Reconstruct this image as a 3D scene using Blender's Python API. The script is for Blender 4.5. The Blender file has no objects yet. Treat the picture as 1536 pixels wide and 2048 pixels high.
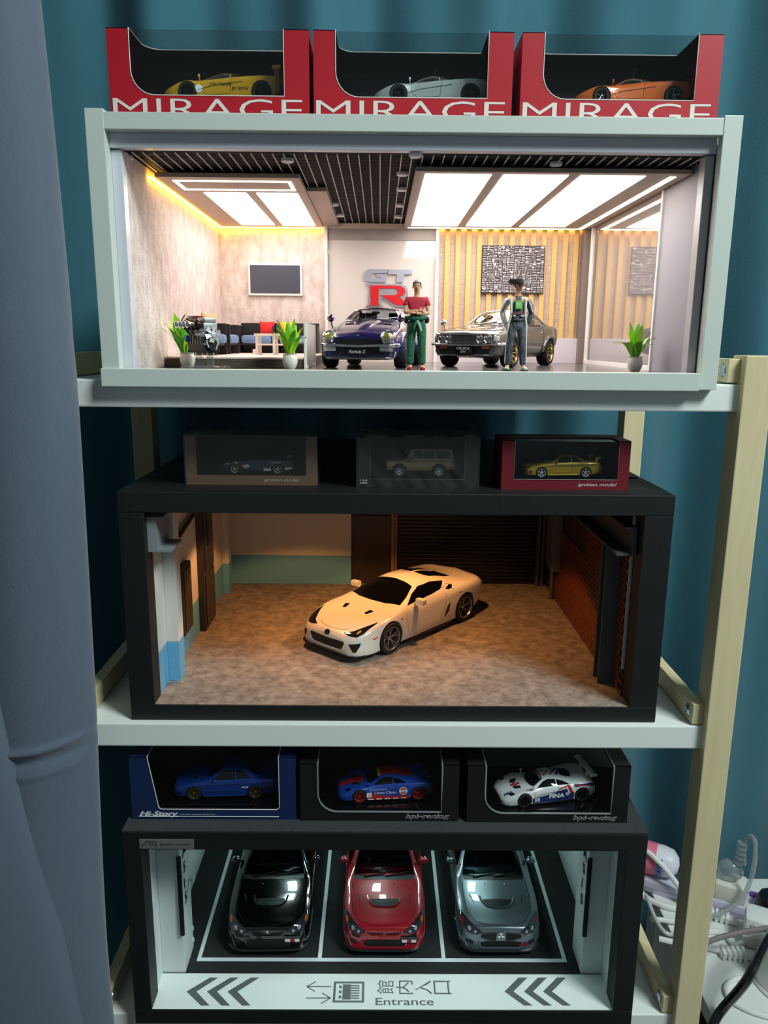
import bpy, bmesh, math, random
from mathutils import Vector, Matrix
from mathutils.bvhtree import BVHTree
from mathutils.geometry import delaunay_2d_cdt, tessellate_polygon

random.seed(7)
SC = bpy.context.scene
COL = SC.collection
PI = math.pi

# ------------------------------------------------------------------ camera
FPX = 1538.0
CAM = Vector((0.0, -0.6951, 0.0345))
PITCH, YAW, ROLL = 0.2175, 0.007, 0.0085
_fw = Vector((math.sin(YAW) * math.cos(PITCH), math.cos(YAW) * math.cos(PITCH), -math.sin(PITCH)))
_r = _fw.cross(Vector((0, 0, 1))).normalized()
_u = _r.cross(_fw)
CR = _r * math.cos(ROLL) + _u * math.sin(ROLL)
CU = -_r * math.sin(ROLL) + _u * math.cos(ROLL)
cd = bpy.data.cameras.new('camera')
cam = bpy.data.objects.new('camera', cd)
COL.objects.link(cam)
cam.matrix_world = Matrix((
    (CR.x, CU.x, -_fw.x, CAM.x), (CR.y, CU.y, -_fw.y, CAM.y), (CR.z, CU.z, -_fw.z, CAM.z), (0, 0, 0, 1)))
cd.sensor_fit = 'VERTICAL'
cd.sensor_height = 24.0
cd.lens = 24.0 * FPX / 2048.0
cd.clip_start = 0.02
SC.camera = cam


def at(px, py, ax, val):
    """pixel -> point on the plane x, y or z = val"""
    d = _fw + CR * ((px - 768) / FPX) - CU * ((py - 1024) / FPX)
    i = 'xyz'.index(ax)
    return CAM + d * ((val - CAM[i]) / d[i])


# ------------------------------------------------------------------ world, lights, exposure
SC.view_settings.view_transform = 'Standard'
SC.view_settings.look = 'None'
SC.view_settings.exposure = 0.0
SC.view_settings.gamma = 1.0
SC.view_settings.use_curve_mapping = False
W = bpy.data.worlds.new('room_air')
SC.world = W
W.use_nodes = True
W.node_tree.nodes['Background'].inputs[0].default_value = (0.62, 0.8, 0.86, 1)
W.node_tree.nodes['Background'].inputs[1].default_value = 0.16


def lamp(name, kind, loc, aim, energy, color, size=0.5, size_y=None, spread=None, spot=None, blend=0.3):
    l = bpy.data.lights.new(name, kind)
    l.energy = energy
    l.color = color
    if kind == 'AREA':
        l.size = size
        if size_y:
            l.shape = 'RECTANGLE'
            l.size_y = size_y
        if spread:
            l.spread = spread
    elif kind == 'SPOT':
        l.spot_size = spot
        l.spot_blend = blend
        l.shadow_soft_size = size
    else:
        l.shadow_soft_size = size
    o = bpy.data.objects.new(name, l)
    COL.objects.link(o)
    o.location = loc
    o.rotation_euler = (Vector(aim) - Vector(loc)).to_track_quat('-Z', 'Y').to_euler()
    return o


# the room's ceiling lamp, above and to the right behind the photographer
lamp('room_ceiling_light', 'AREA', (1.15, -1.0, 1.40), (0.05, 0.1, -0.25), 47, (0.86, 0.98, 0.96), 0.55)


# ------------------------------------------------------------------ materials
def lin(c):
    c = c / 255.0
    return c / 12.92 if c <= 0.04045 else ((c + 0.055) / 1.055) ** 2.4


def rgb(r, g, b):
    return (lin(r), lin(g), lin(b), 1.0)


MATS = {}


def mat(name, c, rough=0.5, metal=0.0, coat=0.0, spec=0.5, emit=None, alpha=None, var=None, bump=None, sheen=0.0, trans=0.0):
    """c: sRGB triple; var=(scale, second colour, contrast, stretch); bump=(scale, strength, stretch)"""
    if name in MATS:
        return MATS[name]
    m = bpy.data.materials.new(name)
    m.use_nodes = True
    nt = m.node_tree
    b = nt.nodes['Principled BSDF']
    b.inputs['Base Color'].default_value = rgb(*c)
    b.inputs['Roughness'].default_value = rough
    b.inputs['Metallic'].default_value = metal
    b.inputs['Coat Weight'].default_value = coat
    b.inputs['Coat Roughness'].default_value = 0.03
    b.inputs['Specular IOR Level'].default_value = spec
    b.inputs['Sheen Weight'].default_value = sheen
    b.inputs['Transmission Weight'].default_value = trans
    if emit:
        b.inputs['Emission Color'].default_value = rgb(*emit[0])
        b.inputs['Emission Strength'].default_value = emit[1]
    if alpha is not None:
        b.inputs['Alpha'].default_value = alpha

    def coords(stretch):
        tc = nt.nodes.new('ShaderNodeTexCoord')
        mp = nt.nodes.new('ShaderNodeMapping')
        mp.inputs['Scale'].default_value = stretch
        nt.links.new(tc.outputs['Object'], mp.inputs['Vector'])
        return mp
    if var:
        mp = coords(var[3] if len(var) > 3 else (1, 1, 1))
        n = nt.nodes.new('ShaderNodeTexNoise')
        n.inputs['Scale'].default_value = var[0]
        n.inputs['Detail'].default_value = 6
        n.inputs['Roughness'].default_value = 0.65
        nt.links.new(mp.outputs[0], n.inputs['Vector'])
        r = nt.nodes.new('ShaderNodeValToRGB')
        k = var[2]
        r.color_ramp.elements[0].position = 0.5 - k
        r.color_ramp.elements[1].position = 0.5 + k
        r.color_ramp.elements[0].color = rgb(*c)
        r.color_ramp.elements[1].color = rgb(*var[1])
        nt.links.new(n.outputs['Fac'], r.inputs[0])
        nt.links.new(r.outputs[0], b.inputs['Base Color'])
    if bump:
        mp = coords(bump[2] if len(bump) > 2 else (1, 1, 1))
        n = nt.nodes.new('ShaderNodeTexNoise')
        n.inputs['Scale'].default_value = bump[0]
        n.inputs['Detail'].default_value = 4
        nt.links.new(mp.outputs[0], n.inputs['Vector'])
        bp = nt.nodes.new('ShaderNodeBump')
        bp.inputs['Strength'].default_value = bump[1]
        bp.inputs['Distance'].default_value = 0.002
        nt.links.new(n.outputs['Fac'], bp.inputs['Height'])
        nt.links.new(bp.outputs[0], b.inputs['Normal'])
    MATS[name] = m
    return m


def film(name, tint, gloss, rough=0.02, ior=1.45, haze=0.0, haze_col=(200, 205, 205)):
    """thin clear sheet: see-through with a mirror sheen, optionally a little milky"""
    if name in MATS:
        return MATS[name]
    m = bpy.data.materials.new(name)
    m.use_nodes = True
    nt = m.node_tree
    nt.nodes.clear()
    out = nt.nodes.new('ShaderNodeOutputMaterial')
    t = nt.nodes.new('ShaderNodeBsdfTransparent')
    t.inputs[0].default_value = rgb(*tint)
    g = nt.nodes.new('ShaderNodeBsdfGlossy')
    g.inputs['Roughness'].default_value = rough
    f = nt.nodes.new('ShaderNodeFresnel')
    f.inputs['IOR'].default_value = ior
    # the sheet is thin: the same sheen from both of its sides
    geo = nt.nodes.new('ShaderNodeNewGeometry')
    mr = nt.nodes.new('ShaderNodeMapRange')
    mr.inputs['To Min'].default_value = ior
    mr.inputs['To Max'].default_value = 1.0 / ior
    nt.links.new(geo.outputs['Backfacing'], mr.inputs['Value'])
    nt.links.new(mr.outputs[0], f.inputs['IOR'])
    mul = nt.nodes.new('ShaderNodeMath')
    mul.operation = 'MULTIPLY'
    mul.inputs[1].default_value = gloss
    nt.links.new(f.outputs[0], mul.inputs[0])
    mx = nt.nodes.new('ShaderNodeMixShader')
    nt.links.new(mul.outputs[0], mx.inputs[0])
    nt.links.new(t.outputs[0], mx.inputs[1])
    nt.links.new(g.outputs[0], mx.inputs[2])
    last = mx
    if haze:
        d = nt.nodes.new('ShaderNodeBsdfDiffuse')
        d.inputs[0].default_value = rgb(*haze_col)
        mh = nt.nodes.new('ShaderNodeMixShader')
        mh.inputs[0].default_value = haze
        nt.links.new(mx.outputs[0], mh.inputs[1])
        nt.links.new(d.outputs[0], mh.inputs[2])
        last = mh
    nt.links.new(last.outputs[0], out.inputs[0])
    MATS[name] = m
    return m


# ------------------------------------------------------------------ mesh helpers
class MB:
    def __init__(s):
        s.v = []
        s.f = []

    def add(s, v, f):
        k = len(s.v)
        s.v += [tuple(p) for p in v]
        s.f += [tuple(i + k for i in q) for q in f]
        return s

    def box(s, x0, x1, y0, y1, z0, z1):
        v = [(x, y, z) for z in (z0, z1) for y in (y0, y1) for x in (x0, x1)]
        return s.add(v, [(0, 2, 3, 1), (4, 5, 7, 6), (0, 1, 5, 4), (2, 6, 7, 3), (0, 4, 6, 2), (1, 3, 7, 5)])

    def bbox(s, x0, x1, y0, y1, z0, z1, b=0.001):
        """box with chamfered edges"""
        bm = bmesh.new()
        bmesh.ops.create_cube(bm, size=1)
        for p in bm.verts:
            p.co = Vector(((x0 + x1) / 2 + p.co.x * (x1 - x0), (y0 + y1) / 2 + p.co.y * (y1 - y0), (z0 + z1) / 2 + p.co.z * (z1 - z0)))
        bmesh.ops.bevel(bm, geom=bm.edges[:], offset=b, segments=2, affect='EDGES', profile=0.6)
        s.addbm(bm)
        return s

    def addbm(s, bm):
        bm.verts.index_update()
        s.add([p.co[:] for p in bm.verts], [[p.index for p in f.verts] for f in bm.faces])
        bm.free()
        return s

    def prism(s, poly, fn, a, b):
        """extrude a 2D polygon; fn(u, v, t) -> 3D point, t from a to b"""
        n = len(poly)
        v = [fn(u, w, a) for u, w in poly] + [fn(u, w, b) for u, w in poly]
        tri = tessellate_polygon([[Vector((u, w, 0)) for u, w in poly]])
        f = [tuple(q)[::-1] for q in tri] + [tuple(i + n for i in q) for q in tri] + [(i, (i + 1) % n, (i + 1) % n + n, i + n) for i in range(n)]
        return s.add(v, f)

    def tube(s, path, r, n=8, caps=True, flat=None):
        """sweep a circle (or ellipse, flat=(a, b)) along a path; r may be a list"""
        P = [Vector(p) for p in path]
        m = len(P)
        v = []
        up = Vector((0, 0, 1))
        prev = None
        for i, p in enumerate(P):
            d = (P[min(i + 1, m - 1)] - P[max(i - 1, 0)])
            d = d.normalized() if d.length > 1e-9 else Vector((0, 0, 1))
            if prev is None:
                a = d.cross(up)
                if a.length < 1e-3:
                    a = d.cross(Vector((1, 0, 0)))
            else:
                a = prev - d * prev.dot(d)
            a.normalize()
            prev = a
            b = d.cross(a)
            rr = r[i] if isinstance(r, (list, tuple)) else r
            fa, fb = flat if flat else (1, 1)
            for k in range(n):
                t = 2 * PI * k / n
                v.append(p + a * (rr * fa * math.cos(t)) + b * (rr * fb * math.sin(t)))
        f = [(i * n + k, i * n + (k + 1) % n, (i + 1) * n + (k + 1) % n, (i + 1) * n + k) for i in range(m - 1) for k in range(n)]
        if caps:
            f += [tuple(range(n))[::-1], tuple(range((m - 1) * n, m * n))]
        return s.add(v, f)

    def lathe(s, prof, c=(0, 0, 0), axis='z', n=24, sy=1.0):
        v = []
        for r, h in prof:
            for k in range(n):
                t = 2 * PI * k / n
                a, b = r * math.cos(t), r * math.sin(t) * sy
                q = {'z': (a, b, h), 'x': (h, a, b), 'y': (b, h, a)}[axis]
                v.append((q[0] + c[0], q[1] + c[1], q[2] + c[2]))
        m = len(prof)
        f = [(i * n + k, i * n + (k + 1) % n, (i + 1) * n + (k + 1) % n, (i + 1) * n + k) for i in range(m - 1) for k in range(n)]
        if tuple(prof[0]) == tuple(prof[-1]):
            return s.add(v, f)
        if prof[0][0] > 1e-7:
            f.append(tuple(range(n))[::-1])
        if prof[-1][0] > 1e-7:
            f.append(tuple(range((m - 1) * n, m * n)))
        return s.add(v, f)

    def ell(s, c, r, n=12, m=8, rot=None):
        v = []
        for i in range(m + 1):
            p = PI * i / m
            for k in range(n):
                t = 2 * PI * k / n
                q = Vector((r[0] * math.sin(p) * math.cos(t), r[1] * math.sin(p) * math.sin(t), r[2] * math.cos(p)))
                if rot:
                    q = rot @ q
                v.append(q + Vector(c))
        f = [(i * n + k, i * n + (k + 1) % n, (i + 1) * n + (k + 1) % n, (i + 1) * n + k) for i in range(m) for k in range(n)]
        return s.add(v, f)

    def xf(s, M):
        s.v = [tuple(M @ Vector(p)) for p in s.v]
        return s

    def obj(s, name, m, parent=None, smooth=False, weld=False, recalc=True):
        me = bpy.data.meshes.new(name)
        me.from_pydata(s.v, [], s.f)
        if weld or recalc:
            bm = bmesh.new()
            bm.from_mesh(me)
            if weld:
                bmesh.ops.remove_doubles(bm, verts=bm.verts, dist=1e-6)
            bmesh.ops.recalc_face_normals(bm, faces=bm.faces)
            bm.to_mesh(me)
            bm.free()
        return link(name, me, m, parent, smooth)


def link(name, me, m, parent=None, smooth=False, angle=35):
    if m is not None:
        me.materials.clear()
        me.materials.append(m)
    if smooth:
        me.polygons.foreach_set('use_smooth', [True] * len(me.polygons))
        me.set_sharp_from_angle(angle=math.radians(angle))
    o = bpy.data.objects.new(name, me)
    COL.objects.link(o)
    if parent is not None:
        o.parent = parent
    return o


def thing(name, label, cat, loc=(0, 0, 0), rz=0.0, group=None):
    o = bpy.data.objects.new(name, None)
    COL.objects.link(o)
    o.location = loc
    o.rotation_euler = (0, 0, rz)
    o.empty_display_size = 0.02
    return tag(o, label, cat, group)


def tag(o, label, cat, group=None):
    o['label'] = label
    o['category'] = cat
    if group:
        o['group'] = group
    return o


def struct(o, label, cat):
    o['kind'] = 'structure'
    return tag(o, label, cat)


def copy_tree(o, parent=None):
    c = o.copy()
    COL.objects.link(c)
    c.parent = parent
    for ch in list(o.children):
        copy_tree(ch, c)
    return c


def grid_fn(fn, nu, nv):
    """quad grid from fn(u, v) with u, v in 0..1"""
    v = [fn(i / nu, j / nv) for j in range(nv + 1) for i in range(nu + 1)]
    f = [(j * (nu + 1) + i, j * (nu + 1) + i + 1, (j + 1) * (nu + 1) + i + 1, (j + 1) * (nu + 1) + i) for j in range(nv) for i in range(nu)]
    return v, f


def rrect(x0, x1, y0, y1, r, n=5):
    pts = []
    for cx, cy, a in ((x1 - r, y1 - r, 0), (x0 + r, y1 - r, 90), (x0 + r, y0 + r, 180), (x1 - r, y0 + r, 270)):
        for k in range(n + 1):
            t = math.radians(a + 90 * k / n)
            pts.append((cx + r * math.cos(t), cy + r * math.sin(t)))
    return pts


def circle(cx, cy, r, n=20, ry=None):
    return [(cx + r * math.cos(2 * PI * k / n), cy + (ry or r) * math.sin(2 * PI * k / n)) for k in range(n)]


_tc = {}


def text_mesh(s, size=1.0, sx=1.0, shear=0.0, bold=0.0, spacing=1.0, align='LEFT', res=3):
    """2D vertices and faces of a line of lettering, baseline at 0, size = cap height"""
    key = (s, sx, shear, bold, spacing, align, res)
    if key not in _tc:
        cu = bpy.data.curves.new('lettering', 'FONT')
        cu.body = s
        cu.size = 1.0
        cu.shear = shear
        cu.offset = bold
        cu.space_character = spacing
        cu.align_x = align
        cu.resolution_u = res
        o = bpy.data.objects.new('lettering', cu)
        COL.objects.link(o)
        dg = bpy.context.evaluated_depsgraph_get()
        me = bpy.data.meshes.new_from_object(o.evaluated_get(dg))
        v = [(p.co.x * sx, p.co.y) for p in me.vertices]
        f = [tuple(q.vertices) for q in me.polygons]
        bpy.data.objects.remove(o)
        bpy.data.curves.remove(cu)
        bpy.data.meshes.remove(me)
        _tc[key] = (v, f)
    v, f = _tc[key]
    k = size / 0.73
    return [(a * k, b * k) for a, b in v], f


def lettering(name, s, fn, size, m, parent, align='LEFT', **kw):
    """flat lettering; fn(u, v) -> 3D"""
    v, f = text_mesh(s, size, align=align, **kw)
    mb = MB()
    mb.add([fn(a, b) for a, b in v], f)
    return mb.obj(name, m, parent, recalc=False)


def text_width(s, size, **kw):
    v, f = text_mesh(s, size, **kw)
    return max(a for a, b in v) if v else 0


def fit_text(name, s, fn, x0, x1, size, m, parent, **kw):
    """lettering stretched sideways to fill x0..x1"""
    v, f = text_mesh(s, size, **kw)
    a0 = min(a for a, b in v)
    a1 = max(a for a, b in v)
    k = (x1 - x0) / (a1 - a0)
    mb = MB()
    mb.add([fn(x0 + (a - a0) * k, b) for a, b in v], f)
    return mb.obj(name, m, parent, recalc=False)
# ------------------------------------------------------------------ model cars
PAINT = {}


def pchip(knots):
    xs = [k[0] for k in knots]
    ys = [k[1] for k in knots]
    n = len(xs)
    h = [xs[i + 1] - xs[i] for i in range(n - 1)]
    d = [(ys[i + 1] - ys[i]) / h[i] for i in range(n - 1)]
    m = [0.0] * n
    m[0], m[-1] = d[0], d[-1]
    for i in range(1, n - 1):
        if d[i - 1] * d[i] > 0:
            w1 = 2 * h[i] + h[i - 1]
            w2 = h[i] + 2 * h[i - 1]
            m[i] = (w1 + w2) / (w1 / d[i - 1] + w2 / d[i])

    def f(x):
        if x <= xs[0]:
            return ys[0]
        if x >= xs[-1]:
            return ys[-1]
        i = max(k for k in range(n - 1) if xs[k] <= x)
        t = (x - xs[i]) / h[i]
        return (ys[i] * (1 + 2 * t) * (1 - t) ** 2 + m[i] * h[i] * t * (1 - t) ** 2 + ys[i + 1] * t * t * (3 - 2 * t) + m[i + 1] * h[i] * t * t * (t - 1))
    return f


def section(P, rad):
    """open polyline P with its inner corners rounded; fixed vertex count"""
    out = [P[0]]
    for i in range(1, len(P) - 1):
        p, a, b = Vector(P[i]), Vector(P[i - 1]), Vector(P[i + 1])
        r = rad[i - 1]
        q0, q1 = p + (a - p) * r, p + (b - p) * r
        for k in range(5):
            t = k / 4
            q = q0 * (1 - t) ** 2 + p * 2 * t * (1 - t) + q1 * t * t
            out.append((q.x, q.y))
        if i in (3, 4):
            for t in (0.33, 0.66):
                s0, s1 = q1, b + (p - b) * (rad[i] if i < len(rad) else 0.0)
                q = s0 * (1 - t) + s1 * t
                out.append((q.x, q.y))
    out.append(P[-1])
    return out


class Car:
    """a scale model car: lengths in the real car's metres, x runs from the nose to the tail"""

    def __init__(s, name, label, spec, scale, loc, rz, paint, group=None, cat='model car'):
        s.sp, s.k, s.L = spec, 1.0 / scale, spec['L']
        s.root = thing(name, label, cat, loc, rz, group)
        s.paint = paint
        s.build()

    def P(s, x, y, z):
        w = s.sp.get('warp')
        if w:
            x = x * w[1] / w[0] if x < w[0] else w[1] + (x - w[0]) * (s.L - w[1]) / (s.L - w[0])
        return Vector((y * s.k, (x - s.L / 2) * s.k, z * s.k))

    def build(s):
        sp = s.sp
        L = s.L
        fn = {}
        for key in ('zt', 'wr', 'zr', 'ws', 'zs', 'wm', 'zm', 'wb', 'zb'):
            fn[key] = pchip(sp[key])
        s.fn = fn
        xs = set()
        N = sp.get('N', 56)
        for i in range(N + 1):
            xs.add(round(L * i / N, 4))
        for e in (0.01, 0.03, 0.06, 0.1, 0.15):
            xs.add(e)
            xs.add(round(L - e, 4))
        for key in fn:
            for kx in sp[key]:
                xs.add(round(kx[0], 4))
        xs = sorted(x for x in xs if 0 <= x <= L)
        xs = [x for i, x in enumerate(xs) if i == 0 or x - xs[i - 1] > 0.006]
        rad = sp.get('rad', (0.25, 0.45, 0.3, 0.3))
        verts, faces = [], []
        n = None
        for x in xs:
            P = [(0, fn['zb'](x)), (fn['wb'](x), fn['zb'](x)), (fn['wm'](x), fn['zm'](x)), (fn['ws'](x), fn['zs'](x)),
                 (fn['wr'](x), fn['zr'](x)), (0, fn['zt'](x))]
            S = section(P, rad)
            ring = [(x, a, b) for a, b in S] + [(x, -a, b) for a, b in S[-2:0:-1]]
            n = len(ring)
            verts += ring
        for i in range(len(xs) - 1):
            for k in range(n):
                faces.append((i * n + k, i * n + (k + 1) % n, (i + 1) * n + (k + 1) % n, (i + 1) * n + k))
        faces.append(tuple(range(n))[::-1])
        faces.append(tuple(range((len(xs) - 1) * n, len(xs) * n)))
        s.bvh = BVHTree.FromPolygons([Vector(v) for v in verts], faces)
        me = bpy.data.meshes.new('body')
        me.from_pydata([s.P(*v) for v in verts], [], faces)
        bm = bmesh.new()
        bm.from_mesh(me)
        bmesh.ops.recalc_face_normals(bm, faces=bm.faces)
        bm.to_mesh(me)
        bm.free()
        # cutters: wheel wells and, if wanted, the open cabin
        cuts = []
        for ax, R in ((sp['fa'], sp['Rf']), (sp['ra'], sp['Rr'])):
            ra = R + sp.get('gap', 0.045)
            for sgn in (-1, 1):
                w = sp['W'] / 2
                mb = MB()
                ring = [(ax + ra * math.cos(2 * PI * k / 28), sp['wz'] + ra * math.sin(2 * PI * k / 28)) for k in range(28)]
                mb.prism(ring, lambda u, v, t: s.P(u, t, v), sgn * (w - 0.34), sgn * (w + 0.2))
                cuts.append(mb)
        for poly in sp.get('cut_front', []):
            mb = MB()
            mb.prism(poly[0], lambda u, v, t: s.P(t, u, v), poly[1], poly[2])
            cuts.append(mb)
        for poly in sp.get('cut_side', []):
            mb = MB()
            mb.prism(poly, lambda u, v, t: s.P(u, t, v), -1.2, 1.2)
            cuts.append(mb)
        for b in sp.get('cut_box', []):
            mb = MB()
            mb.prism([(b[0], b[4]), (b[1], b[4]), (b[1], b[5]), (b[0], b[5])], lambda u, v, t: s.P(u, t, v), b[2], b[3])
            cuts.append(mb)
        body = bpy.data.objects.new('body', me)
        COL.objects.link(body)
        tmp = []
        for c in cuts:
            o = c.obj('cutter', None)
            tmp.append(o)
            md = body.modifiers.new('b', 'BOOLEAN')
            md.operation = 'DIFFERENCE'
            md.solver = 'EXACT'
            md.object = o
        bpy.context.view_layer.update()
        dg = bpy.context.evaluated_depsgraph_get()
        me2 = bpy.data.meshes.new_from_object(body.evaluated_get(dg))
        bpy.data.objects.remove(body)
        for o in tmp:
            bpy.data.objects.remove(o)
        me2.name = 'body'
        s.body = link('body', me2, s.paint, s.root, True, sp.get('sharp', 32))
        for w in sp.get('wheels', [True])[:1]:
            s.wheels()

    # ---- wheels
    def wheels(s):
        sp = s.sp
        proto = {}
        for ax, R, tw in ((sp['fa'], sp['Rf'], sp.get('twf', 0.21)), (sp['ra'], sp['Rr'], sp.get('twr', 0.22))):
            for sgn in (-1, 1):
                key = (R, tw)
                if key not in proto:
                    proto[key] = s.wheel_mesh(R, tw)
                t, r, d = proto[key]
                lat = sp['W'] / 2 - sp.get('inset', 0.03)
                o = link('wheel', t, TYRE, s.root)
                o.location = s.P(ax, sgn * (lat - tw / 2), R)
                o.rotation_euler = (0, 0, 0 if sgn > 0 else PI)
                link('rim', r, sp['rim_mat'], o)
                link('brake_disc', d, DARKMETAL, o)

    def wheel_mesh(s, R, tw):
        k = s.k
        sp = s.sp
        rr = sp.get('rimr', 0.68) * R
        w = tw / 2
        mb = MB()
        prof = [(rr, -w * 0.9), (R * 0.93, -w), (R * 0.985, -w * 0.8), (R, -w * 0.5), (R, w * 0.5), (R * 0.985, w * 0.8), (R * 0.93, w), (rr, w * 0.9), (rr * 0.99, w * 0.7), (rr * 0.97, -w * 0.7), (rr, -w * 0.9)]
        mb.lathe([(a * k, b * k) for a, b in prof], axis='x', n=32)
        t = mb.obj('t', TYRE, None, True)
        # rim: lip, barrel, spokes, hub; outer face at +x
        mb = MB()
        lip = [(rr, w * 0.86), (rr * 1.005, w * 0.98), (rr * 0.95, w * 0.98), (rr * 0.9, w * 0.7), (rr * 0.88, -w * 0.6), (rr * 0.93, -w * 0.6), (rr, w * 0.86)]
        mb.lathe([(a * k, b * k) for a, b in lip], axis='x', n=32)
        ns = sp.get('spokes', 5)
        dish = sp.get('dish', 0.15)
        wid = sp.get('spw', 0.2)
        for i in range(ns):
            for off in sp.get('split', (0,)):
                th = 2 * PI * (i + 0.25) / ns + off
                c, sn = math.cos(th), math.sin(th)
                c0, s0 = math.cos(th - off * 0.8), math.sin(th - off * 0.8)
                r0, r1 = 0.1 * rr, 0.93 * rr
                x0, x1 = w * (0.8 - dish), w * 0.8
                wa, wc = wid * rr * 0.6, wid * rr * 0.45
                pts = []
                for (r_, xx, ww, cc, ss) in ((r0, x0, wa, c0, s0), (r1, x1, wc, c, sn)):
                    for dx in (0, -0.03):
                        for e in (-1, 1):
                            pts.append(((xx + dx) * k, (r_ * cc - e * ww / 2 * ss) * k, (r_ * ss + e * ww / 2 * cc) * k))
                mb.add(pts, [(0, 1, 5, 4), (2, 6, 7, 3), (0, 4, 6, 2), (1, 3, 7, 5), (0, 2, 3, 1), (4, 5, 7, 6)])
        mb.lathe([(0.0, w * (0.86 - dish) * k), (0.1 * rr * k, w * (0.86 - dish) * k), (0.2 * rr * k, w * (0.78 - dish) * k), (0.22 * rr * k, w * (0.5 - dish) * k), (0, w * 0.2 * k)], axis='x', n=14)
        r = mb.obj('r', None, None, True)
        mb = MB()
        mb.lathe([(0.0, 0.2 * w * k), (0.8 * rr * k, 0.2 * w * k), (0.86 * rr * k, 0.1 * w * k), (0.86 * rr * k, -0.5 * w * k), (0, -0.5 * w * k)], axis='x', n=24)
        d = mb.obj('d', None, None, True)
        out = (t.data, r.data, d.data)
        for o in (t, r, d):
            bpy.data.objects.remove(o)
        return out

    # ---- things projected on the body
    def hit(s, view, a, b):
        o, d = {'front': ((-3, a, b), (1, 0, 0)), 'rear': ((s.L + 3, a, b), (-1, 0, 0)), 'left': ((a, -4, b), (0, 1, 0)),
                'right': ((a, 4, b), (0, -1, 0)), 'top': ((a, b, 5), (0, 0, -1))}[view]
        p, nn, i, dist = s.bvh.ray_cast(Vector(o), Vector(d))
        if p is None:
            return None, None
        if nn.dot(Vector(d)) > 0:
            nn = -nn
        return p, nn

    def decal(s, name, view, poly, m, off=0.004, parent=None, step=0.06, mirror=False, thick=0.0):
        objs = []
        for sg in ((1, -1) if mirror else (1,)):
            v = view
            pl = poly
            if mirror and sg < 0:
                if view in ('front', 'rear'):
                    pl = [(-a, b) for a, b in poly]
                elif view == 'top':
                    pl = [(a, -b) for a, b in poly]
                else:
                    v = 'left' if view == 'right' else 'right'
            # densify outline
            ring = []
            for i in range(len(pl)):
                p, q = Vector(pl[i]), Vector(pl[(i + 1) % len(pl)])
                c = max(1, int((q - p).length / step))
                ring += [p + (q - p) * (j / c) for j in range(c)]
            pts = list(ring)
            x0, x1 = min(p.x for p in ring), max(p.x for p in ring)
            y0, y1 = min(p.y for p in ring), max(p.y for p in ring)
            nx, ny = int((x1 - x0) / step), int((y1 - y0) / step)
            for i in range(1, nx + 1):
                for j in range(1, ny + 1):
                    q = Vector((x0 + (x1 - x0) * i / (nx + 1), y0 + (y1 - y0) * j / (ny + 1)))
                    if min((q - r).length for r in ring) > step * 0.45:
                        pts.append(q)
            ed = [(i, (i + 1) % len(ring)) for i in range(len(ring))]
            vo, eo, fo, _, _, _ = delaunay_2d_cdt([Vector(p) for p in pts], ed, [], 1, 1e-5)
            o = s.project(name, v, [(p.x, p.y) for p in vo], fo, m, off, parent, thick)
            if o:
                objs.append(o)
        return objs if mirror else (objs[0] if objs else None)

    def project(s, name, view, pts, faces, m, off, parent=None, thick=0.0):
        P, idx = [], {}
        for i, (a, b) in enumerate(pts):
            p, nn = s.hit(view, a, b)
            if p is not None:
                idx[i] = len(P)
                q = p + nn * off
                P.append(s.P(q.x, q.y, q.z))
        F = [tuple(idx[i] for i in f) for f in faces if all(i in idx for i in f)]
        # drop faces torn across a silhouette
        lim = 0.45 * s.k
        F = [f for f in F if max((P[f[i]] - P[f[i - 1]]).length for i in range(len(f))) < lim]
        if not F:
            return None
        me = bpy.data.meshes.new(name)
        me.from_pydata(P, [], F)
        bm = bmesh.new()
        bm.from_mesh(me)
        bmesh.ops.recalc_face_normals(bm, faces=bm.faces)
        bm.to_mesh(me)
        bm.free()
        return link(name, me, m, parent or s.root, True, 60)

    def text(s, name, view, txt, a0, b0, size, m, off=0.006, width=None, flip=False, parent=None, up=1, **kw):
        v, f = text_mesh(txt, size, **kw)
        w = max(a for a, b in v)
        kx = (width / w) if width else 1.0
        sg = -1 if flip else 1
        return s.project(name, view, [(a0 + sg * a * kx, b0 + up * b) for a, b in v], f, m, off, parent)

    def strip(s, name, view, path, r, m, off=0.0, n=6, parent=None, mirror=False, flat=None, step=0.08):
        out = []
        for sg in ((1, -1) if mirror else (1,)):
            v = view
            if sg < 0 and view in ('left', 'right'):
                v = 'left' if view == 'right' else 'right'
            P = []
            for i in range(len(path) - 1):
                a, b = Vector(path[i]), Vector(path[i + 1])
                c = max(1, int((b - a).length / step))
                for j in range(c + (1 if i == len(path) - 2 else 0)):
                    q = a + (b - a) * (j / c)
                    if sg < 0 and view in ('front', 'rear'):
                        q = Vector((-q.x, q.y))
                    elif sg < 0 and view == 'top':
                        q = Vector((q.x, -q.y))
                    p, nn = s.hit(v, q.x, q.y)
                    if p is not None:
                        p = p + nn * off
                        P.append(s.P(p.x, p.y, p.z))
            if len(P) > 1:
                mb = MB()
                mb.tube(P, r * s.k, n, flat=flat)
                out.append(mb.obj(name, m, parent or s.root, True))
        return out

    def boxr(s, name, x0, x1, y0, y1, z0, z1, m, b=0.01, parent=None):
        mb = MB()
        p, q = s.P(x0, y0, z0), s.P(x1, y1, z1)
        mb.bbox(min(p.x, q.x), max(p.x, q.x), min(p.y, q.y), max(p.y, q.y), min(p.z, q.z), max(p.z, q.z), b * s.k)
        return mb.obj(name, m, parent or s.root, True)

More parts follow.
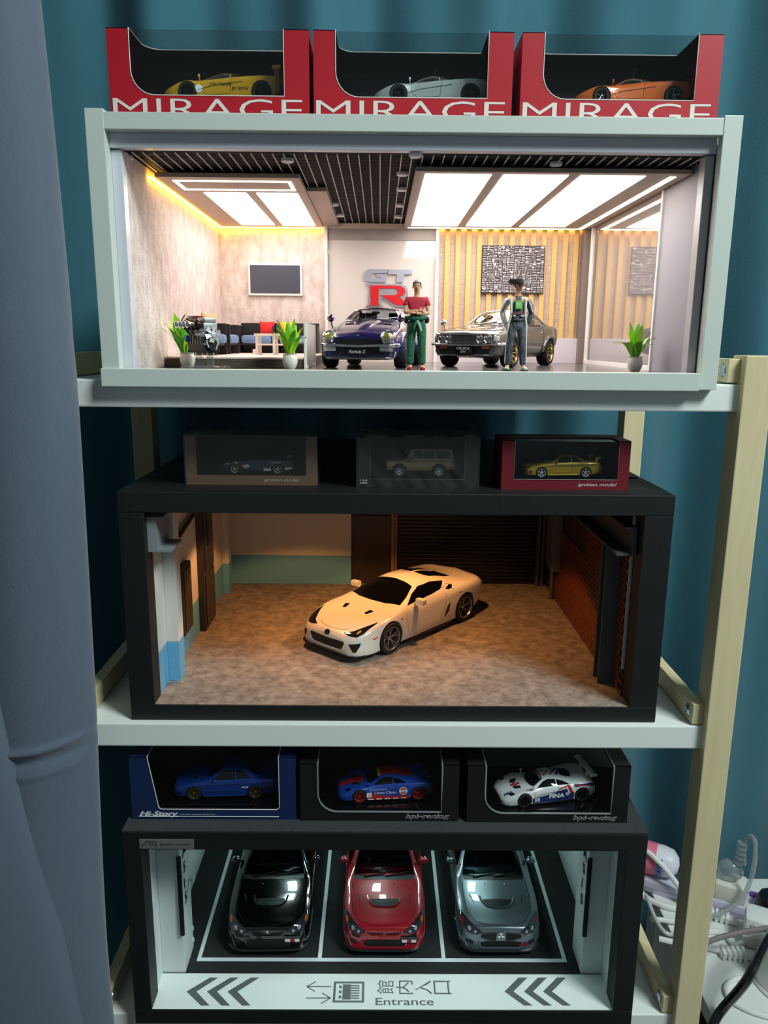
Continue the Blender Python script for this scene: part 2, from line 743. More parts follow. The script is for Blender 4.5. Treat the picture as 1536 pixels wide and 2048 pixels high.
    def roundlight(s, view, a, b, r, lens_m, ring_m, depth=0.03, mirror=True, ringr=0.018, name='headlight'):
        for sg in ((1, -1) if mirror else (1,)):
            p, nn = s.hit(view, a * sg, b)
            if p is None:
                continue
            p = p + nn * depth * 0.3
            rot = nn.to_track_quat('Z', 'Y').to_matrix()
            M = Matrix.Translation(s.P(p.x, p.y, p.z)) @ (Matrix(((0, 1, 0), (1, 0, 0), (0, 0, 1))) @ rot).to_4x4()
            mb = MB()
            prof = [(0, depth), (r * 0.5, depth * 0.85), (r * 0.85, depth * 0.4), (r, 0), (r, -depth * 2)]
            mb.lathe([(u * s.k, h * s.k) for u, h in prof], n=20).xf(M)
            o = mb.obj(name, lens_m, s.root, True)
            if ring_m:
                mb = MB()
                prof = [(r, depth * 0.2), (r + ringr, depth * 0.6), (r + ringr * 1.8, 0), (r + ringr * 1.8, -depth * 2), (r, -depth * 2), (r, depth * 0.2)]
                mb.lathe([(u * s.k, h * s.k) for u, h in prof], n=20).xf(M)
                mb.obj('bezel', ring_m, o, True)

    def mirror_pod(s, x, z, m, size=(0.09, 0.1, 0.06), out=0.12, stalk=None, face=True):
        """two door mirrors standing off the body side"""
        for sg, v in ((1, 'right'), (-1, 'left')):
            p, nn = s.hit(v, x, z)
            if p is None:
                continue
            c = Vector((p.x, p.y + sg * out, p.z + (stalk or 0.03)))
            mb = MB()
            mb.ell(s.P(*c), (size[1] * s.k, size[0] * s.k, size[2] * s.k), 14, 8)
            mb.tube([s.P(p.x, p.y - sg * 0.03, p.z - 0.02), s.P(c.x, c.y, c.z)], 0.018 * s.k, 6)
            o = mb.obj('door_mirror', m, s.root, True)
            if face:
                mb = MB()
                mb.ell(s.P(c.x + size[0] * 0.75, c.y, c.z), (size[1] * 0.85 * s.k, size[0] * 0.3 * s.k, size[2] * 0.85 * s.k), 12, 6)
                mb.obj('mirror_glass', CHROME, o, True)


TYRE = mat('tyre_rubber', (22, 22, 23), 0.75, bump=(900, 0.15))
DARKMETAL = mat('dark_metal', (45, 44, 44), 0.45, 0.8)
CHROME = mat('chrome', (225, 225, 228), 0.08, 1.0)
BLACKTRIM = mat('black_plastic_trim', (14, 14, 15), 0.4)
GLOSSBLACK = mat('gloss_black', (6, 6, 8), 0.12, coat=0.5)
CARGLASS = mat('tinted_car_glass', (10, 11, 14), 0.04, spec=0.7)
CLEARGLASS = film('clear_car_glass', (225, 232, 232), 1.6)
SMOKEGLASS = film('smoked_car_glass', (120, 128, 132), 1.8)
LENS = mat('headlight_lens', (70, 74, 80), 0.08, 0.6, coat=1.0)
LENSCLEAR = mat('clear_lamp_lens', (205, 208, 210), 0.1, 0.5, coat=1.0)
AMBER = mat('amber_lamp', (205, 95, 25), 0.2, coat=0.6)
REDLAMP = mat('red_lamp', (150, 15, 18), 0.2, coat=0.6)
LINE = mat('panel_gap', (8, 8, 9), 0.8)
WHITEPRINT = mat('white_print', (235, 235, 232), 0.5)
BLACKPRINT = mat('black_print', (12, 12, 14), 0.5)
INTERIOR = mat('black_cabin_trim', (20, 20, 22), 0.7)
def sym(pts):
    return pts + [(-a, b) for a, b in pts[::-1]]


def symt(pts):
    return pts + [(a, -b) for a, b in pts[::-1]]


def cabin(c, x_dash, x_seat, z_floor, w, m=None, belt=0.9):
    """dashboard, wheel and two seats inside an open cabin"""
    m = m or INTERIOR
    c.boxr('dashboard', x_dash, x_dash + 0.35, -w, w, z_floor, belt - 0.02, m, 0.04)
    mb = MB()
    R = 0.18
    ring = []
    cx, cz, cl = x_dash + 0.5, belt + 0.0, -0.34
    for k in range(25):
        t = 2 * PI * k / 24
        ring.append(c.P(cx + R * math.sin(t) * 0.45, cl + R * math.cos(t), cz + R * math.sin(t) * 0.9))
    mb.tube(ring, 0.016 * c.k, 6, caps=False)
    for t in (0.2, PI - 0.2, -PI / 2):
        mb.tube([c.P(cx, cl, cz), c.P(cx + R * math.sin(t) * 0.45, cl + R * math.cos(t), cz + R * math.sin(t) * 0.9)], 0.014 * c.k, 5)
    mb.tube([c.P(cx, cl, cz), c.P(x_dash + 0.2, cl, cz - 0.1)], 0.03 * c.k, 6)
    mb.obj('steering_wheel', m, c.root, True)
    for sg in (-1, 1):
        mb = MB()
        p, q = c.P(x_seat, sg * 0.34 - 0.24, z_floor), c.P(x_seat + 0.5, sg * 0.34 + 0.24, z_floor + 0.3)
        mb.bbox(p.x, q.x, p.y, q.y, p.z, q.z, 0.03 * c.k)
        poly = [(x_seat + 0.42, z_floor + 0.2), (x_seat + 0.55, z_floor + 0.2), (x_seat + 0.72, belt + 0.02), (x_seat + 0.74, belt + 0.2), (x_seat + 0.66, belt + 0.2), (x_seat + 0.6, belt)]
        mb.prism(poly, lambda u, v, t: c.P(u, t, v), sg * 0.34 - 0.2, sg * 0.34 + 0.2)
        mb.obj('seat', m, c.root)


def wing(c, x, z, w, chord, m, post_x=None, th=0.03, posts=0.5, zb=None, plates=True):
    mb = MB()
    prof = [(x, z), (x + chord * 0.35, z + th), (x + chord, z + th * 1.6), (x + chord, z + th), (x + chord * 0.3, z - th * 0.3)]
    mb.prism(prof, lambda u, v, t: c.P(u, t, v), -w, w)
    if plates:
        for sg in (-1, 1):
            pl = [(x - 0.03, z - 0.05), (x + chord + 0.03, z - 0.03), (x + chord + 0.03, z + 0.09), (x, z + 0.06)]
            mb.prism(pl, lambda u, v, t: c.P(u, t, v), sg * w - 0.012, sg * w + 0.012)
    o = mb.obj('rear_wing', m, c.root)
    for sg in (-1, 1):
        mb = MB()
        zz = zb if zb is not None else c.fn['zt'](x) - 0.1
        mb.prism([(x + 0.02, z), (x + chord * 0.7, z + 0.01), (x + chord * 0.6, zz), (x - 0.02, zz)], lambda u, v, t: c.P(u, t, v), sg * posts - 0.02, sg * posts + 0.02)
        mb.obj('wing_post', m, o)
    return o


def paint(name, c, metal=0.0, rough=0.3):
    return mat(name, c, rough, metal, coat=1.0)


# ---------------------------------------------------------------- Evo-like rally saloon
EVO = dict(L=4.49, W=1.78, fa=1.07, ra=3.48, Rf=0.325, Rr=0.325, wz=0.33, gap=0.09, warp=(1.42, 1.23),
           zt=[(0, 0.64), (0.05, 0.70), (0.25, 0.755), (0.8, 0.87), (1.42, 0.965), (1.6, 1.06), (2.12, 1.385), (2.5, 1.45), (3.0, 1.42), (3.25, 1.36), (3.78, 1.09), (4.3, 1.06), (4.43, 1.02), (4.49, 0.92)],
           wr=[(0, 0.42), (0.1, 0.60), (0.3, 0.68), (0.9, 0.71), (1.45, 0.70), (2.1, 0.56), (3.0, 0.56), (3.3, 0.58), (3.8, 0.68), (4.35, 0.68), (4.49, 0.6)],
           zr=[(0, 0.62), (0.06, 0.68), (0.3, 0.735), (0.9, 0.87), (1.45, 0.945), (1.62, 1.03), (2.12, 1.345), (2.5, 1.395), (3.0, 1.375), (3.25, 1.31), (3.8, 1.05), (4.3, 1.03), (4.49, 0.9)],
           ws=[(0, 0.52), (0.04, 0.64), (0.12, 0.735), (0.3, 0.815), (0.6, 0.852), (0.93, 0.868), (1.5, 0.85), (3.0, 0.85), (3.5, 0.865), (4.2, 0.82), (4.42, 0.76), (4.49, 0.68)],
           zs=[(0, 0.56), (0.1, 0.61), (0.35, 0.70), (0.93, 0.82), (1.5, 0.90), (3.0, 0.95), (3.6, 0.98), (4.3, 0.97), (4.49, 0.86)],
           wm=[(0, 0.58), (0.04, 0.70), (0.12, 0.79), (0.3, 0.862), (0.6, 0.887), (0.93, 0.897), (1.35, 0.875), (3.0, 0.875), (3.5, 0.895), (4.2, 0.85), (4.42, 0.79), (4.49, 0.70)],
           zm=[(0, 0.40), (0.4, 0.46), (0.93, 0.60), (1.5, 0.60), (3.0, 0.62), (3.55, 0.64), (4.49, 0.55)],
           wb=[(0, 0.54), (0.04, 0.67), (0.12, 0.76), (0.3, 0.84), (0.6, 0.865), (0.93, 0.865), (3.5, 0.86), (4.2, 0.81), (4.49, 0.68)],
           zb=[(0, 0.17), (0.6, 0.16), (1.4, 0.17), (3.0, 0.17), (4.0, 0.2), (4.49, 0.3)],
           rad=(0.2, 0.42, 0.32, 0.3), N=60, spokes=10, spw=0.13, dish=0.2, rimr=0.72,
           cut_front=[([(-0.62, 1.02), (0.62, 1.02), (0.5, 1.37), (-0.5, 1.37)], 1.2, 4.0)],
           cut_side=[[(1.78, 1.0), (2.22, 1.31), (2.95, 1.31), (3.38, 1.1), (3.42, 1.02)]],
           cut_box=[(1.7, 3.3, -0.72, 0.72, 0.4, 1.05)])


def make_evo(label, loc, rz, col, kind, group):
    spec = dict(EVO)
    spec['rim_mat'] = mat('gunmetal_rim', (70, 72, 76), 0.3, 0.9)
    c = Car('rally_saloon_model_car', label, spec, 18, loc, rz, col, group)
    c.decal('windscreen', 'top', symt([(1.50, 0.66), (1.75, 0.62), (2.06, 0.525), (2.08, 0.3)]), SMOKEGLASS, 0.006)
    c.decal('rear_window', 'top', symt([(3.28, 0.5), (3.72, 0.6)]), CARGLASS, 0.006)
    c.decal('side_window', 'right', [(1.74, 0.99), (2.2, 1.33), (2.95, 1.33), (3.4, 1.1), (3.45, 1.0)], SMOKEGLASS, 0.004, mirror=True)
    c.strip('windscreen_seal', 'top', [(2.06, 0.53), (1.75, 0.63), (1.50, 0.67), (1.455, 0.4), (1.44, 0.0), (1.455, -0.4), (1.50, -0.67), (1.75, -0.63), (2.06, -0.53)], 0.014, BLACKTRIM)
    c.decal('cowl', 'top', symt([(1.36, 0.64), (1.33, 0.3), (1.32, 0.0), (1.43, 0.0), (1.44, 0.4), (1.48, 0.66)][:3] + [(1.46, 0.0)][:0] + [(1.32, 0.02)]) if False else
            [(1.38, 0.66), (1.345, 0.35), (1.335, 0), (1.345, -0.35), (1.38, -0.66), (1.5, -0.67), (1.455, -0.35), (1.44, 0), (1.455, 0.35), (1.5, 0.67)], BLACKTRIM, 0.004)
    cabin(c, 1.5, 2.05, 0.42, 0.68, mat('grey_cabin_trim', (66, 72, 78), 0.6), 0.99)
    # two wipers
    for a, b in (((1.42, 0.02), (1.53, 0.52)), ((1.42, -0.45), (1.50, 0.03))):
        c.strip('wiper', 'top', [a, b], 0.012, BLACKTRIM, 0.02)
    # bonnet: shut line, scoop, vents, washer jets
    c.strip('bonnet_gap', 'top', [(1.34, 0.69), (0.9, 0.71), (0.45, 0.66), (0.2, 0.5), (0.1, 0.25), (0.08, 0)], 0.006, LINE, mirror=True)
    sc_o = [(0.86, 0.36), (0.70, 0.33), (0.58, 0.24), (0.54, 0.12), (0.535, 0)]
    c.strip('scoop_lip', 'top', sc_o + [(a, -b) for a, b in sc_o[-2::-1]], 0.02, col, 0.006, n=8, step=0.05)
    mesh_o = c.decal('scoop_mesh', 'top', symt([(0.76, 0.31), (0.68, 0.29), (0.59, 0.22), (0.555, 0.1)]), SCOOPMESH, 0.008)
    for i in range(5):
        xx = 0.58 + i * 0.04
        c.strip('mesh_bar', 'top', [(xx, 0.2 + i * 0.025), (xx, -0.2 - i * 0.025)], 0.006, BLACKTRIM, 0.01, parent=mesh_o)
    c.decal('bonnet_vent', 'top', [(0.92, 0.56), (0.68, 0.50), (0.675, 0.515), (0.91, 0.585)], VENTGREY, 0.005, mirror=True, step=0.03)
    for sg in (-1, 1):
        mb = MB()
        p, nn = c.hit('top', 1.22, sg * 0.22)
        mb.ell(c.P(p.x, p.y, p.z), (0.014 * c.k, 0.02 * c.k, 0.012 * c.k), 8, 5)
        mb.obj('washer_jet', CHROME, c.root, True)
    # headlights wrap round the corners
    hl = c.decal('headlight', 'front', [(0.39, 0.60), (0.48, 0.668), (0.64, 0.715), (0.80, 0.758), (0.842, 0.735), (0.81, 0.655), (0.66, 0.58), (0.47, 0.55)], LENS, 0.008, mirror=True, step=0.035)
    for sg, h in ((1, hl[0]), (-1, hl[1])):
        for a, b, r, m in ((0.53, 0.61, 0.03, LENSCLEAR), (0.645, 0.645, 0.034, LENSCLEAR), (0.775, 0.70, 0.028, AMBER if kind != 'silver' else REDLAMP)):
            c.decal('reflector', 'front', circle(sg * a, b, r, 12), m, 0.013, parent=h, step=0.03)
    c.strip('headlight_edge', 'front', [(0.39, 0.60), (0.48, 0.67), (0.64, 0.718), (0.80, 0.762)], 0.006, LINE, 0.004, mirror=True)
    if kind == 'silver':
        g = c.decal('grille', 'front', [(0.40, 0.585), (0.42, 0.50), (0.2, 0.43), (0.1, 0.42), (0.1, 0.60)], GRILLEBLACK, 0.007, mirror=True, step=0.03)
        c.decal('nose_badge_panel', 'front', [(-0.1, 0.42), (0.1, 0.42), (0.09, 0.55), (0.045, 0.66), (-0.045, 0.66), (-0.09, 0.55)], col, 0.02, step=0.03)
        c.strip('grille_frame', 'front', [(0.09, 0.61), (0.40, 0.59), (0.43, 0.50), (0.22, 0.42), (0.1, 0.41)], 0.011, CHROME2, 0.01, mirror=True)
        bz, bs = 0.55, 0.10
    else:
        c.decal('grille', 'front', sym([(0.0, 0.575), (0.34, 0.60), (0.36, 0.575), (0.2, 0.545)]), GRILLEBLACK, 0.007, step=0.03)
        c.strip('grille_bar', 'front', [(0.3, 0.535), (0, 0.515), (-0.3, 0.535)], 0.012, col, 0.006)
        bz, bs = 0.60 if kind == 'black' else 0.57, 0.05
    # three-diamond badge
    for t in (0, 120, 240):
        r = math.radians(t + 90)
        dx, dz = math.cos(r), math.sin(r)
        q = [(0, 0), (bs * 0.5 * math.cos(r + 0.52), bs * 0.5 * math.sin(r + 0.52)), (bs * dx * 0.87, bs * dz * 0.87), (bs * 0.5 * math.cos(r - 0.52), bs * 0.5 * math.sin(r - 0.52))]
        c.decal('badge', 'front', [(a, b + bz) for a, b in q], CHROME if kind != 'red' else CHROME2, 0.03 if kind == 'silver' else 0.012, step=0.05)
    lo = [(0.30, 0.40), (0.42, 0.37), (0.40, 0.27), (0.3, 0.25)] if kind == 'silver' else [(0.36, 0.43), (0.44, 0.40), (0.42, 0.29), (0.34, 0.26)]
    c.decal('lower_grille', 'front', sym(lo), GRILLEBLACK, 0.006, step=0.04)
    c.strip('lower_grille_frame', 'front', [(0.46, 0.43), (0.44, 0.28), (0.34, 0.25), (-0.34, 0.25), (-0.44, 0.28), (-0.46, 0.43)], 0.012, col, 0.008)
    c.decal('brake_duct', 'front', [(0.56, 0.40), (0.70, 0.44), (0.70, 0.37), (0.58, 0.32)], GRILLEBLACK, 0.006, mirror=True, step=0.03)
    if kind != 'silver':
        c.decal('bumper_slot', 'front', [(0.50, 0.53), (0.68, 0.57), (0.66, 0.50), (0.52, 0.47)], GRILLEBLACK, 0.006, mirror=True, step=0.03)
    # chin spoiler
    c.strip('chin_spoiler', 'front', [(0.80, 0.21), (0.6, 0.185), (0.3, 0.18), (-0.3, 0.18), (-0.6, 0.185), (-0.80, 0.21)], 0.032, DARKCARBON, 0.01, n=8, flat=(1.3, 0.7))
    # number plate on the offset bracket
    side = 1
    if kind != 'silver':
        p = c.boxr('number_plate', -0.03, 0.02, 0.34, 0.68, 0.36, 0.52, GLOSSBLACK, 0.008)
        p.rotation_euler = (0, 0, 0)
        mb = MB()
        for (a0, a1, m, nm) in ((0.36, 0.47, WHITEPRINT, 'plate_print'), (0.485, 0.55, mat('red_print', (190, 20, 30), 0.5), 'plate_stripe'), (0.56, 0.66, WHITEPRINT, 'plate_print')):
            q = MB()
            q.add([c.P(-0.033, a0, 0.38), c.P(-0.033, a1, 0.38), c.P(-0.033, a1, 0.45), c.P(-0.033, a0, 0.45)], [(0, 1, 2, 3)])
            q.obj(nm, m, p)
    else:
        c.decal('fog_lamp', 'front', [(0.36, 0.345), (0.56, 0.37), (0.56, 0.32), (0.38, 0.30)], REDLAMP, 0.02, step=0.03)
    c.mirror_pod(1.86, 1.0, col, (0.08, 0.11, 0.07), 0.13)
    c.strip('door_gap', 'right', [(1.62, 0.96), (1.62, 0.3), (2.62, 0.3), (2.62, 1.0)], 0.006, LINE, mirror=True)
    wing(c, 4.15, 1.33, 0.68, 0.27, col, posts=0.55, plates=False)
    return c


SCOOPMESH = mat('scoop_mesh_metal', (60, 66, 66), 0.4, 0.6)
VENTGREY = mat('vent_black', (28, 28, 30), 0.5)
GRILLEBLACK = mat('grille_black', (10, 10, 11), 0.5)
CHROME2 = mat('satin_chrome', (150, 150, 152), 0.25, 1.0)
DARKCARBON = mat('dark_carbon', (28, 29, 31), 0.3, coat=0.6)

# ---------------------------------------------------------------- white V10 coupe
LFA = dict(L=4.505, W=1.895, fa=0.97, ra=3.575, Rf=0.335, Rr=0.345, wz=0.335, gap=0.035,
           zt=[(0, 0.50), (0.06, 0.57), (0.3, 0.645), (0.8, 0.765), (1.3, 0.865), (1.5, 0.93), (2.1, 1.16), (2.45, 1.22), (2.9, 1.19), (3.4, 1.08), (3.9, 0.98), (4.3, 0.94), (4.42, 0.93), (4.505, 0.80)],
           wr=[(0, 0.40), (0.15, 0.58), (0.5, 0.70), (1.0, 0.70), (1.4, 0.70), (2.1, 0.52), (2.8, 0.50), (3.4, 0.50), (4.0, 0.62), (4.4, 0.68), (4.505, 0.6)],
           zr=[(0, 0.49), (0.06, 0.55), (0.3, 0.64), (0.8, 0.765), (1.3, 0.85), (1.5, 0.90), (2.1, 1.12), (2.45, 1.165), (2.9, 1.14), (3.4, 1.04), (3.9, 0.96), (4.3, 0.925), (4.505, 0.78)],
           ws=[(0, 0.5), (0.06, 0.66), (0.2, 0.78), (0.5, 0.86), (0.97, 0.905), (1.6, 0.86), (2.4, 0.86), (3.0, 0.89), (3.57, 0.925), (4.2, 0.88), (4.42, 0.82), (4.505, 0.7)],
           zs=[(0, 0.44), (0.15, 0.53), (0.5, 0.68), (0.97, 0.76), (1.5, 0.79), (2.3, 0.83), (3.0, 0.90), (3.5, 0.92), (4.1, 0.90), (4.505, 0.72)],
           wm=[(0, 0.58), (0.06, 0.74), (0.2, 0.84), (0.5, 0.915), (0.97, 0.945), (1.6, 0.89), (2.4, 0.89), (3.0, 0.92), (3.57, 0.947), (4.2, 0.90), (4.505, 0.72)],
           zm=[(0, 0.34), (0.5, 0.45), (0.97, 0.56), (1.7, 0.5), (2.8, 0.55), (3.57, 0.62), (4.505, 0.55)],
           wb=[(0, 0.56), (0.06, 0.72), (0.2, 0.82), (0.5, 0.9), (0.97, 0.9), (1.6, 0.9), (3.0, 0.91), (3.57, 0.9), (4.505, 0.7)],
           zb=[(0, 0.13), (1, 0.13), (3.5, 0.14), (4.2, 0.18), (4.505, 0.26)],
           rad=(0.15, 0.45, 0.42, 0.4), N=64, spokes=5, split=(-0.17, 0.17), spw=0.12, dish=0.35, rimr=0.75, inset=0.012, twf=0.24, twr=0.28, sharp=40,
           cut_front=[], cut_side=[], cut_box=[])


def make_lfa(label, loc, rz):
    col = paint('pearl_white_paint', (238, 236, 228))
    spec = dict(LFA)
    spec['rim_mat'] = mat('dark_chrome_rim', (176, 176, 180), 0.25, 0.9)
    c = Car('supercar_model_car', label, spec, 18, loc, rz, col)
    c.decal('windscreen', 'top', [(1.34, 0), (1.37, 0.38), (1.48, 0.70), (1.78, 0.63), (2.12, 0.50), (2.15, 0.25), (2.16, 0), (2.15, -0.25), (2.12, -0.50), (1.78, -0.63), (1.48, -0.70), (1.37, -0.38)], CARGLASS, 0.006)
    c.decal('side_window', 'right', [(1.62, 0.85), (1.95, 1.0), (2.25, 1.09), (2.65, 1.10), (3.05, 1.05), (2.78, 0.945), (2.5, 0.91)], CARGLASS, 0.006, mirror=True)
    c.decal('rear_window', 'top', [(2.75, 0), (2.78, 0.30), (2.86, 0.40), (3.55, 0.47), (3.5, 0.2), (3.5, -0.2), (3.55, -0.47), (2.86, -0.40), (2.78, -0.30)], GLOSSBLACK, 0.006)
    c.strip('rear_window_spine', 'top', [(2.75, 0.0), (3.5, 0.0)], 0.03, col, 0.0, flat=(1, 0.4))
    # bonnet: gap, two ducts
    c.strip('bonnet_gap', 'top', [(0.24, 0.42), (0.17, 0.32), (0.13, 0.2), (0.11, 0)], 0.0045, LINE, mirror=True)
    c.decal('bonnet_duct', 'top', [(1.0, 0.30), (0.84, 0.27), (0.80, 0.34), (0.97, 0.41)], GLOSSBLACK, 0.006, mirror=True, step=0.03)
    c.decal('headlight', 'front', [(0.38, 0.575), (0.55, 0.61), (0.79, 0.735), (0.80, 0.70), (0.775, 0.60), (0.71, 0.54), (0.55, 0.545)], mat('smoked_lens', (34, 34, 36), 0.06, 0.3, coat=1.0), 0.006, mirror=True, step=0.03)
    for sg in (1, -1):
        c.decal('projector', 'front', circle(sg * 0.68, 0.605, 0.03, 12), CHROME2, 0.012, step=0.03)
    c.decal('front_grille', 'front', sym([(0.0, 0.41), (0.44, 0.43), (0.50, 0.41), (0.42, 0.27), (0.36, 0.245), (0, 0.235)]), GRILLEBLACK, 0.006, step=0.04)
    c.decal('side_intake', 'front', [(0.60, 0.40), (0.80, 0.44), (0.80, 0.38), (0.75, 0.25), (0.70, 0.245)], GRILLEBLACK, 0.006, mirror=True, step=0.03)
    c.strip('grille_lip', 'front', [(0.52, 0.43), (0.45, 0.255), (0.37, 0.225), (-0.37, 0.225), (-0.45, 0.255), (-0.52, 0.43)], 0.012, col, 0.008)
    c.strip('chin_spoiler', 'front', [(0.93, 0.17), (0.75, 0.15), (0.4, 0.145), (-0.4, 0.145), (-0.75, 0.15), (-0.93, 0.17)], 0.035, GLOSSBLACK, 0.012, n=8, flat=(1.4, 0.6))
    c.strip('side_skirt', 'right', [(1.4, 0.145), (3.15, 0.15)], 0.03, GLOSSBLACK, 0.01, n=8, mirror=True)
    # badge: oval with a slanted stroke
    c.strip('badge', 'front', [(0.06 * math.cos(t * PI / 8), 0.515 + 0.042 * math.sin(t * PI / 8)) for t in range(17)], 0.008, DARKMETAL, 0.01, step=0.02)
    c.decal('badge_field', 'front', circle(0, 0.515, 0.055, 12, 0.04), GLOSSBLACK, 0.006, step=0.03)
    c.strip('badge_stroke', 'front', [(0.02, 0.545), (-0.025, 0.50), (0.03, 0.50)], 0.008, CHROME, 0.012, step=0.03)
    c.decal('side_marker', 'right', [(0.40, 0.475), (0.56, 0.505), (0.565, 0.48), (0.46, 0.45)], AMBER, 0.006, mirror=True, step=0.03)
    c.decal('side_vent', 'right', [(3.0, 0.62), (2.88, 0.52), (2.78, 0.32), (2.85, 0.34), (2.95, 0.42)], GLOSSBLACK, 0.006, mirror=True, step=0.04)
    c.decal('shoulder_intake', 'right', [(2.92, 0.93), (3.12, 0.975), (3.2, 0.955), (3.12, 0.905), (3.0, 0.90)], GLOSSBLACK, 0.006, mirror=True, step=0.03)
    c.strip('shoulder_intake_lip', 'right', [(2.86, 0.96), (3.02, 1.0), (3.18, 0.99), (3.24, 0.95), (3.14, 0.89)], 0.022, col, 0.0, mirror=True)
    c.strip('door_gap', 'right', [(1.55, 0.82), (1.53, 0.55), (1.58, 0.22), (2.6, 0.22), (2.85, 0.6), (2.9, 0.92)], 0.0032, mat('soft_panel_gap', (120, 114, 106), 0.8), mirror=True)
    c.decal('vent_mark', 'right', circle(1.33, 0.66, 0.022, 8), GLOSSBLACK, 0.005, mirror=True)
    c.decal('fuel_flap', 'right', rrect(3.28, 3.42, 0.78, 0.88, 0.03), col, 0.006, mirror=True, step=0.04)
    c.decal('tail_lamp', 'rear', [(0.5, 0.80), (0.82, 0.80), (0.8, 0.88), (0.55, 0.88)], REDLAMP, 0.006, mirror=True, step=0.04)
    c.decal('tail_lamp_side', 'right', [(4.28, 0.83), (4.48, 0.80), (4.49, 0.85), (4.36, 0.88)], REDLAMP, 0.006, mirror=True, step=0.03)
    c.strip('wheel_arch_edge', 'right', [(0.97 + 0.385 * math.cos(t), 0.335 + 0.385 * math.sin(t)) for t in [PI * (k / 12) for k in range(13)]], 0.012, col, 0.0, mirror=True)
    for sg, v in ((1, 'right'), (-1, 'left')):
        p, nn = c.hit(v, 1.86, 0.86)
        mb = MB()
        cc = c.P(p.x + 0.02, p.y + sg * 0.17, p.z + 0.06)
        mb.bbox(cc.x - 0.11 * c.k, cc.x + 0.11 * c.k, cc.y - 0.07 * c.k, cc.y + 0.07 * c.k, cc.z - 0.065 * c.k, cc.z + 0.065 * c.k, 0.035 * c.k)
        mb.tube([c.P(p.x, p.y - sg * 0.02, p.z - 0.02), c.P(p.x + 0.01, p.y + sg * 0.12, p.z + 0.03)], 0.025 * c.k, 6)
        o = mb.obj('door_mirror', col, c.root, True)
    return c


# ---------------------------------------------------------------- 1970s long-nose coupe
ZED = dict(L=4.12, W=1.69, fa=0.84, ra=3.145, Rf=0.30, Rr=0.305, wz=0.31, gap=0.05,
           zt=[(0, 0.63), (0.03, 0.67), (0.25, 0.735), (0.7, 0.83), (1.2, 0.91), (1.55, 0.965), (1.7, 1.02), (2.15, 1.235), (2.45, 1.275), (2.8, 1.25), (3.3, 1.11), (3.8, 0.92), (4.05, 0.86), (4.12, 0.76)],
           wr=[(0, 0.44), (0.1, 0.47), (0.5, 0.52), (1.2, 0.60), (1.55, 0.64), (2.15, 0.50), (2.8, 0.49), (3.3, 0.50), (3.9, 0.58), (4.12, 0.52)],
           zr=[(0, 0.60), (0.06, 0.645), (0.3, 0.70), (0.7, 0.79), (1.2, 0.87), (1.55, 0.925), (2.15, 1.19), (2.45, 1.225), (2.8, 1.20), (3.3, 1.07), (3.8, 0.89), (4.12, 0.74)],
           ws=[(0, 0.62), (0.05, 0.66), (0.2, 0.71), (0.45, 0.735), (0.84, 0.76), (1.5, 0.755), (2.5, 0.76), (3.14, 0.78), (3.8, 0.72), (4.05, 0.66), (4.12, 0.6)],
           zs=[(0, 0.57), (0.05, 0.62), (0.3, 0.71), (0.84, 0.80), (1.5, 0.83), (2.5, 0.85), (3.14, 0.87), (3.8, 0.83), (4.12, 0.70)],
           wm=[(0, 0.66), (0.06, 0.70), (0.2, 0.75), (0.5, 0.78), (0.84, 0.80), (1.5, 0.785), (2.5, 0.795), (3.14, 0.815), (3.8, 0.76), (4.12, 0.64)],
           zm=[(0, 0.45), (0.4, 0.5), (0.84, 0.58), (1.5, 0.57), (3.14, 0.6), (4.12, 0.52)],
           wb=[(0, 0.60), (0.06, 0.64), (0.3, 0.72), (0.84, 0.74), (1.5, 0.73), (3.14, 0.74), (4.12, 0.6)],
           zb=[(0, 0.20), (0.5, 0.18), (3.5, 0.2), (4.12, 0.32)],
           rad=(0.25, 0.4, 0.3, 0.25), N=60, spokes=8, spw=0.2, dish=0.5, rimr=0.66, inset=-0.005, twf=0.24, twr=0.27,
           cut_front=[([(-0.575, 0.985), (0.575, 0.985), (0.46, 1.2), (-0.46, 1.2)], 1.4, 3.9)],
           cut_side=[[(1.86, 0.93), (2.25, 1.165), (2.75, 1.165), (3.05, 1.06), (3.1, 0.95)]],
           cut_box=[(1.75, 3.1, -0.62, 0.62, 0.4, 1.0)])


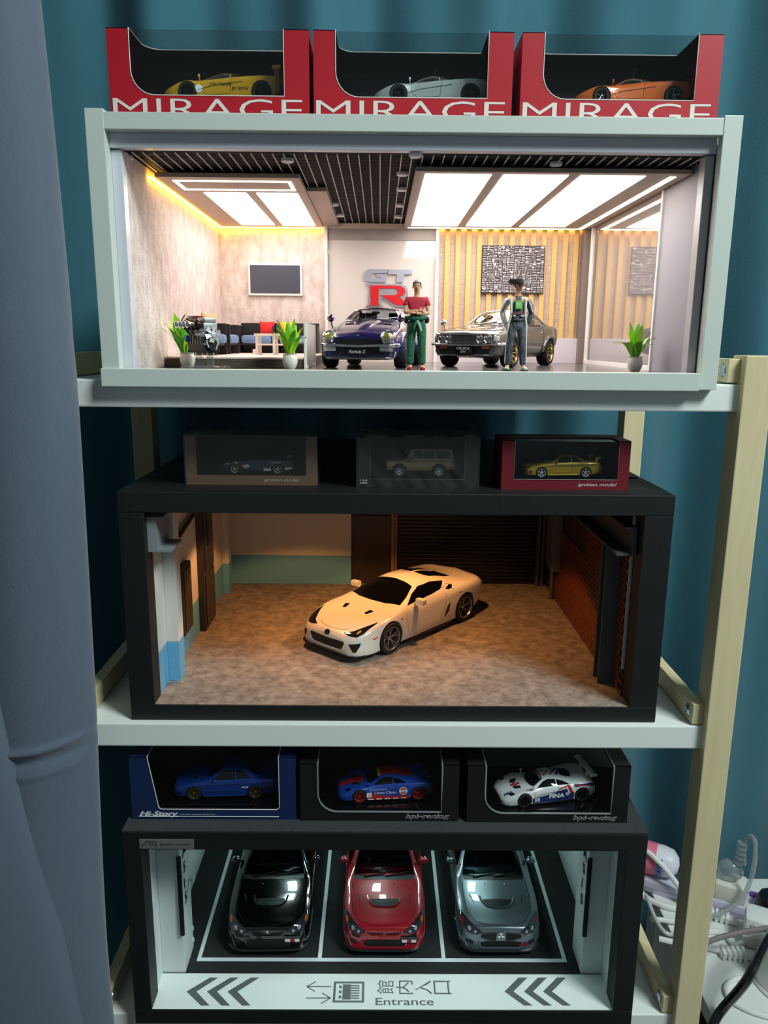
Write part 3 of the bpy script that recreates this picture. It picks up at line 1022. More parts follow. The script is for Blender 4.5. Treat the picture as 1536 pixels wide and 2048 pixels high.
def make_zed(label, loc, rz):
    col = paint('deep_blue_paint', (30, 24, 92), 0.3, 0.25)
    spec = dict(ZED)
    spec['rim_mat'] = mat('silver_rim', (170, 170, 172), 0.2, 1.0)
    c = Car('long_nose_coupe_model_car', label, spec, 19.2, loc, rz, col)
    c.decal('windscreen', 'top', symt([(1.62, 0.0), (1.64, 0.4), (1.70, 0.60), (2.12, 0.475), (2.16, 0.2)][1:]), CLEARGLASS, 0.004)
    c.strip('windscreen_frame', 'top', [(2.14, 0.0), (2.13, 0.475), (1.69, 0.615), (1.62, 0.4), (1.60, 0.0)], 0.013, CHROME, mirror=True)
    c.decal('side_window', 'right', [(1.80, 0.91), (2.22, 1.18), (2.75, 1.18), (3.06, 1.07), (3.12, 0.94)], CLEARGLASS, 0.004, mirror=True)
    c.strip('side_window_frame', 'right', [(1.80, 0.90), (2.22, 1.18), (2.75, 1.18), (3.1, 1.07), (3.15, 0.93), (1.80, 0.90)], 0.011, CHROME2, mirror=True)
    c.decal('rear_window', 'top', symt([(2.95, 0.43), (3.6, 0.48)]), CLEARGLASS, 0.004)
    c.decal('cowl', 'top', symt([(1.5, 0.56), (1.6, 0.58)]), BLACKTRIM, 0.004)
    cabin(c, 1.68, 2.2, 0.4, 0.58, INTERIOR, 0.955)
    mb = MB()
    mb.ell(c.P(1.95, 0, 1.13), (0.1 * c.k, 0.02 * c.k, 0.035 * c.k), 10, 6)
    mb.obj('rear_view_mirror', INTERIOR, c.root, True)
    for a, b in (((1.58, 0.1), (1.74, 0.5)), ((1.58, -0.35), (1.72, 0.08))):
        c.strip('wiper', 'top', [a, b], 0.010, CHROME2, 0.02)
    # bonnet: gap, power bulge, vents
    c.strip('bonnet_gap', 'top', [(1.5, 0.62), (1.0, 0.56), (0.4, 0.50), (0.06, 0.46), (0.04, 0)], 0.006, LINE, mirror=True)
    mb = MB()
    bul = []
    for i in range(13):
        x = 0.35 + 1.1 * i / 12
        hw = 0.10 + 0.12 * (i / 12)
        h = 0.035 * math.sin(PI * min(1, i / 10) * 0.5)
        zz = c.fn['zt'](x)
        bul.append((x, hw, h, zz))
    v = []
    for x, hw, h, zz in bul:
        for j in range(9):
            t = -1 + 2 * j / 8
            v.append(c.P(x, t * hw, c.hit('top', x, t * hw)[0].z + 0.001 + h * (1 - t * t) ** 0.5 if abs(t) < 1 else c.hit('top', x, t * hw)[0].z - 0.004))
    f = [(i * 9 + j, i * 9 + j + 1, (i + 1) * 9 + j + 1, (i + 1) * 9 + j) for i in range(12) for j in range(8)]
    mb.add(v, f)
    mb.obj('bonnet_bulge', col, c.root, True)
    c.decal('bonnet_vent', 'top', [(1.30, 0.32), (1.30, 0.50), (1.12, 0.47), (1.12, 0.32)], BLACKTRIM, 0.006, mirror=True, step=0.04)
    c.strip('vent_trim', 'top', [(1.30, 0.31), (1.11, 0.31), (1.11, 0.48), (1.30, 0.51)], 0.008, CHROME2, 0.008, mirror=True)
    # headlight scoops
    c.roundlight('front', 0.575, 0.62, 0.105, mat('yellow_headlight', (128, 128, 60), 0.12, coat=1.0), mat('scoop_silver', (190, 190, 200), 0.15, 1.0), 0.04, ringr=0.02)
    c.strip('scoop_edge', 'top', [(0.06, 0.455), (0.25, 0.47), (0.5, 0.52)], 0.014, CHROME, 0.004, mirror=True)
    # dark grille mouth, chrome bumper, plate, lower lamps
    c.decal('grille', 'front', sym([(0.0, 0.575), (0.44, 0.56), (0.46, 0.47), (0.40, 0.40), (0, 0.40)]), GRILLEBLACK, 0.008, step=0.04)
    c.strip('bumper', 'front', [(0.74, 0.455), (0.6, 0.452), (0.3, 0.445), (0.12, 0.435), (0, 0.43), (-0.12, 0.435), (-0.3, 0.445), (-0.6, 0.452), (-0.74, 0.455)], 0.034, CHROME, 0.035, n=10)
    for sg in (1, -1):
        c.boxr('bumper_side', 0.05, 0.45, sg * 0.735, sg * 0.77, 0.43, 0.48, CHROME, 0.012)
    c.decal('lower_valance_opening', 'front', sym([(0.0, 0.40), (0.42, 0.40), (0.52, 0.33), (0.50, 0.27), (0, 0.26)]), GRILLEBLACK, 0.006, step=0.04)
    c.decal('fog_lamp', 'front', rrect(0.43, 0.66, 0.34, 0.42, 0.02), LENSCLEAR, 0.02, mirror=True, step=0.04)
    c.strip('front_spoiler', 'front', [(0.70, 0.33), (0.66, 0.22), (0.4, 0.205), (-0.4, 0.205), (-0.66, 0.22), (-0.70, 0.33)], 0.03, CHROME2, 0.01, n=8)
    p = c.boxr('name_plate', -0.05, -0.02, -0.20, 0.20, 0.27, 0.39, GLOSSBLACK, 0.006)
    fit_text('plate_lettering', 'Fairlady Z', lambda u, w: c.P(-0.052, u, w + 0.305), -0.16, 0.16, 0.055, WHITEPRINT, p, shear=0.2)
    c.decal('nose_badge', 'front', circle(0, 0.635, 0.05, 12, 0.012), CHROME, 0.01, step=0.05)
    # fender mirrors on stalks, flares
    for sg in (1, -1):
        q, nn = c.hit('top', 0.78, sg * 0.68)
        mb = MB()
        mb.tube([c.P(q.x, q.y, q.z - 0.01), c.P(q.x, q.y + sg * 0.03, q.z + 0.13)], 0.016 * c.k, 6)
        mb.ell(c.P(q.x + 0.0, q.y + sg * 0.035, q.z + 0.18), (0.075 * c.k, 0.07 * c.k, 0.075 * c.k), 12, 8)
        mb.obj('fender_mirror', mat('mirror_chrome_dark', (120, 115, 130), 0.1, 1.0), c.root, True)
    for ax, v in ((0.84, 0.30), (3.145, 0.305)):
        for sg, vw in ((1, 'right'), (-1, 'left')):
            pts = []
            for kk in range(15):
                t = PI * (0.02 + 0.96 * kk / 14)
                pts.append((ax + (v + 0.075) * math.cos(t), 0.31 + (v + 0.075) * math.sin(t)))
            c.strip('fender_flare', vw, pts, 0.045, col, 0.0, n=8)
    c.decal('side_marker', 'right', rrect(0.3, 0.42, 0.56, 0.60, 0.015), REDLAMP, 0.006, mirror=True)
    return c


# ---------------------------------------------------------------- 1970s notchback coupe
CELICA = dict(L=4.165, W=1.64, fa=0.79, ra=3.215, Rf=0.30, Rr=0.305, wz=0.305, gap=0.05,
              zt=[(0, 0.72), (0.03, 0.755), (0.15, 0.785), (0.8, 0.855), (1.42, 0.925), (1.6, 1.01), (2.05, 1.26), (2.35, 1.305), (2.75, 1.29), (3.0, 1.22), (3.4, 1.0), (3.9, 0.93), (4.1, 0.90), (4.165, 0.80)],
              wr=[(0, 0.58), (0.1, 0.62), (0.5, 0.64), (1.4, 0.66), (2.05, 0.51), (2.75, 0.50), (3.0, 0.52), (3.45, 0.62), (4.0, 0.62), (4.165, 0.56)],
              zr=[(0, 0.70), (0.05, 0.735), (0.15, 0.765), (0.8, 0.835), (1.42, 0.895), (2.05, 1.215), (2.35, 1.255), (2.75, 1.24), (3.0, 1.17), (3.42, 0.97), (3.9, 0.90), (4.165, 0.78)],
              ws=[(0, 0.68), (0.05, 0.71), (0.3, 0.755), (0.79, 0.775), (1.5, 0.77), (2.5, 0.775), (3.2, 0.785), (3.9, 0.74), (4.1, 0.69), (4.165, 0.64)],
              zs=[(0, 0.66), (0.1, 0.70), (0.79, 0.77), (1.5, 0.81), (2.3, 0.83), (2.9, 0.90), (3.4, 0.90), (4.0, 0.84), (4.165, 0.74)],
              wm=[(0, 0.70), (0.05, 0.735), (0.3, 0.785), (0.79, 0.80), (1.5, 0.795), (2.5, 0.80), (3.2, 0.81), (3.9, 0.76), (4.165, 0.66)],
              zm=[(0, 0.5), (0.79, 0.55), (1.5, 0.55), (3.2, 0.6), (4.165, 0.55)],
              wb=[(0, 0.62), (0.05, 0.66), (0.3, 0.72), (0.79, 0.72), (1.5, 0.71), (3.2, 0.72), (4.165, 0.6)],
              zb=[(0, 0.24), (0.4, 0.2), (3.4, 0.2), (4.165, 0.34)],
              rad=(0.3, 0.35, 0.28, 0.22), N=60, spokes=8, spw=0.22, dish=0.5, rimr=0.68, inset=-0.01, twf=0.24, twr=0.26,
              cut_front=[([(-0.59, 0.96), (0.59, 0.96), (0.475, 1.225), (-0.475, 1.225)], 1.2, 3.6)],
              cut_side=[[(1.72, 0.89), (2.12, 1.2), (2.70, 1.2), (3.0, 0.98), (3.02, 0.94), (2.6, 0.90)]],
              cut_box=[(1.6, 3.0, -0.63, 0.63, 0.4, 1.0)])


def make_celica(label, loc, rz):
    col = paint('olive_grey_paint', (84, 85, 78), 0.1, 0.3)
    spec = dict(CELICA)
    spec['rim_mat'] = mat('pale_gold_rim', (205, 190, 140), 0.2, 1.0)
    c = Car('notchback_coupe_model_car', label, spec, 19.4, loc, rz, col)
    c.decal('windscreen', 'top', symt([(1.52, 0.4), (1.57, 0.62), (2.03, 0.485), (2.07, 0.2)]), CLEARGLASS, 0.004)
    c.strip('windscreen_frame', 'top', [(2.06, 0.0), (2.04, 0.485), (1.56, 0.635), (1.51, 0.4), (1.49, 0.0)], 0.013, CHROME, mirror=True)
    c.decal('side_window', 'right', [(1.66, 0.87), (2.10, 1.21), (2.70, 1.21), (3.02, 0.97), (2.6, 0.885)], CLEARGLASS, 0.004, mirror=True)
    c.strip('side_window_frame', 'right', [(1.66, 0.865), (2.10, 1.215), (2.70, 1.215), (3.05, 0.97), (2.6, 0.88), (1.66, 0.865)], 0.012, CHROME, mirror=True)
    c.strip('window_pillar', 'right', [(2.62, 1.21), (2.72, 0.90)], 0.012, CHROME2, mirror=True)
    c.decal('rear_window', 'top', symt([(3.05, 0.46), (3.38, 0.54)]), CLEARGLASS, 0.004)
    cabin(c, 1.55, 2.05, 0.4, 0.6, INTERIOR, 0.92)
    for a, b in (((1.46, 0.1), (1.60, 0.5)), ((1.46, -0.35), (1.58, 0.08))):
        c.strip('wiper', 'top', [a, b], 0.010, CHROME2, 0.02)
    c.strip('bonnet_gap', 'top', [(1.42, 0.64), (0.8, 0.63), (0.14, 0.61), (0.11, 0)], 0.006, LINE, mirror=True)
    c.decal('bonnet_vent', 'top', [(0.75, 0.22), (0.75, 0.40), (0.62, 0.40), (0.62, 0.22)], BLACKTRIM, 0.006, mirror=True, step=0.04)
    # grille panel with four round lamps
    c.decal('grille', 'front', rrect(-0.60, 0.60, 0.53, 0.67, 0.02), mat('grille_charcoal', (42, 42, 44), 0.45), 0.01, step=0.05)
    c.strip('grille_top_trim', 'front', [(0.72, 0.695), (0.4, 0.70), (-0.4, 0.70), (-0.72, 0.695)], 0.014, CHROME, 0.014)
    lm = mat('quad_headlight', (120, 122, 120), 0.1, 0.7, coat=1.0)
    c.roundlight('front', 0.54, 0.605, 0.075, lm, CHROME, 0.03, ringr=0.012)
    c.roundlight('front', 0.365, 0.605, 0.075, lm, CHROME, 0.03, ringr=0.012)
    c.text('grille_badge', 'front', 'GTV', -0.10, 0.578, 0.07, CHROME2, 0.018, width=0.22)
    c.decal('indicator', 'front', [(0.66, 0.56), (0.74, 0.56), (0.735, 0.65), (0.66, 0.67)], LENSCLEAR, 0.012, mirror=True, step=0.03)
    # wrap-round chrome bumper
    b_ = [(0.78, 0.50), (0.70, 0.495), (0.3, 0.485), (0, 0.48), (-0.3, 0.485), (-0.70, 0.495), (-0.78, 0.50)]
    c.strip('bumper', 'front', b_, 0.045, CHROME, 0.03, n=10, flat=(1.2, 0.8))
    for sg in (1, -1):
        c.boxr('bumper_side', 0.08, 0.42, sg * 0.755, sg * 0.80, 0.46, 0.54, CHROME, 0.015)
    c.decal('lower_valance', 'front', sym([(0.0, 0.44), (0.60, 0.44), (0.55, 0.28), (0, 0.27)]), GRILLEBLACK, 0.008, step=0.05)
    c.decal('valance_lamp', 'front', rrect(0.40, 0.58, 0.40, 0.44, 0.015), AMBER, 0.014, mirror=True, step=0.04)
    c.strip('lower_lip', 'front', [(0.68, 0.36), (0.62, 0.265), (-0.62, 0.265), (-0.68, 0.36)], 0.016, CHROME2, 0.01)
    p = c.boxr('name_plate', -0.07, -0.04, -0.21, 0.21, 0.29, 0.45, GLOSSBLACK, 0.006)
    fit_text('plate_lettering', 'CELICA', lambda u, w: c.P(-0.072, u, w + 0.38), -0.15, 0.15, 0.05, WHITEPRINT, p)
    fit_text('plate_lettering', 'GTV', lambda u, w: c.P(-0.072, u, w + 0.315), -0.06, 0.06, 0.045, WHITEPRINT, p)
    for sg in (1, -1):
        q, nn = c.hit('top', 0.45, sg * 0.68)
        mb = MB()
        mb.tube([c.P(q.x, q.y, q.z - 0.01), c.P(q.x, q.y + sg * 0.03, q.z + 0.12)], 0.014 * c.k, 6)
        mb.ell(c.P(q.x, q.y + sg * 0.035, q.z + 0.165), (0.07 * c.k, 0.075 * c.k, 0.07 * c.k), 12, 8)
        mb.obj('fender_mirror', CHROME, c.root, True)
    c.strip('door_gap', 'right', [(1.52, 0.84), (1.5, 0.3), (2.68, 0.3), (2.78, 0.6), (2.76, 0.9)], 0.006, LINE, mirror=True)
    c.strip('rocker_trim', 'right', [(1.2, 0.235), (2.8, 0.235)], 0.016, CHROME2, 0.01, mirror=True)
    c.strip('side_script', 'right', [(2.0, 0.52), (2.55, 0.52)], 0.01, CHROME2, 0.004, mirror=True)
    c.strip('side_script', 'right', [(2.0, 0.48), (2.58, 0.48)], 0.01, CHROME2, 0.004, mirror=True)
    c.strip('door_handle', 'right', [(2.48, 0.77), (2.64, 0.78)], 0.016, CHROME, 0.01, mirror=True)
    c.strip('waist_line', 'right', [(0.3, 0.735), (1.5, 0.80), (2.6, 0.855), (3.0, 0.93), (3.6, 0.91), (4.05, 0.84)], 0.008, CHROME2, 0.0, mirror=True)
    c.decal('side_marker', 'right', rrect(0.3, 0.45, 0.5, 0.545, 0.015), AMBER, 0.006, mirror=True)
    for ax, v in ((0.79, 0.30), (3.215, 0.305)):
        for vw in ('right', 'left'):
            pts = [(ax + (v + 0.075) * math.cos(PI * (0.02 + 0.96 * kk / 14)), 0.305 + (v + 0.075) * math.sin(PI * (0.02 + 0.96 * kk / 14))) for kk in range(15)]
            c.strip('fender_flare', vw, pts, 0.05, col, 0.0, n=8)
    return c


# ---------------------------------------------------------------- mid-engined supercar (road and race bodies)
F1 = dict(L=4.36, W=1.86, fa=0.98, ra=3.70, Rf=0.32, Rr=0.345, wz=0.33, gap=0.03,
          zt=[(0, 0.34), (0.08, 0.42), (0.4, 0.55), (0.9, 0.65), (1.3, 0.73), (1.5, 0.82), (2.0, 1.08), (2.3, 1.14), (2.7, 1.10), (3.2, 0.98), (3.8, 0.90), (4.2, 0.88), (4.3, 0.86), (4.36, 0.74)],
          wr=[(0, 0.35), (0.3, 0.5), (0.9, 0.52), (1.35, 0.58), (2.0, 0.42), (2.6, 0.42), (3.2, 0.50), (3.8, 0.66), (4.36, 0.66)],
          zr=[(0, 0.34), (0.08, 0.42), (0.4, 0.56), (0.9, 0.68), (1.35, 0.74), (2.0, 1.04), (2.3, 1.09), (2.7, 1.05), (3.2, 0.94), (3.8, 0.90), (4.2, 0.88), (4.36, 0.73)],
          ws=[(0, 0.5), (0.1, 0.66), (0.4, 0.78), (0.98, 0.84), (1.7, 0.80), (2.5, 0.82), (3.2, 0.88), (3.7, 0.90), (4.2, 0.87), (4.36, 0.8)],
          zs=[(0, 0.31), (0.3, 0.48), (0.7, 0.66), (0.98, 0.72), (1.3, 0.70), (1.7, 0.68), (2.5, 0.78), (3.2, 0.86), (3.7, 0.88), (4.2, 0.86), (4.36, 0.7)],
          wm=[(0, 0.56), (0.1, 0.72), (0.4, 0.86), (0.98, 0.92), (1.6, 0.84), (2.4, 0.86), (3.2, 0.91), (3.7, 0.93), (4.2, 0.9), (4.36, 0.82)],
          zm=[(0, 0.22), (0.5, 0.4), (0.98, 0.52), (1.7, 0.42), (2.6, 0.5), (3.7, 0.62), (4.36, 0.55)],
          wb=[(0, 0.54), (0.1, 0.7), (0.4, 0.84), (0.98, 0.88), (3.7, 0.9), (4.36, 0.8)],
          zb=[(0, 0.10), (3.5, 0.11), (4.1, 0.16), (4.36, 0.3)],
          rad=(0.15, 0.45, 0.42, 0.4), N=52, spokes=5, spw=0.26, dish=0.25, rimr=0.70, inset=0.01, twf=0.24, twr=0.3, sharp=45)


def make_f1(name, label, scale, loc, rz, col, rim, kind='road', group=None):
    spec = dict(F1)
    spec['rim_mat'] = rim
    if kind == 'race':
        spec['spokes'] = 5
        spec['rimr'] = 0.72
    c = Car(name, label, spec, scale, loc, rz, col, group)
    c.decal('windscreen', 'top', [(1.34, 0), (1.40, 0.4), (1.52, 0.55), (1.95, 0.40), (2.0, 0.15), (2.0, -0.15), (1.95, -0.40), (1.52, -0.55), (1.40, -0.4)], CARGLASS, 0.008)
    c.decal('side_window', 'right', [(1.62, 0.75), (1.95, 0.95), (2.2, 1.02), (2.5, 1.01), (2.52, 0.83)], CARGLASS, 0.008, mirror=True)
    c.decal('quarter_window', 'right', [(2.56, 0.83), (2.55, 1.0), (2.85, 0.94), (3.12, 0.86)], CARGLASS, 0.008, mirror=True)
    c.decal('engine_cover_window', 'top', symt([(2.85, 0.06), (2.9, 0.30), (3.35, 0.36), (3.45, 0.06)]), GLOSSBLACK, 0.008)
    c.strip('door_gap', 'right', [(1.45, 0.68), (1.5, 0.35), (1.7, 0.2), (2.55, 0.25), (2.6, 0.8)], 0.008, LINE, mirror=True)
    c.strip('side_scallop', 'right', [(1.35, 0.36), (1.8, 0.5), (2.4, 0.58), (3.0, 0.66)], 0.012, LINE, 0.0, mirror=True)
    c.decal('headlight', 'top', [(0.30, 0.52), (0.52, 0.56), (0.58, 0.74), (0.40, 0.72)], LENS if kind == 'road' else GLOSSBLACK, 0.008, mirror=True, step=0.05)
    c.decal('bonnet_duct', 'top', [(0.66, 0.12), (0.98, 0.20), (0.98, 0.42), (0.70, 0.36)], GRILLEBLACK, 0.008, mirror=True, step=0.05)
    c.decal('front_intake', 'front', sym([(0.15, 0.26), (0.6, 0.27), (0.58, 0.17), (0.15, 0.16)]), GRILLEBLACK, 0.008, step=0.05)
    for sg, v in ((1, 'right'), (-1, 'left')):
        p, nn = c.hit(v, 1.42, 0.70)
        mb = MB()
        q = c.P(p.x - 0.02, p.y + sg * 0.02, p.z + 0.16)
        mb.ell(q, (0.07 * c.k, 0.05 * c.k, 0.075 * c.k), 10, 6)
        mb.tube([c.P(p.x, p.y - sg * 0.05, p.z - 0.03), q], 0.025 * c.k, 5)
        mb.obj('door_mirror', col, c.root, True)
    return c


# ---------------------------------------------------------------- two-door coupe used for the small boxed cars
SKY = dict(L=4.675, W=1.78, fa=0.93, ra=3.65, Rf=0.325, Rr=0.325, wz=0.325, gap=0.035,
           zt=[(0, 0.60), (0.05, 0.66), (0.4, 0.73), (1.0, 0.86), (1.45, 0.93), (1.62, 1.01), (2.15, 1.31), (2.5, 1.355), (3.0, 1.32), (3.3, 1.24), (3.8, 1.02), (4.4, 0.98), (4.6, 0.95), (4.675, 0.82)],
           wr=[(0, 0.5), (0.3, 0.62), (1.45, 0.68), (2.15, 0.53), (3.0, 0.52), (3.35, 0.56), (3.85, 0.67), (4.5, 0.68), (4.675, 0.6)],
           zr=[(0, 0.58), (0.05, 0.64), (0.4, 0.71), (1.0, 0.84), (1.45, 0.90), (2.15, 1.27), (2.5, 1.305), (3.0, 1.27), (3.3, 1.19), (3.82, 0.98), (4.4, 0.95), (4.675, 0.8)],
           ws=[(0, 0.62), (0.1, 0.74), (0.4, 0.82), (0.93, 0.855), (1.5, 0.84), (3.0, 0.84), (3.65, 0.86), (4.4, 0.81), (4.675, 0.7)],
           zs=[(0, 0.54), (0.3, 0.66), (0.93, 0.79), (1.5, 0.83), (3.0, 0.88), (3.7, 0.92), (4.4, 0.91), (4.675, 0.76)],
           wm=[(0, 0.66), (0.1, 0.78), (0.4, 0.86), (0.93, 0.885), (1.5, 0.865), (3.0, 0.865), (3.65, 0.89), (4.4, 0.84), (4.675, 0.72)],
           zm=[(0, 0.42), (0.93, 0.56), (3.65, 0.6), (4.675, 0.52)],
           wb=[(0, 0.62), (0.1, 0.74), (0.4, 0.83), (0.93, 0.85), (3.65, 0.86), (4.675, 0.7)],
           zb=[(0, 0.14), (3.5, 0.15), (4.3, 0.2), (4.675, 0.3)],
           rad=(0.2, 0.42, 0.32, 0.3), N=48, spokes=5, spw=0.3, dish=0.15, rimr=0.74, inset=0.01)


def make_coupe(name, label, scale, loc, rz, col, rim, spoiler='high', spokes=5, group=None, dx=0.0):
    spec = dict(SKY)
    spec['rim_mat'] = rim
    spec['spokes'] = spokes
    spec['spw'] = 0.3 if spokes == 5 else 0.2
    c = Car(name, label, spec, scale, loc, rz, col, group)
    c.decal('windscreen', 'top', symt([(1.56, 0.4), (1.62, 0.62), (2.1, 0.50), (2.13, 0.2)]), CARGLASS, 0.008)
    c.decal('side_window', 'right', [(1.72, 0.90), (2.18, 1.24), (2.72, 1.26), (2.76, 0.93)], CARGLASS, 0.008, mirror=True)
    c.decal('quarter_window', 'right', [(2.81, 0.93), (2.78, 1.25), (3.05, 1.22), (3.48, 0.97)], CARGLASS, 0.008, mirror=True)
    c.decal('rear_window', 'top', symt([(3.3, 0.48), (3.75, 0.58)]), CARGLASS, 0.008)
    c.strip('door_gap', 'right', [(1.55, 0.82), (1.55, 0.3), (2.78, 0.3), (2.82, 0.9)], 0.008, LINE, mirror=True)
    c.strip('waist_line', 'right', [(0.4, 0.62), (1.5, 0.70), (3.2, 0.73), (4.3, 0.72)], 0.01, LINE, mirror=True)
    c.strip('side_skirt', 'right', [(1.35, 0.19), (3.2, 0.2)], 0.03, col, 0.012, n=8, mirror=True)
    c.decal('headlight', 'front', [(0.38, 0.55), (0.74, 0.60), (0.78, 0.66), (0.6, 0.67), (0.38, 0.62)], LENS, 0.008, mirror=True, step=0.05)
    c.decal('front_grille', 'front', sym([(0.0, 0.60), (0.3, 0.60), (0.3, 0.55), (0, 0.55)]), GRILLEBLACK, 0.008, step=0.06)
    c.decal('lower_grille', 'front', sym([(0.0, 0.40), (0.5, 0.40), (0.45, 0.25), (0, 0.24)]), GRILLEBLACK, 0.008, step=0.06)
    c.decal('bumper_duct', 'right', [(0.16, 0.42), (0.36, 0.42), (0.34, 0.30), (0.2, 0.30)], GRILLEBLACK, 0.008, mirror=True)
    c.decal('bonnet_duct', 'top', [(1.05, 0.30), (1.05, 0.46), (0.85, 0.44), (0.85, 0.30)], GRILLEBLACK, 0.008, mirror=True)
    c.decal('tail_lamp_side', 'right', [(4.5, 0.72), (4.65, 0.72), (4.63, 0.80), (4.5, 0.82)], REDLAMP, 0.008, mirror=True)
    c.mirror_pod(1.85, 0.92, col, (0.07, 0.1, 0.06), 0.11)
    if spoiler == 'high':
        wing(c, 4.25, 1.16, 0.70, 0.3, col, posts=0.62, plates=True)
    else:
        wing(c, 4.3, 1.1, 0.68, 0.22, col, posts=0.55, plates=False)
    return c


BOXY = dict(L=4.4, W=1.8, fa=0.85, ra=3.4, Rf=0.38, Rr=0.38, wz=0.38, gap=0.06,
            zt=[(0, 1.0), (0.05, 1.06), (1.1, 1.12), (1.25, 1.16), (1.6, 1.80), (1.8, 1.86), (4.2, 1.86), (4.35, 1.80), (4.4, 1.4)],
            wr=[(0, 0.66), (1.2, 0.70), (1.7, 0.70), (4.3, 0.70), (4.4, 0.68)],
            zr=[(0, 0.98), (0.05, 1.04), (1.1, 1.09), (1.25, 1.13), (1.6, 1.76), (1.8, 1.82), (4.2, 1.82), (4.4, 1.38)],
            ws=[(0, 0.76), (0.1, 0.8), (4.3, 0.8), (4.4, 0.78)], zs=[(0, 0.95), (4.4, 1.1)],
            wm=[(0, 0.78), (0.1, 0.84), (0.85, 0.88), (2, 0.85), (3.4, 0.88), (4.4, 0.8)], zm=[(0, 0.7), (4.4, 0.7)],
            wb=[(0, 0.75), (4.4, 0.78)], zb=[(0, 0.42), (2, 0.38), (4.4, 0.45)],
            rad=(0.15, 0.3, 0.15, 0.15), N=40, spokes=6, spw=0.3, dish=0.2, rimr=0.6, inset=0.02)


def make_offroader(name, label, scale, loc, rz, col, rim):
    spec = dict(BOXY)
    spec['rim_mat'] = rim
    c = Car(name, label, spec, scale, loc, rz, col)
    c.decal('windscreen', 'front', sym([(0.0, 1.22), (0.66, 1.22), (0.62, 1.74), (0, 1.74)]), CARGLASS, 0.008)
    for a, b in ((1.75, 2.3), (2.38, 3.1), (3.2, 4.1)):
        c.decal('side_window', 'right', rrect(a, b, 1.22, 1.70, 0.05), CARGLASS, 0.008, mirror=True)
    c.strip('door_gap', 'right', [(2.34, 1.7), (2.34, 0.5)], 0.01, LINE, mirror=True)
    c.strip('waist_line', 'right', [(0.2, 0.98), (4.3, 1.05)], 0.012, LINE, mirror=True)
    c.roundlight('front', 0.58, 0.86, 0.12, LENSCLEAR, CHROME2, 0.03)
    c.decal('grille', 'front', rrect(-0.42, 0.42, 0.74, 0.98, 0.03), GRILLEBLACK, 0.01)
    c.boxr('bumper', -0.08, 0.04, -0.82, 0.82, 0.45, 0.6, BLACKTRIM, 0.03)
    for ax in (0.85, 3.4):
        for vw in ('right', 'left'):
            pts = [(ax + 0.46 * math.cos(PI * kk / 12), 0.40 + 0.46 * math.sin(PI * kk / 12)) for kk in range(13)]
            c.strip('fender_flare', vw, pts, 0.05, BLACKTRIM, 0.0, n=6)
    c.mirror_pod(1.6, 1.2, BLACKTRIM, (0.06, 0.08, 0.1), 0.12)
    return c
# ------------------------------------------------------------------ curtains, shelf unit, desk
TEAL = mat('teal_curtain_cloth', (54, 110, 125), 0.85, sheen=0.15, bump=(1400, 0.35, (1, 1, 0.35)), var=(6, (46, 98, 114), 0.25, (1, 1, 0.15)))
GREYCLOTH = mat('blue_grey_curtain_cloth', (92, 102, 118), 0.9, sheen=0.3, bump=(1600, 0.3, (1, 1, 0.2)), var=(900, (84, 95, 112), 0.3, (1, 1, 0.1)))


def fold(x):
    return (0.031 * math.sin(x * 27 + 0.9) + 0.014 * math.sin(x * 49 + 2.0) + 0.006 * math.sin(x * 13 + 1.1))


mb = MB()


def tc(u, v):
    x = -0.95 + 2.2 * u
    z = -1.15 + 1.95 * v
    y = 0.500 + fold(x + 0.02 * math.sin(z * 2 + x * 5)) * (0.75 + 0.35 * (1 - v)) + 0.004 * math.sin(z * 9 + x * 30)
    return (x, y, z)


mb.add(*grid_fn(tc, 330, 26))
o = mb.obj('curtain', TEAL, None, True, recalc=False)
tag(o, 'long teal fabric curtain hanging in folds behind the shelf unit', 'curtain')

# the grey curtain in front, drawn to the left edge of the shelf
root = thing('curtain', 'blue-grey drape hanging in front of one end of the shelf unit', 'curtain', (-0.42, -0.08, -0.95))


def gc(u, v):
    z = -1.0 + 1.55 * v
    xe = -0.2575 + 0.004 * math.sin(z * 5 + 1) - 0.016 * max(0.0, z) - 0.006 * (1 if z < -0.3 else 0) * min(1, (-0.3 - z) * 4)
    # roll over at the free edge, then run to the left in soft folds
    s = u * 0.55
    if s < 0.02:
        t = s / 0.02
        x = xe - 0.008 + 0.008 * math.sin(PI * (0.15 + 0.85 * t)) if t < 0.9 else xe - 0.008 + 0.008 * math.sin(PI * 0.915) * (1 - t) * 10
        y = -0.03 - 0.027 * t
    else:
        d = s - 0.02
        x = xe - 0.008 - d
        y = -0.057 - 0.010 * math.sin(d * 46 + 0.4 + 0.5 * z) - 0.012 * math.sin(d * 19) - d * 0.12
    # a pinched crease across the drape
    zc = -0.315 + (xe - x) * -0.14
    g = math.exp(-((z - zc) / 0.004) ** 2) - 0.8 * math.exp(-((z - zc + 0.011) / 0.005) ** 2) + 0.35 * math.exp(-((z - zc + 0.024) / 0.004) ** 2)
    y -= 0.0034 * g * min(1, s / 0.02)
    zc2 = 0.03
    y -= 0.002 * math.exp(-((z - zc2) / 0.006) ** 2)
    return (x + 0.42, y + 0.08, z + 0.95)


def dense_v(n0=60):
    vs = [i / n0 for i in range(n0 + 1)]
    for c in (-0.315, -0.33):
        vs += [((c + k * 0.0012) + 1.0) / 1.55 for k in range(-26, 27)]
    return sorted(set(vs))


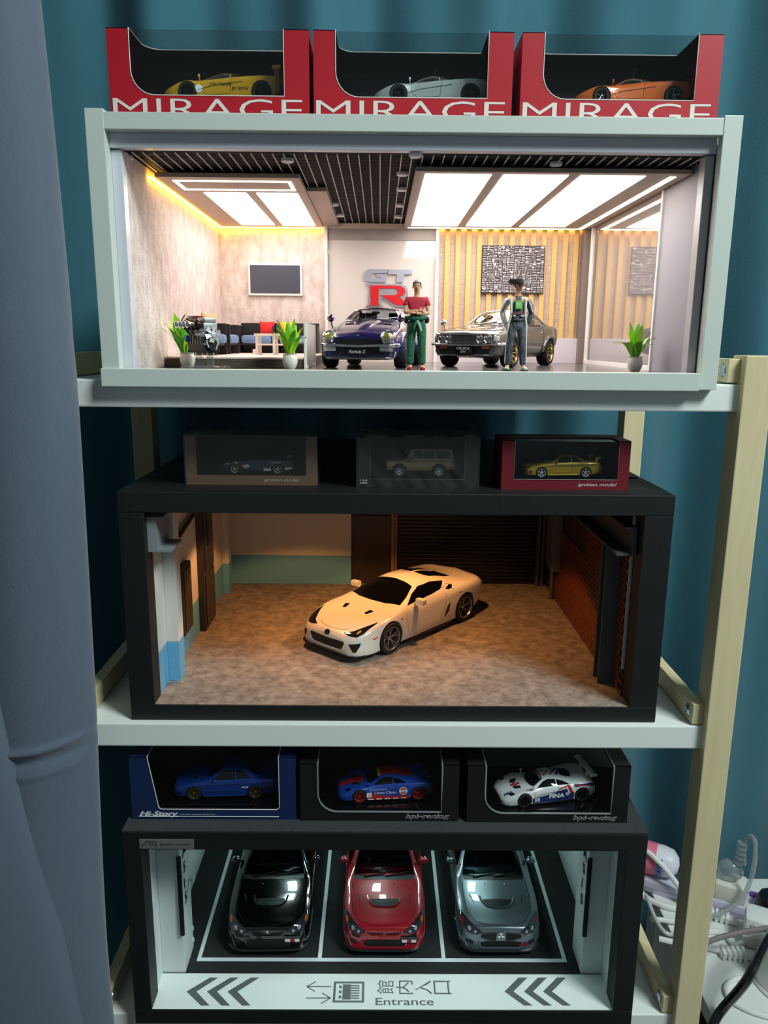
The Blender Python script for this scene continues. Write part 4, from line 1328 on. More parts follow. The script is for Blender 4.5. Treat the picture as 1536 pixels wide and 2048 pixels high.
vs = dense_v()
us = sorted(set([0.036 * i / 14 for i in range(15)] + [0.036 + 0.964 * i / 90 for i in range(91)]))
mb = MB()
mb.add([gc(u, v) for v in vs for u in us], [(j * len(us) + i, j * len(us) + i + 1, (j + 1) * len(us) + i + 1, (j + 1) * len(us) + i) for j in range(len(vs) - 1) for i in range(len(us) - 1)])
mb.obj('drape', GREYCLOTH, root, True, recalc=False)


def gc2(u, v):
    z = -1.0 + 1.05 * v
    xe = -0.2825 - 0.16 * max(0, z + 0.62) ** 1.2 + (0.02 if z < -0.62 else 0) * 0
    d = u * 0.4
    return (xe - d + 0.42, -0.085 + 0.012 * math.exp(-d / 0.006) - 0.010 * math.sin(d * 30) - 0.05 * d + 0.08, z + 0.95)


mb = MB()
mb.add(*grid_fn(gc2, 90, 40))
mb.obj('front_fold', GREYCLOTH, root, True, recalc=False)

# shelf unit
WOOD = mat('pale_birch_wood', (226, 212, 172), 0.55, var=(14, (212, 194, 148), 0.25, (6, 6, 0.6)), bump=(300, 0.05, (4, 4, 0.3)))
WHITEMETAL = mat('white_shelf_metal', (236, 240, 236), 0.45)
BOLT = mat('zinc_bolt', (190, 198, 205), 0.25, 0.9)
SX0, SX1 = -0.298, 0.3235
Z2, Z3 = -0.334, -0.6755
unit = thing('shelf_unit', 'pale wooden shelf unit with three white metal shelf boards', 'shelf unit', (0.013, 0.17, -1.35))
UO = Vector((0.013, 0.17, -1.35))


def ub(x0, x1, y0, y1, z0, z1, name, m, b=0.001, parent=None):
    q = MB()
    q.bbox(x0 - UO.x, x1 - UO.x, y0 - UO.y, y1 - UO.y, z0 - UO.z, z1 - UO.z, b)
    return q.obj(name, m, parent or unit)


for x0, x1 in ((-0.325, SX0), (SX1 - 0.0015, 0.3485)):
    for y0, y1 in ((-0.008, 0.018), (0.316, 0.345)):
        ub(x0, x1, y0, y1, -1.35, 0.0255, 'post', WOOD, 0.0012)
for zt in (0.0, Z2, Z3):
    ub(SX0, SX1, 0.0, 0.345, zt - 0.0245, zt, 'shelf_board', WHITEMETAL, 0.0015)
    for x0, x1, sg in ((SX0, SX0 + 0.0125, 1), (SX1 - 0.0125, SX1 - 0.0015, -1)):
        r = ub(x0, x1, 0.001, 0.343, zt + 0.0015, zt + 0.0225, 'rail', WOOD, 0.0008)
        for yy in (0.012, 0.33):
            q = MB()
            xx = (x1 if sg > 0 else x0) - UO.x
            q.lathe([(0.0, sg * 0.0022), (0.0022, sg * 0.0016), (0.0026, sg * 0.0022), (0.006, sg * 0.0012), (0.0068, 0.0), (0.0068, -sg * 0.002), (0, -sg * 0.002)], (xx, yy - UO.y, zt + 0.012 - UO.z), 'x', 18)
            q.obj('bolt', BOLT, r, True)

# desk on the right, lower than the unit
DZ = -0.84
WHITEDESK = mat('white_desk_laminate', (226, 228, 226), 0.4)
desk = thing('desk', 'low white desk beside the shelf unit carrying plugs and cables', 'desk', (0.85, 0.1, -1.35))
q = MB()
q.bbox(-0.40, 0.45, -0.45, 0.33, 0.485, 0.51, 0.002)
q.obj('desk_top', WHITEDESK, desk)
for x in (-0.39, 0.41):
    for y in (-0.44, 0.29):
        q = MB()
        q.bbox(x, x + 0.04, y, y + 0.04, 0.0, 0.485, 0.002)
        q.obj('leg', WHITEDESK, desk)
q = MB()
q.box(-2.2, 2.2, -2.6, 0.72, -1.37, -1.35)
struct(q.obj('floor', mat('dark_floor', (60, 58, 55), 0.6), None), 'dark floor below the shelf unit', 'floor')
q = MB()
q.box(-2.2, 2.2, 0.72, 0.74, -1.37, 1.7)
struct(q.obj('wall_back', mat('room_wall', (170, 175, 172), 0.8), None), 'plain room wall behind the teal curtain', 'wall')
# ------------------------------------------------------------------ upper case: white showroom
CW = mat('white_case_pvc', (206, 214, 206), 0.4)
CWI = mat('white_inner_acrylic', (214, 216, 226), 0.25)
UF = 0.0077       # showroom floor
UC = 0.1900       # showroom ceiling
UB = 0.402        # showroom back wall
UX0, UX1 = -0.2185, 0.281
up = thing('showroom_display_case', 'white framed lit display case built as a car showroom on the top shelf', 'display case', (0.027, 0.2, 0.0))
UPO = Vector((0.027, 0.2, 0.0))


def ux(x0, x1, y0, y1, z0, z1, name, m, b=0.0006, parent=None):
    q = MB()
    q.bbox(x0 - UPO.x, x1 - UPO.x, y0 - UPO.y, y1 - UPO.y, z0, z1, b)
    return q.obj(name, m, parent or up)


ux(-0.243, -0.2275, -0.010, 0.012, 0.0, 0.2192, 'frame_stile', CW)
ux(0.2820, 0.2975, -0.010, -0.0003, -0.0045, 0.2188, 'frame_stile', CW)
ux(-0.2436, 0.2812, -0.0125, -0.0005, -0.0055, 0.0100, 'frame_sill', CW)
ux(-0.2275, 0.2820, -0.0095, 0.010, 0.2035, 0.2168, 'frame_beam', CW)
ux(-0.2275, 0.2820, 0.000, 0.010, 0.1915, 0.2035, 'inner_beam', CWI)
ux(-0.2275, -0.2185, 0.003, 0.014, 0.0, 0.1905, 'inner_jamb', CWI)
ux(0.2745, 0.2820, 0.003, 0.016, 0.0, 0.1905, 'inner_jamb', mat('grey_inner_jamb', (186, 184, 188), 0.35))
# shell
ux(-0.243, 0.2975, 0.012, 0.42, 0.2000, 0.2150, 'case_roof', CW)
ux(-0.243, 0.2975, 0.002, 0.42, 0.0, UF - 0.003, 'case_base', CW)
ux(-0.243, -0.2205, 0.012, 0.42, UF - 0.003, 0.2000, 'case_side', CW)
ux(0.284, 0.2975, -0.0003, 0.42, UF - 0.003, 0.2000, 'case_side', CW)
ux(-0.2205, 0.284, 0.408, 0.42, UF - 0.003, 0.2000, 'case_back', CW)

# floor of dark tiles with pale joints
fl = ux(-0.2205, 0.284, 0.002, 0.408, UF - 0.003, UF - 0.0006, 'showroom_floor', mat('pale_tile_joint', (170, 168, 164), 0.5))
TILE = mat('dark_grey_floor_tile', (74, 73, 74), 0.16, var=(40, (84, 82, 83), 0.3))
tw = 0.0838
q = MB()
q.bbox(-tw / 2 + 0.0004, tw / 2 - 0.0004, -tw / 2 + 0.0004, tw / 2 - 0.0004, 0, 0.0008, 0.0002)
tile = q.obj('tile', TILE, fl)
first = True
for i in range(6):
    for j in range(5):
        t = tile if first else tile.copy()
        if not first:
            COL.objects.link(t)
            t.parent = fl
        first = False
        sy = min(1.0, (0.406 - (0.003 + j * tw)) / tw)
        t.location = (-0.2185 + tw * (i + 0.5) - UPO.x, 0.003 + tw * (j + 0.5) - UPO.y - (1 - sy) * tw / 2, UF - 0.0007)
        t.scale = (1, sy, 1)

WALLP = mat('mottled_beige_wallpaper', (196, 178, 172), 0.7, var=(120, (228, 218, 212), 0.16, (1, 1, 0.5)), bump=(500, 0.5))
ux(UX0 - 0.002, UX0, 0.014, UB, UF, 0.197, 'side_wall', WALLP, 0.0002)
ux(UX0, -0.0755, UB, UB + 0.003, UF, 0.197, 'back_wall', WALLP, 0.0002)
WHITEGLOSS = mat('glossy_white_panel', (222, 214, 208), 0.05, coat=1.0)
GREYBAND = mat('taupe_grey_panel', (158, 150, 146), 0.5, var=(60, (172, 164, 160), 0.3))
POSTW = mat('white_showroom_post', (240, 236, 232), 0.35)
ux(-0.0755, -0.0715, 0.394, UB, UF, 0.190, 'showroom_post', POSTW, 0.0004)
ux(0.0745, 0.0790, 0.394, UB, UF, 0.190, 'showroom_post', POSTW, 0.0004)
ux(-0.0715, 0.0745, 0.399, UB, UF, 0.1685, 'sign_panel', WHITEGLOSS, 0.0002)
ux(-0.0715, 0.0745, 0.398, UB, 0.1685, 0.1835, 'sign_panel_band', GREYBAND, 0.0002)
ux(-0.0715, 0.0745, 0.397, UB, 0.1835, 0.190, 'sign_panel_rail', mat('cream_rail', (228, 210, 190), 0.4), 0.0003)
# timber slats on a textured backing
sb = ux(0.079, 0.273, UB, UB + 0.003, UF, 0.197, 'slat_backing', mat('mottled_taupe_wallpaper', (180, 158, 142), 0.7, var=(160, (206, 188, 178), 0.2, (1, 1, 3)), bump=(600, 0.4)), 0.0002)
SLAT = mat('yellow_pine_slat', (214, 172, 100), 0.45, var=(30, (226, 188, 120), 0.3, (4, 4, 0.3)))
q = MB()
q.bbox(-0.0033, 0.0033, -0.0045, 0, 0.0415, 0.189, 0.0005)
slat = q.obj('slat', SLAT, sb)
for i in range(13):
    t = slat if i == 0 else slat.copy()
    if i:
        COL.objects.link(t)
        t.parent = sb
    t.location = (0.0905 + 0.01455 * i - UPO.x, UB - UPO.y, 0)
ux(0.079, 0.2735, 0.396, UB, UF, 0.0415, 'base_panel', mat('pale_lilac_panel', (214, 206, 214), 0.4), 0.0004)
ux(0.273, UX1 + 0.001, 0.385, UB + 0.002, UF, 0.190, 'corner_pillar', mat('taupe_pillar', (128, 114, 108), 0.5), 0.0006)
# right side: framed mirror panel, then a grey wall
MIRROR = mat('mirror_acrylic', (205, 200, 198), 0.05, 0.75)
ux(UX1, UX1 + 0.003, 0.118, 0.385, UF, 0.190, 'mirror_panel', MIRROR, 0.0002)
ux(UX1 - 0.002, UX1 + 0.003, 0.372, 0.378, UF, 0.188, 'mirror_frame', POSTW, 0.0003)
ux(UX1 - 0.002, UX1 + 0.003, 0.114, 0.118, UF, 0.188, 'mirror_frame', POSTW, 0.0003)
ux(UX1 - 0.002, UX1 + 0.003, 0.118, 0.372, UF, 0.0128, 'mirror_frame', POSTW, 0.0003)
ux(UX1 - 0.002, UX1 + 0.003, 0.118, 0.372, 0.184, 0.188, 'mirror_frame', mat('taupe_pillar', (0, 0, 0)), 0.0003)
ux(UX1, UX1 + 0.003, 0.016, 0.114, UF, 0.197, 'grey_side_wall', mat('plain_grey_wall', (150, 148, 158), 0.55), 0.0002)

# ceiling: black louvre grid crossed by pale wires
BLK = mat('black_louvre', (12, 12, 13), 0.5)
ux(-0.2205, 0.284, 0.010, 0.408, 0.1955, 0.2000, 'ceiling_board', BLK, 0.0003)
q = MB()
y = 0.012
while y < 0.400:
    q.box(-0.2185 - UPO.x, 0.281 - UPO.x, y - UPO.y, y + 0.0012, UC + 0.001, UC + 0.005) if False else q.box(-0.2185 - UPO.x, 0.281 - UPO.x, y - UPO.y, y + 0.0012 - UPO.y, UC + 0.0012, UC + 0.0052)
    y += 0.0046
g = q.obj('ceiling_louvre', BLK, up)
g['kind'] = 'stuff'
q = MB()
n = 54
for i in range(n):
    x = UX0 + 0.006 + (UX1 - UX0 - 0.012) * i / (n - 1)
    q.box(x - 0.0004 - UPO.x, x + 0.0004 - UPO.x, 0.012 - UPO.y, 0.400 - UPO.y, UC, UC + 0.0012)
g = q.obj('ceiling_wire', mat('pale_ceiling_wire', (214, 204, 192), 0.4), up)
g['kind'] = 'stuff'

LPANEL = mat('ceiling_light_diffuser', (255, 255, 255), 0.5, emit=((255, 247, 242), 7.2))
LWARM = mat('warm_led_strip', (255, 200, 90), 0.5, emit=((255, 186, 60), 18))
LSTRIP = mat('white_led_strip', (255, 255, 255), 0.5, emit=((255, 238, 205), 5.0))
TAUPE = mat('taupe_ceiling_panel', (172, 152, 140), 0.5)


def cpanel(name, x0, x1, y0, y1, z0, z1, holes):
    """dropped ceiling panel with lit windows let into it"""
    o = ux(x0, x1, y0, y1, z0, z1, name, TAUPE, 0.0005)
    for nm, hx0, hx1, hy0, hy1, m in holes:
        ux(hx0, hx1, hy0, hy1, z0 - 0.0006, z0 + 0.001, nm, m, 0.0002, o)
    return o


ZP = 0.1835


def pxr(*pts):
    P = [at(a, b, 'z', ZP) for a, b in pts]
    return P


cpanel('dropped_ceiling_panel', -0.2115, -0.0765, 0.075, 0.392, ZP, ZP + 0.004, [
    ('light_panel', -0.1825, -0.139, 0.150, 0.268, LPANEL), ('light_panel', -0.1825, -0.139, 0.2705, 0.372, LPANEL),
    ('light_panel', -0.1285, -0.086, 0.150, 0.243, LPANEL), ('light_panel', -0.1285, -0.086, 0.2455, 0.375, LPANEL),
    ('led_outline', -0.199, -0.086, 0.0895, 0.0935, LSTRIP), ('led_outline', -0.199, -0.086, 0.132, 0.136, LSTRIP),
    ('led_outline', -0.199, -0.1955, 0.0935, 0.132, LSTRIP), ('led_outline', -0.0895, -0.086, 0.0935, 0.132, LSTRIP)])
ux(-0.0765, -0.056, 0.150, 0.397, ZP + 0.002, ZP + 0.006, 'ceiling_ledge', TAUPE, 0.0004)
ux(-0.2170, -0.2145, 0.075, 0.396, ZP - 0.001, ZP + 0.001, 'warm_led_strip', LWARM, 0.0004)
ux(-0.2170, -0.078, 0.3955, 0.3980, ZP - 0.001, ZP + 0.001, 'warm_led_strip', LWARM, 0.0004)
cpanel('dropped_ceiling_panel', 0.031, 0.2785, 0.040, 0.397, ZP, ZP + 0.004, [
    ('light_panel', 0.0400, 0.1000, 0.050, 0.365, LPANEL), ('light_panel', 0.1110, 0.1700, 0.050, 0.365, LPANEL),
    ('light_panel', 0.1810, 0.2400, 0.050, 0.365, LPANEL),
    ('led_strip', 0.2625, 0.2685, 0.052, 0.386, LSTRIP), ('led_strip', 0.036, 0.2625, 0.382, 0.388, LSTRIP)])
ux(0.031, 0.2785, 0.398, 0.4015, 0.1855, 0.1885, 'warm_led_strip', LWARM, 0.0004)
DOWN = mat('white_downlight', (228, 226, 224), 0.4)
for a, b in ((575, 320), (831, 310), (805, 347), (803, 378), (800, 410), (797, 433), (1112, 327), (622, 377), (668, 408), (680, 430), (254, 315)):
    p = at(a, b, 'z', UC)
    q = MB()
    q.lathe([(0, -0.0018), (0.0048, -0.0018), (0.0056, -0.001), (0.0056, 0.0012), (0, 0.0012)], (p.x - UPO.x, min(p.y, 0.39) - UPO.y, UC - 0.0002), 'z', 20)
    q.obj('downlight', DOWN, up, True)

# screen, picture and emblem on the back wall
tvt = thing('wall_screen', 'flat wall screen with a white frame and blank grey glass', 'television', (-0.1433, UB, 0.0954))
q = MB()
q.bbox(-0.0368, 0.0368, -0.005, 0.0, 0.0, 0.0425, 0.0008)
o = q.obj('screen_frame', POSTW, tvt)
q = MB()
q.bbox(-0.0340, 0.0340, -0.0056, -0.004, 0.0028, 0.0398, 0.0003)
q.obj('screen_glass', mat('grey_screen_glass', (72, 76, 88), 0.22), tvt)

pic = thing('wall_picture', 'dark canvas covered in small white badges hanging on the timber slats', 'picture', (0.1800, UB - 0.0045, 0.101))
q = MB()
q.bbox(-0.0425, 0.0425, -0.0035, 0.0, 0.0, 0.0620, 0.0005)
cv = q.obj('canvas', mat('charcoal_canvas', (52, 46, 50), 0.7), pic)
rnd = random.Random(3)
q = MB()


def mark(u, w, pts, f):
    q.add([(u + a, -0.0037, w + b) for a, b in pts], f)


def cells(x0, x1, z0, z1):
    w_, h_ = x1 - x0, z1 - z0
    if (w_ > 0.0075 or h_ > 0.0034) and not (w_ < 0.006 and h_ < 0.0055 and rnd.random() < 0.3):
        if w_ > h_ * 2.2 or (w_ > h_ and rnd.random() < 0.4):
            c_ = x0 + w_ * rnd.uniform(0.35, 0.65)
            return cells(x0, c_, z0, z1) + cells(c_, x1, z0, z1)
        c_ = z0 + h_ * rnd.uniform(0.38, 0.62)
        return cells(x0, x1, z0, c_) + cells(x0, x1, c_, z1)
    return [(x0 + 0.0003, x1 - 0.0003, z0 + 0.0003, z1 - 0.0003)]


for x0, x1, z0, z1 in cells(-0.0418, 0.0418, 0.0008, 0.0612):
    w_, h_ = x1 - x0, z1 - z0
    k_ = rnd.random()
    if k_ < 0.25:
        n = 10
        rx, rz_ = min(w_ / 2, h_ * 0.9), h_ / 2
        pts = [(w_ / 2 + rx * c_ * math.cos(2 * PI * i / n), h_ / 2 + rz_ * c_ * math.sin(2 * PI * i / n)) for c_ in (1, rnd.uniform(0.45, 0.75)) for i in range(n)]
        mark(x0, z0, pts, [(i, (i + 1) % n, n + (i + 1) % n, n + i) for i in range(n)])
    elif k_ < 0.85:
        t = 0
        hh = h_ * rnd.uniform(0.45, 0.8)
        while t < w_ - 0.0004:
            b_ = rnd.uniform(0.0003, 0.0008)
            mark(x0 + t, z0 + (h_ - hh) / 2, [(0, 0), (b_, 0), (b_, hh * rnd.uniform(0.55, 1)), (0, hh * rnd.uniform(0.55, 1))], [(0, 1, 2, 3)])
            t += b_ + rnd.uniform(0.0002, 0.0004)
    else:
        mark(x0, z0, [(0, h_), (w_ * 0.15, h_ * 0.2), (w_ / 2, 0), (w_ * 0.85, h_ * 0.2), (w_, h_)], [(0, 1, 2, 3, 4)])
o = q.obj('badge_print', mat('off_white_print', (205, 196, 196), 0.6), cv, recalc=False)

# large emblem: silver letters over a red letter with a silver border
emb = thing('wall_emblem', 'large silver and red raised letter emblem on the white panel', 'emblem', (0.0105, 0.399, 0.0815))
SILV = mat('brushed_silver_letter', (176, 180, 194), 0.3, 0.25)
SILVB = mat('pale_silver_border', (186, 190, 196), 0.3, 0.6)
REDL = mat('red_letter', (206, 32, 40), 0.3, coat=0.5)


def slab(poly, y0, y1, m, name, parent=emb, dx=0.0, dz=0.0, s=1.0):
    q = MB()
    q.prism(poly, lambda u, w, t: (dx + u * s, t, dz + w * s), y0, y1)
    return q.obj(name, m, parent)


k = 0.0665 / 525.0   # drawn over the photograph: 705..1230 wide, y down from 125


def gp(pts, x0=967, y0=520):
    return [((a - x0) * k, (y0 - b) * k) for a, b in pts]


slab(gp([(770, 127), (965, 127), (955, 165), (810, 170), (780, 195), (778, 215), (795, 222), (880, 222), (885, 212), (845, 212), (845, 180), (955, 180), (945, 262), (770, 262), (722, 250), (705, 215), (715, 160), (740, 135)]), -0.0035, 0, SILV, 'letter_plate')
slab(gp([(970, 130), (1228, 130), (1222, 178), (1140, 182), (1130, 262), (1055, 262), (1062, 182), (965, 180)]), -0.0035, 0, SILV, 'letter_plate')
slab(gp([(725, 278), (1110, 278), (1160, 300), (1185, 350), (1180, 400), (1140, 425), (1115, 430), (1240, 520), (1045, 520), (1020, 505), (900, 425), (895, 480), (915, 515), (725, 515), (750, 490), (762, 330)]), -0.003, 0, SILVB, 'letter_border')
slab(gp([(775, 298), (870, 298), (865, 480), (875, 502), (765, 502), (782, 480)]), -0.0042, -0.003, REDL, 'red_letter_stem')
slab(gp([(870, 298), (1100, 298), (1145, 325), (1155, 365), (1130, 400), (1085, 408), (1190, 500), (1060, 500), (885, 398), (1040, 395), (1075, 375), (1065, 340), (1035, 328), (868, 328)]), -0.0042, -0.003, REDL, 'red_letter_bowl')
# ------------------------------------------------------------------ middle case: black framed garage
BLKF = mat('black_case_frame', (15, 17, 18), 0.55, bump=(900, 0.12))
MZ = Z2
MX0, MX1 = -0.2440, 0.2772
MF = MZ + 0.0165
mid = thing('garage_display_case', 'black framed display case with a brick and concrete garage inside on the middle shelf', 'display case', (0.0165, 0.2, MZ))
MO = Vector((0.0165, 0.2, MZ))


def mx(x0, x1, y0, y1, z0, z1, name, m, b=0.0006, parent=None):
    q = MB()
    q.bbox(x0 - MO.x, x1 - MO.x, y0 - MO.y, y1 - MO.y, z0 - MO.z, z1 - MO.z, b)
    return q.obj(name, m, parent or mid)


MT = MZ + 0.231
mx(MX0, MX1, 0.0071, 0.030, MT - 0.0200, MT, 'frame_top', BLKF, 0.001)
mx(MX0, MX1, 0.0071, 0.0090, MZ, MF, 'frame_bottom', BLKF, 0.001)
mx(MX0, -0.2200, 0.0071, 0.030, MF, MT - 0.0200, 'frame_side', BLKF, 0.0008)
mx(0.2500, MX1, 0.0075, 0.030, MF, MT - 0.0200, 'frame_side', BLKF, 0.0008)
mx(MX0, MX1, 0.030, 0.42, MT - 0.0060, MT, 'case_roof', BLKF)
mx(MX0, MX1, 0.0090, 0.42, MZ, MF - 0.002, 'case_base', BLKF)
mx(MX0, -0.2260, 0.030, 0.42, MF - 0.002, MT - 0.0060, 'case_side', BLKF)
mx(0.2560, MX1, 0.030, 0.42, MF - 0.002, MT - 0.0060, 'case_side', BLKF)
mx(-0.2260, 0.2560, 0.410, 0.42, MF - 0.002, MT - 0.0060, 'case_back', BLKF)
# louvred strips of the roof at the right rear
for i in range(7):
    mx(0.236, 0.272, 0.10 + i * 0.03, 0.122 + i * 0.03, MT, MT + 0.0012, 'roof_strip', BLKF, 0.0003)

CONC = mat('stained_concrete_floor', (158, 148, 138), 0.75, var=(95, (104, 95, 88), 0.17), bump=(300, 0.2))
mx(-0.2260, 0.2560, 0.0090, 0.410, MF - 0.002, MF, 'garage_floor', CONC, 0.0003)
WALLW = mat('white_garage_plaster', (214, 212, 206), 0.7, bump=(120, 0.25))
WALLB = mat('sky_blue_dado', (104, 170, 206), 0.7, bump=(120, 0.25))
DADO = MF + 0.044


def two_tone(x0, x1, y0, y1, name, z1, parent=None, b=0.0006):
    o = mx(x0, x1, y0, y1, DADO, z1, name, WALLW, b, parent)
    mx(x0, x1, y0, y1, MF, DADO, 'dado', WALLB, b, o)
    return o


CT = MT - 0.0065
two_tone(-0.2260, -0.2205, 0.0085, 0.410, 'garage_wall', CT)
two_tone(-0.2205, -0.2080, 0.062, 0.082, 'wall_pillar', CT)
two_tone(-0.2205, -0.2115, 0.352, 0.372, 'wall_pillar', CT)
two_tone(-0.2205, -0.0400, 0.398, 0.410, 'back_partition', CT)
DKBOX = mat('dark_brown_locker', (58, 48, 46), 0.45)
# steel beam bracket at the front left
q = MB()
sec = [(-0.2205, -0.1290), (-0.2050, -0.1290), (-0.2050, -0.1308), (-0.2115, -0.1308), (-0.2115, -0.1612), (-0.1985, -0.1612), (-0.1985, -0.1635), (-0.2205, -0.1635)]
STEEL = mat('grey_painted_steel', (132, 138, 140), 0.5)
q.prism([(a, b) for a, b in sec], lambda u, w, t: (u - MO.x, t - MO.y, w - MO.z), 0.016, 0.058)
q.obj('steel_bracket', STEEL, mid)
# lockers and fittings on the left wall
o = mx(-0.2205, -0.2140, 0.112, 0.150, MF + 0.030, MF + 0.108, 'wall_locker', DKBOX, 0.0012)
mx(-0.2140, -0.2130, 0.116, 0.146, MF + 0.034, MF + 0.104, 'locker_door', DKBOX, 0.0006, o)
o = mx(-0.2205, -0.2125, 0.205, 0.262, MF + 0.0, MF + 0.180, 'tall_locker', DKBOX, 0.0012)
mx(-0.2125, -0.2110, 0.210, 0.257, MF + 0.075, MF + 0.172, 'locker_door', mat('dark_locker_door', (44, 38, 38), 0.4), 0.0008, o)
mx(-0.2125, -0.2110, 0.210, 0.257, MF + 0.006, MF + 0.070, 'locker_door', DKBOX, 0.0008, o)
mx(-0.2110, -0.2100, 0.222, 0.245, MF + 0.105, MF + 0.155, 'locker_window', BLACKTRIM, 0.0006, o)
q = MB()
q.tube([(-0.2165 - MO.x, 0.115 - MO.y, MF + 0.145 - MO.z), (-0.2165 - MO.x, 0.195 - MO.y, MF + 0.155 - MO.z)], 0.0028, 10)
q.obj('wall_pipe', mat('dark_pipe', (60, 56, 54), 0.4), mid, True)
mx(-0.2205, -0.2160, 0.105, 0.200, MF + 0.176, CT, 'wall_fascia', BLKF, 0.0005)
# rear doorway: brown panel with a small picture, timber post, roller shutter
BRN = mat('dark_brown_panel', (48, 41, 39), 0.35)
o = mx(-0.0400, 0.0185, 0.403, 0.410, MF, CT, 'brown_panel', BRN, 0.0005)
mx(-0.0385, 0.0170, 0.4022, 0.4032, MF + 0.103, MF + 0.105, 'panel_joint', LINE, 0.0003, o)
p = mx(-0.0240, 0.0040, 0.4005, 0.403, MF + 0.140, MF + 0.172, 'panel_picture', BLACKTRIM, 0.0004, o)
q = MB()
q.add([(a - MO.x, 0.4003 - MO.y, MF + b - MO.z) for a, b in ((-0.0235, 0.148), (0.0035, 0.160), (0.0035, 0.168), (-0.0235, 0.162))], [(0, 1, 2, 3)])
q.obj('picture_print', mat('sepia_print', (130, 110, 96), 0.5), p)
mx(0.0185, 0.0232, 0.396, 0.410, MF, CT, 'timber_post', mat('brown_timber', (140, 108, 84), 0.5), 0.0005)
mx(0.0240, 0.0275, 0.398, 0.410, MF, CT, 'timber_post', mat('brown_timber', (140, 108, 84), 0.5), 0.0005)
SHUT = mat('black_roller_shutter', (12, 10, 10), 0.45)
sh = mx(0.0275, 0.2330, 0.4065, 0.410, MF, CT, 'roller_shutter', SHUT, 0.0003)
q = MB()
q.bbox(0.0285 - MO.x, 0.2320 - MO.x, -0.0022, 0.0, 0.0003, 0.0052, 0.0009)
sl = q.obj('slat', SHUT, sh)
for i in range(33):
    t = sl if i == 0 else sl.copy()
    if i:
        COL.objects.link(t)
        t.parent = sh
    t.location = (0, 0.4066 - MO.y, MF + i * 0.0057 - MO.z)
for x0, x1 in ((0.2330, 0.2375), (0.2400, 0.2445)):
    mx(x0, x1, 0.395, 0.410, MF, CT, 'door_post', mat('grey_post', (80, 76, 74), 0.5), 0.0005)
# right wall: thin stacked bricks, steel column and beam
BRICK = mat('red_brown_brick', (108, 52, 36), 0.4, var=(70, (80, 40, 28), 0.3), bump=(400, 0.3))
bw = mx(0.2500, 0.2560, 0.0300, 0.410, MF, CT, 'brick_wall', mat('dark_mortar', (36, 24, 20), 0.8), 0.0003)
q = MB()
bl_, bh_ = 0.0205, 0.0058
q.bbox(-0.0018, 0.0, 0.0003, bl_ - 0.0005, 0.0003, bh_ - 0.0004, 0.0004)
br = q.obj('brick', BRICK, bw)
n = 0
rows = int((CT - MF) / bh_)
for j in range(rows):
    for i in range(18):
        y0 = 0.0310 + i * bl_ + (bl_ / 2 if j % 2 else 0)
        if y0 + bl_ > 0.385 or (y0 > 0.30 and j % 1 == 1):
            continue
        if n >= 300 and y0 > 0.18:
            continue
        t = br if n == 0 else br.copy()
        if n:
            COL.objects.link(t)
            t.parent = bw
        n += 1
        t.location = (0.2500 - MO.x - random.uniform(0, 0.0005), y0 - MO.y, MF + j * bh_ - MO.z)
GSTEEL = mat('dark_grey_steel', (74, 76, 78), 0.45)
q = MB()
q.bbox(0.2335 - MO.x, 0.2500 - MO.x, 0.0620 - MO.y, 0.0645 - MO.y, MF - MO.z, -0.1653 - MO.z, 0.0004)
q.bbox(0.2405 - MO.x, 0.2430 - MO.x, 0.0645 - MO.y, 0.0790 - MO.y, MF - MO.z, -0.1653 - MO.z, 0.0004)
q.bbox(0.2335 - MO.x, 0.2500 - MO.x, 0.0790 - MO.y, 0.0815 - MO.y, MF - MO.z, -0.1653 - MO.z, 0.0004)
q.obj('steel_column', GSTEEL, mid)
q = MB()
sec = [(0.2485, -0.1370), (0.2365, -0.1370), (0.2365, -0.1388), (0.2440, -0.1388), (0.2440, -0.1630), (0.2300, -0.1630), (0.2300, -0.1653), (0.2485, -0.1653)]
q.prism(sec, lambda u, w, t: (u - MO.x, t - MO.y, w - MO.z), 0.0200, 0.330)
q.obj('steel_beam', GSTEEL, mid)
o = mx(0.2380, 0.2500, 0.318, 0.360, MF + 0.045, MF + 0.150, 'wall_cabinet', mat('grey_wall_cabinet', (92, 92, 92), 0.5), 0.001)
mx(0.2370, 0.2380, 0.322, 0.356, MF + 0.050, MF + 0.145, 'cabinet_door', mat('grey_wall_cabinet', (92, 92, 92), 0.5), 0.0005, o)
q = MB()
q.tube([(0.2440 - MO.x, 0.338 - MO.y, MF + 0.150 - MO.z), (0.2440 - MO.x, 0.338 - MO.y, CT - MO.z)], 0.003, 8)
q.obj('wall_conduit', GSTEEL, mid, True)
q = MB()
q.tube([(0.2440 - MO.x, 0.338 - MO.y, MF - MO.z), (0.2440 - MO.x, 0.338 - MO.y, MF + 0.045 - MO.z)], 0.003, 8)
q.obj('wall_conduit', GSTEEL, mid, True)
# torn paper edge by the front right
mx(0.2470, 0.2500, 0.0305, 0.033, MF + 0.03, CT - 0.012, 'torn_edge', mat('torn_white_card', (190, 184, 174), 0.8), 0.0005)
# warm ceiling lamp of the garage
for xx in (-0.105, 0.085):
    q = MB()
    q.lathe([(0, 0.0), (0.010, 0.0), (0.014, 0.004), (0.014, 0.0065), (0, 0.0065)], (xx - MO.x, 0.190 - MO.y, CT - 0.0065 - MO.z), 'z', 20)
    q.obj('ceiling_lamp', mat('garage_lamp', (255, 200, 130), 0.4, emit=((255, 190, 110), 1.5)), mid, True)
for xx in (-0.105, 0.085):
    lamp('garage_lamp_light', 'SPOT', (xx, 0.190, CT - 0.010), (xx, 0.200, MF), 1.45, (1.0, 0.41, 0.12), 0.006, spot=math.radians(108), blend=0.2)
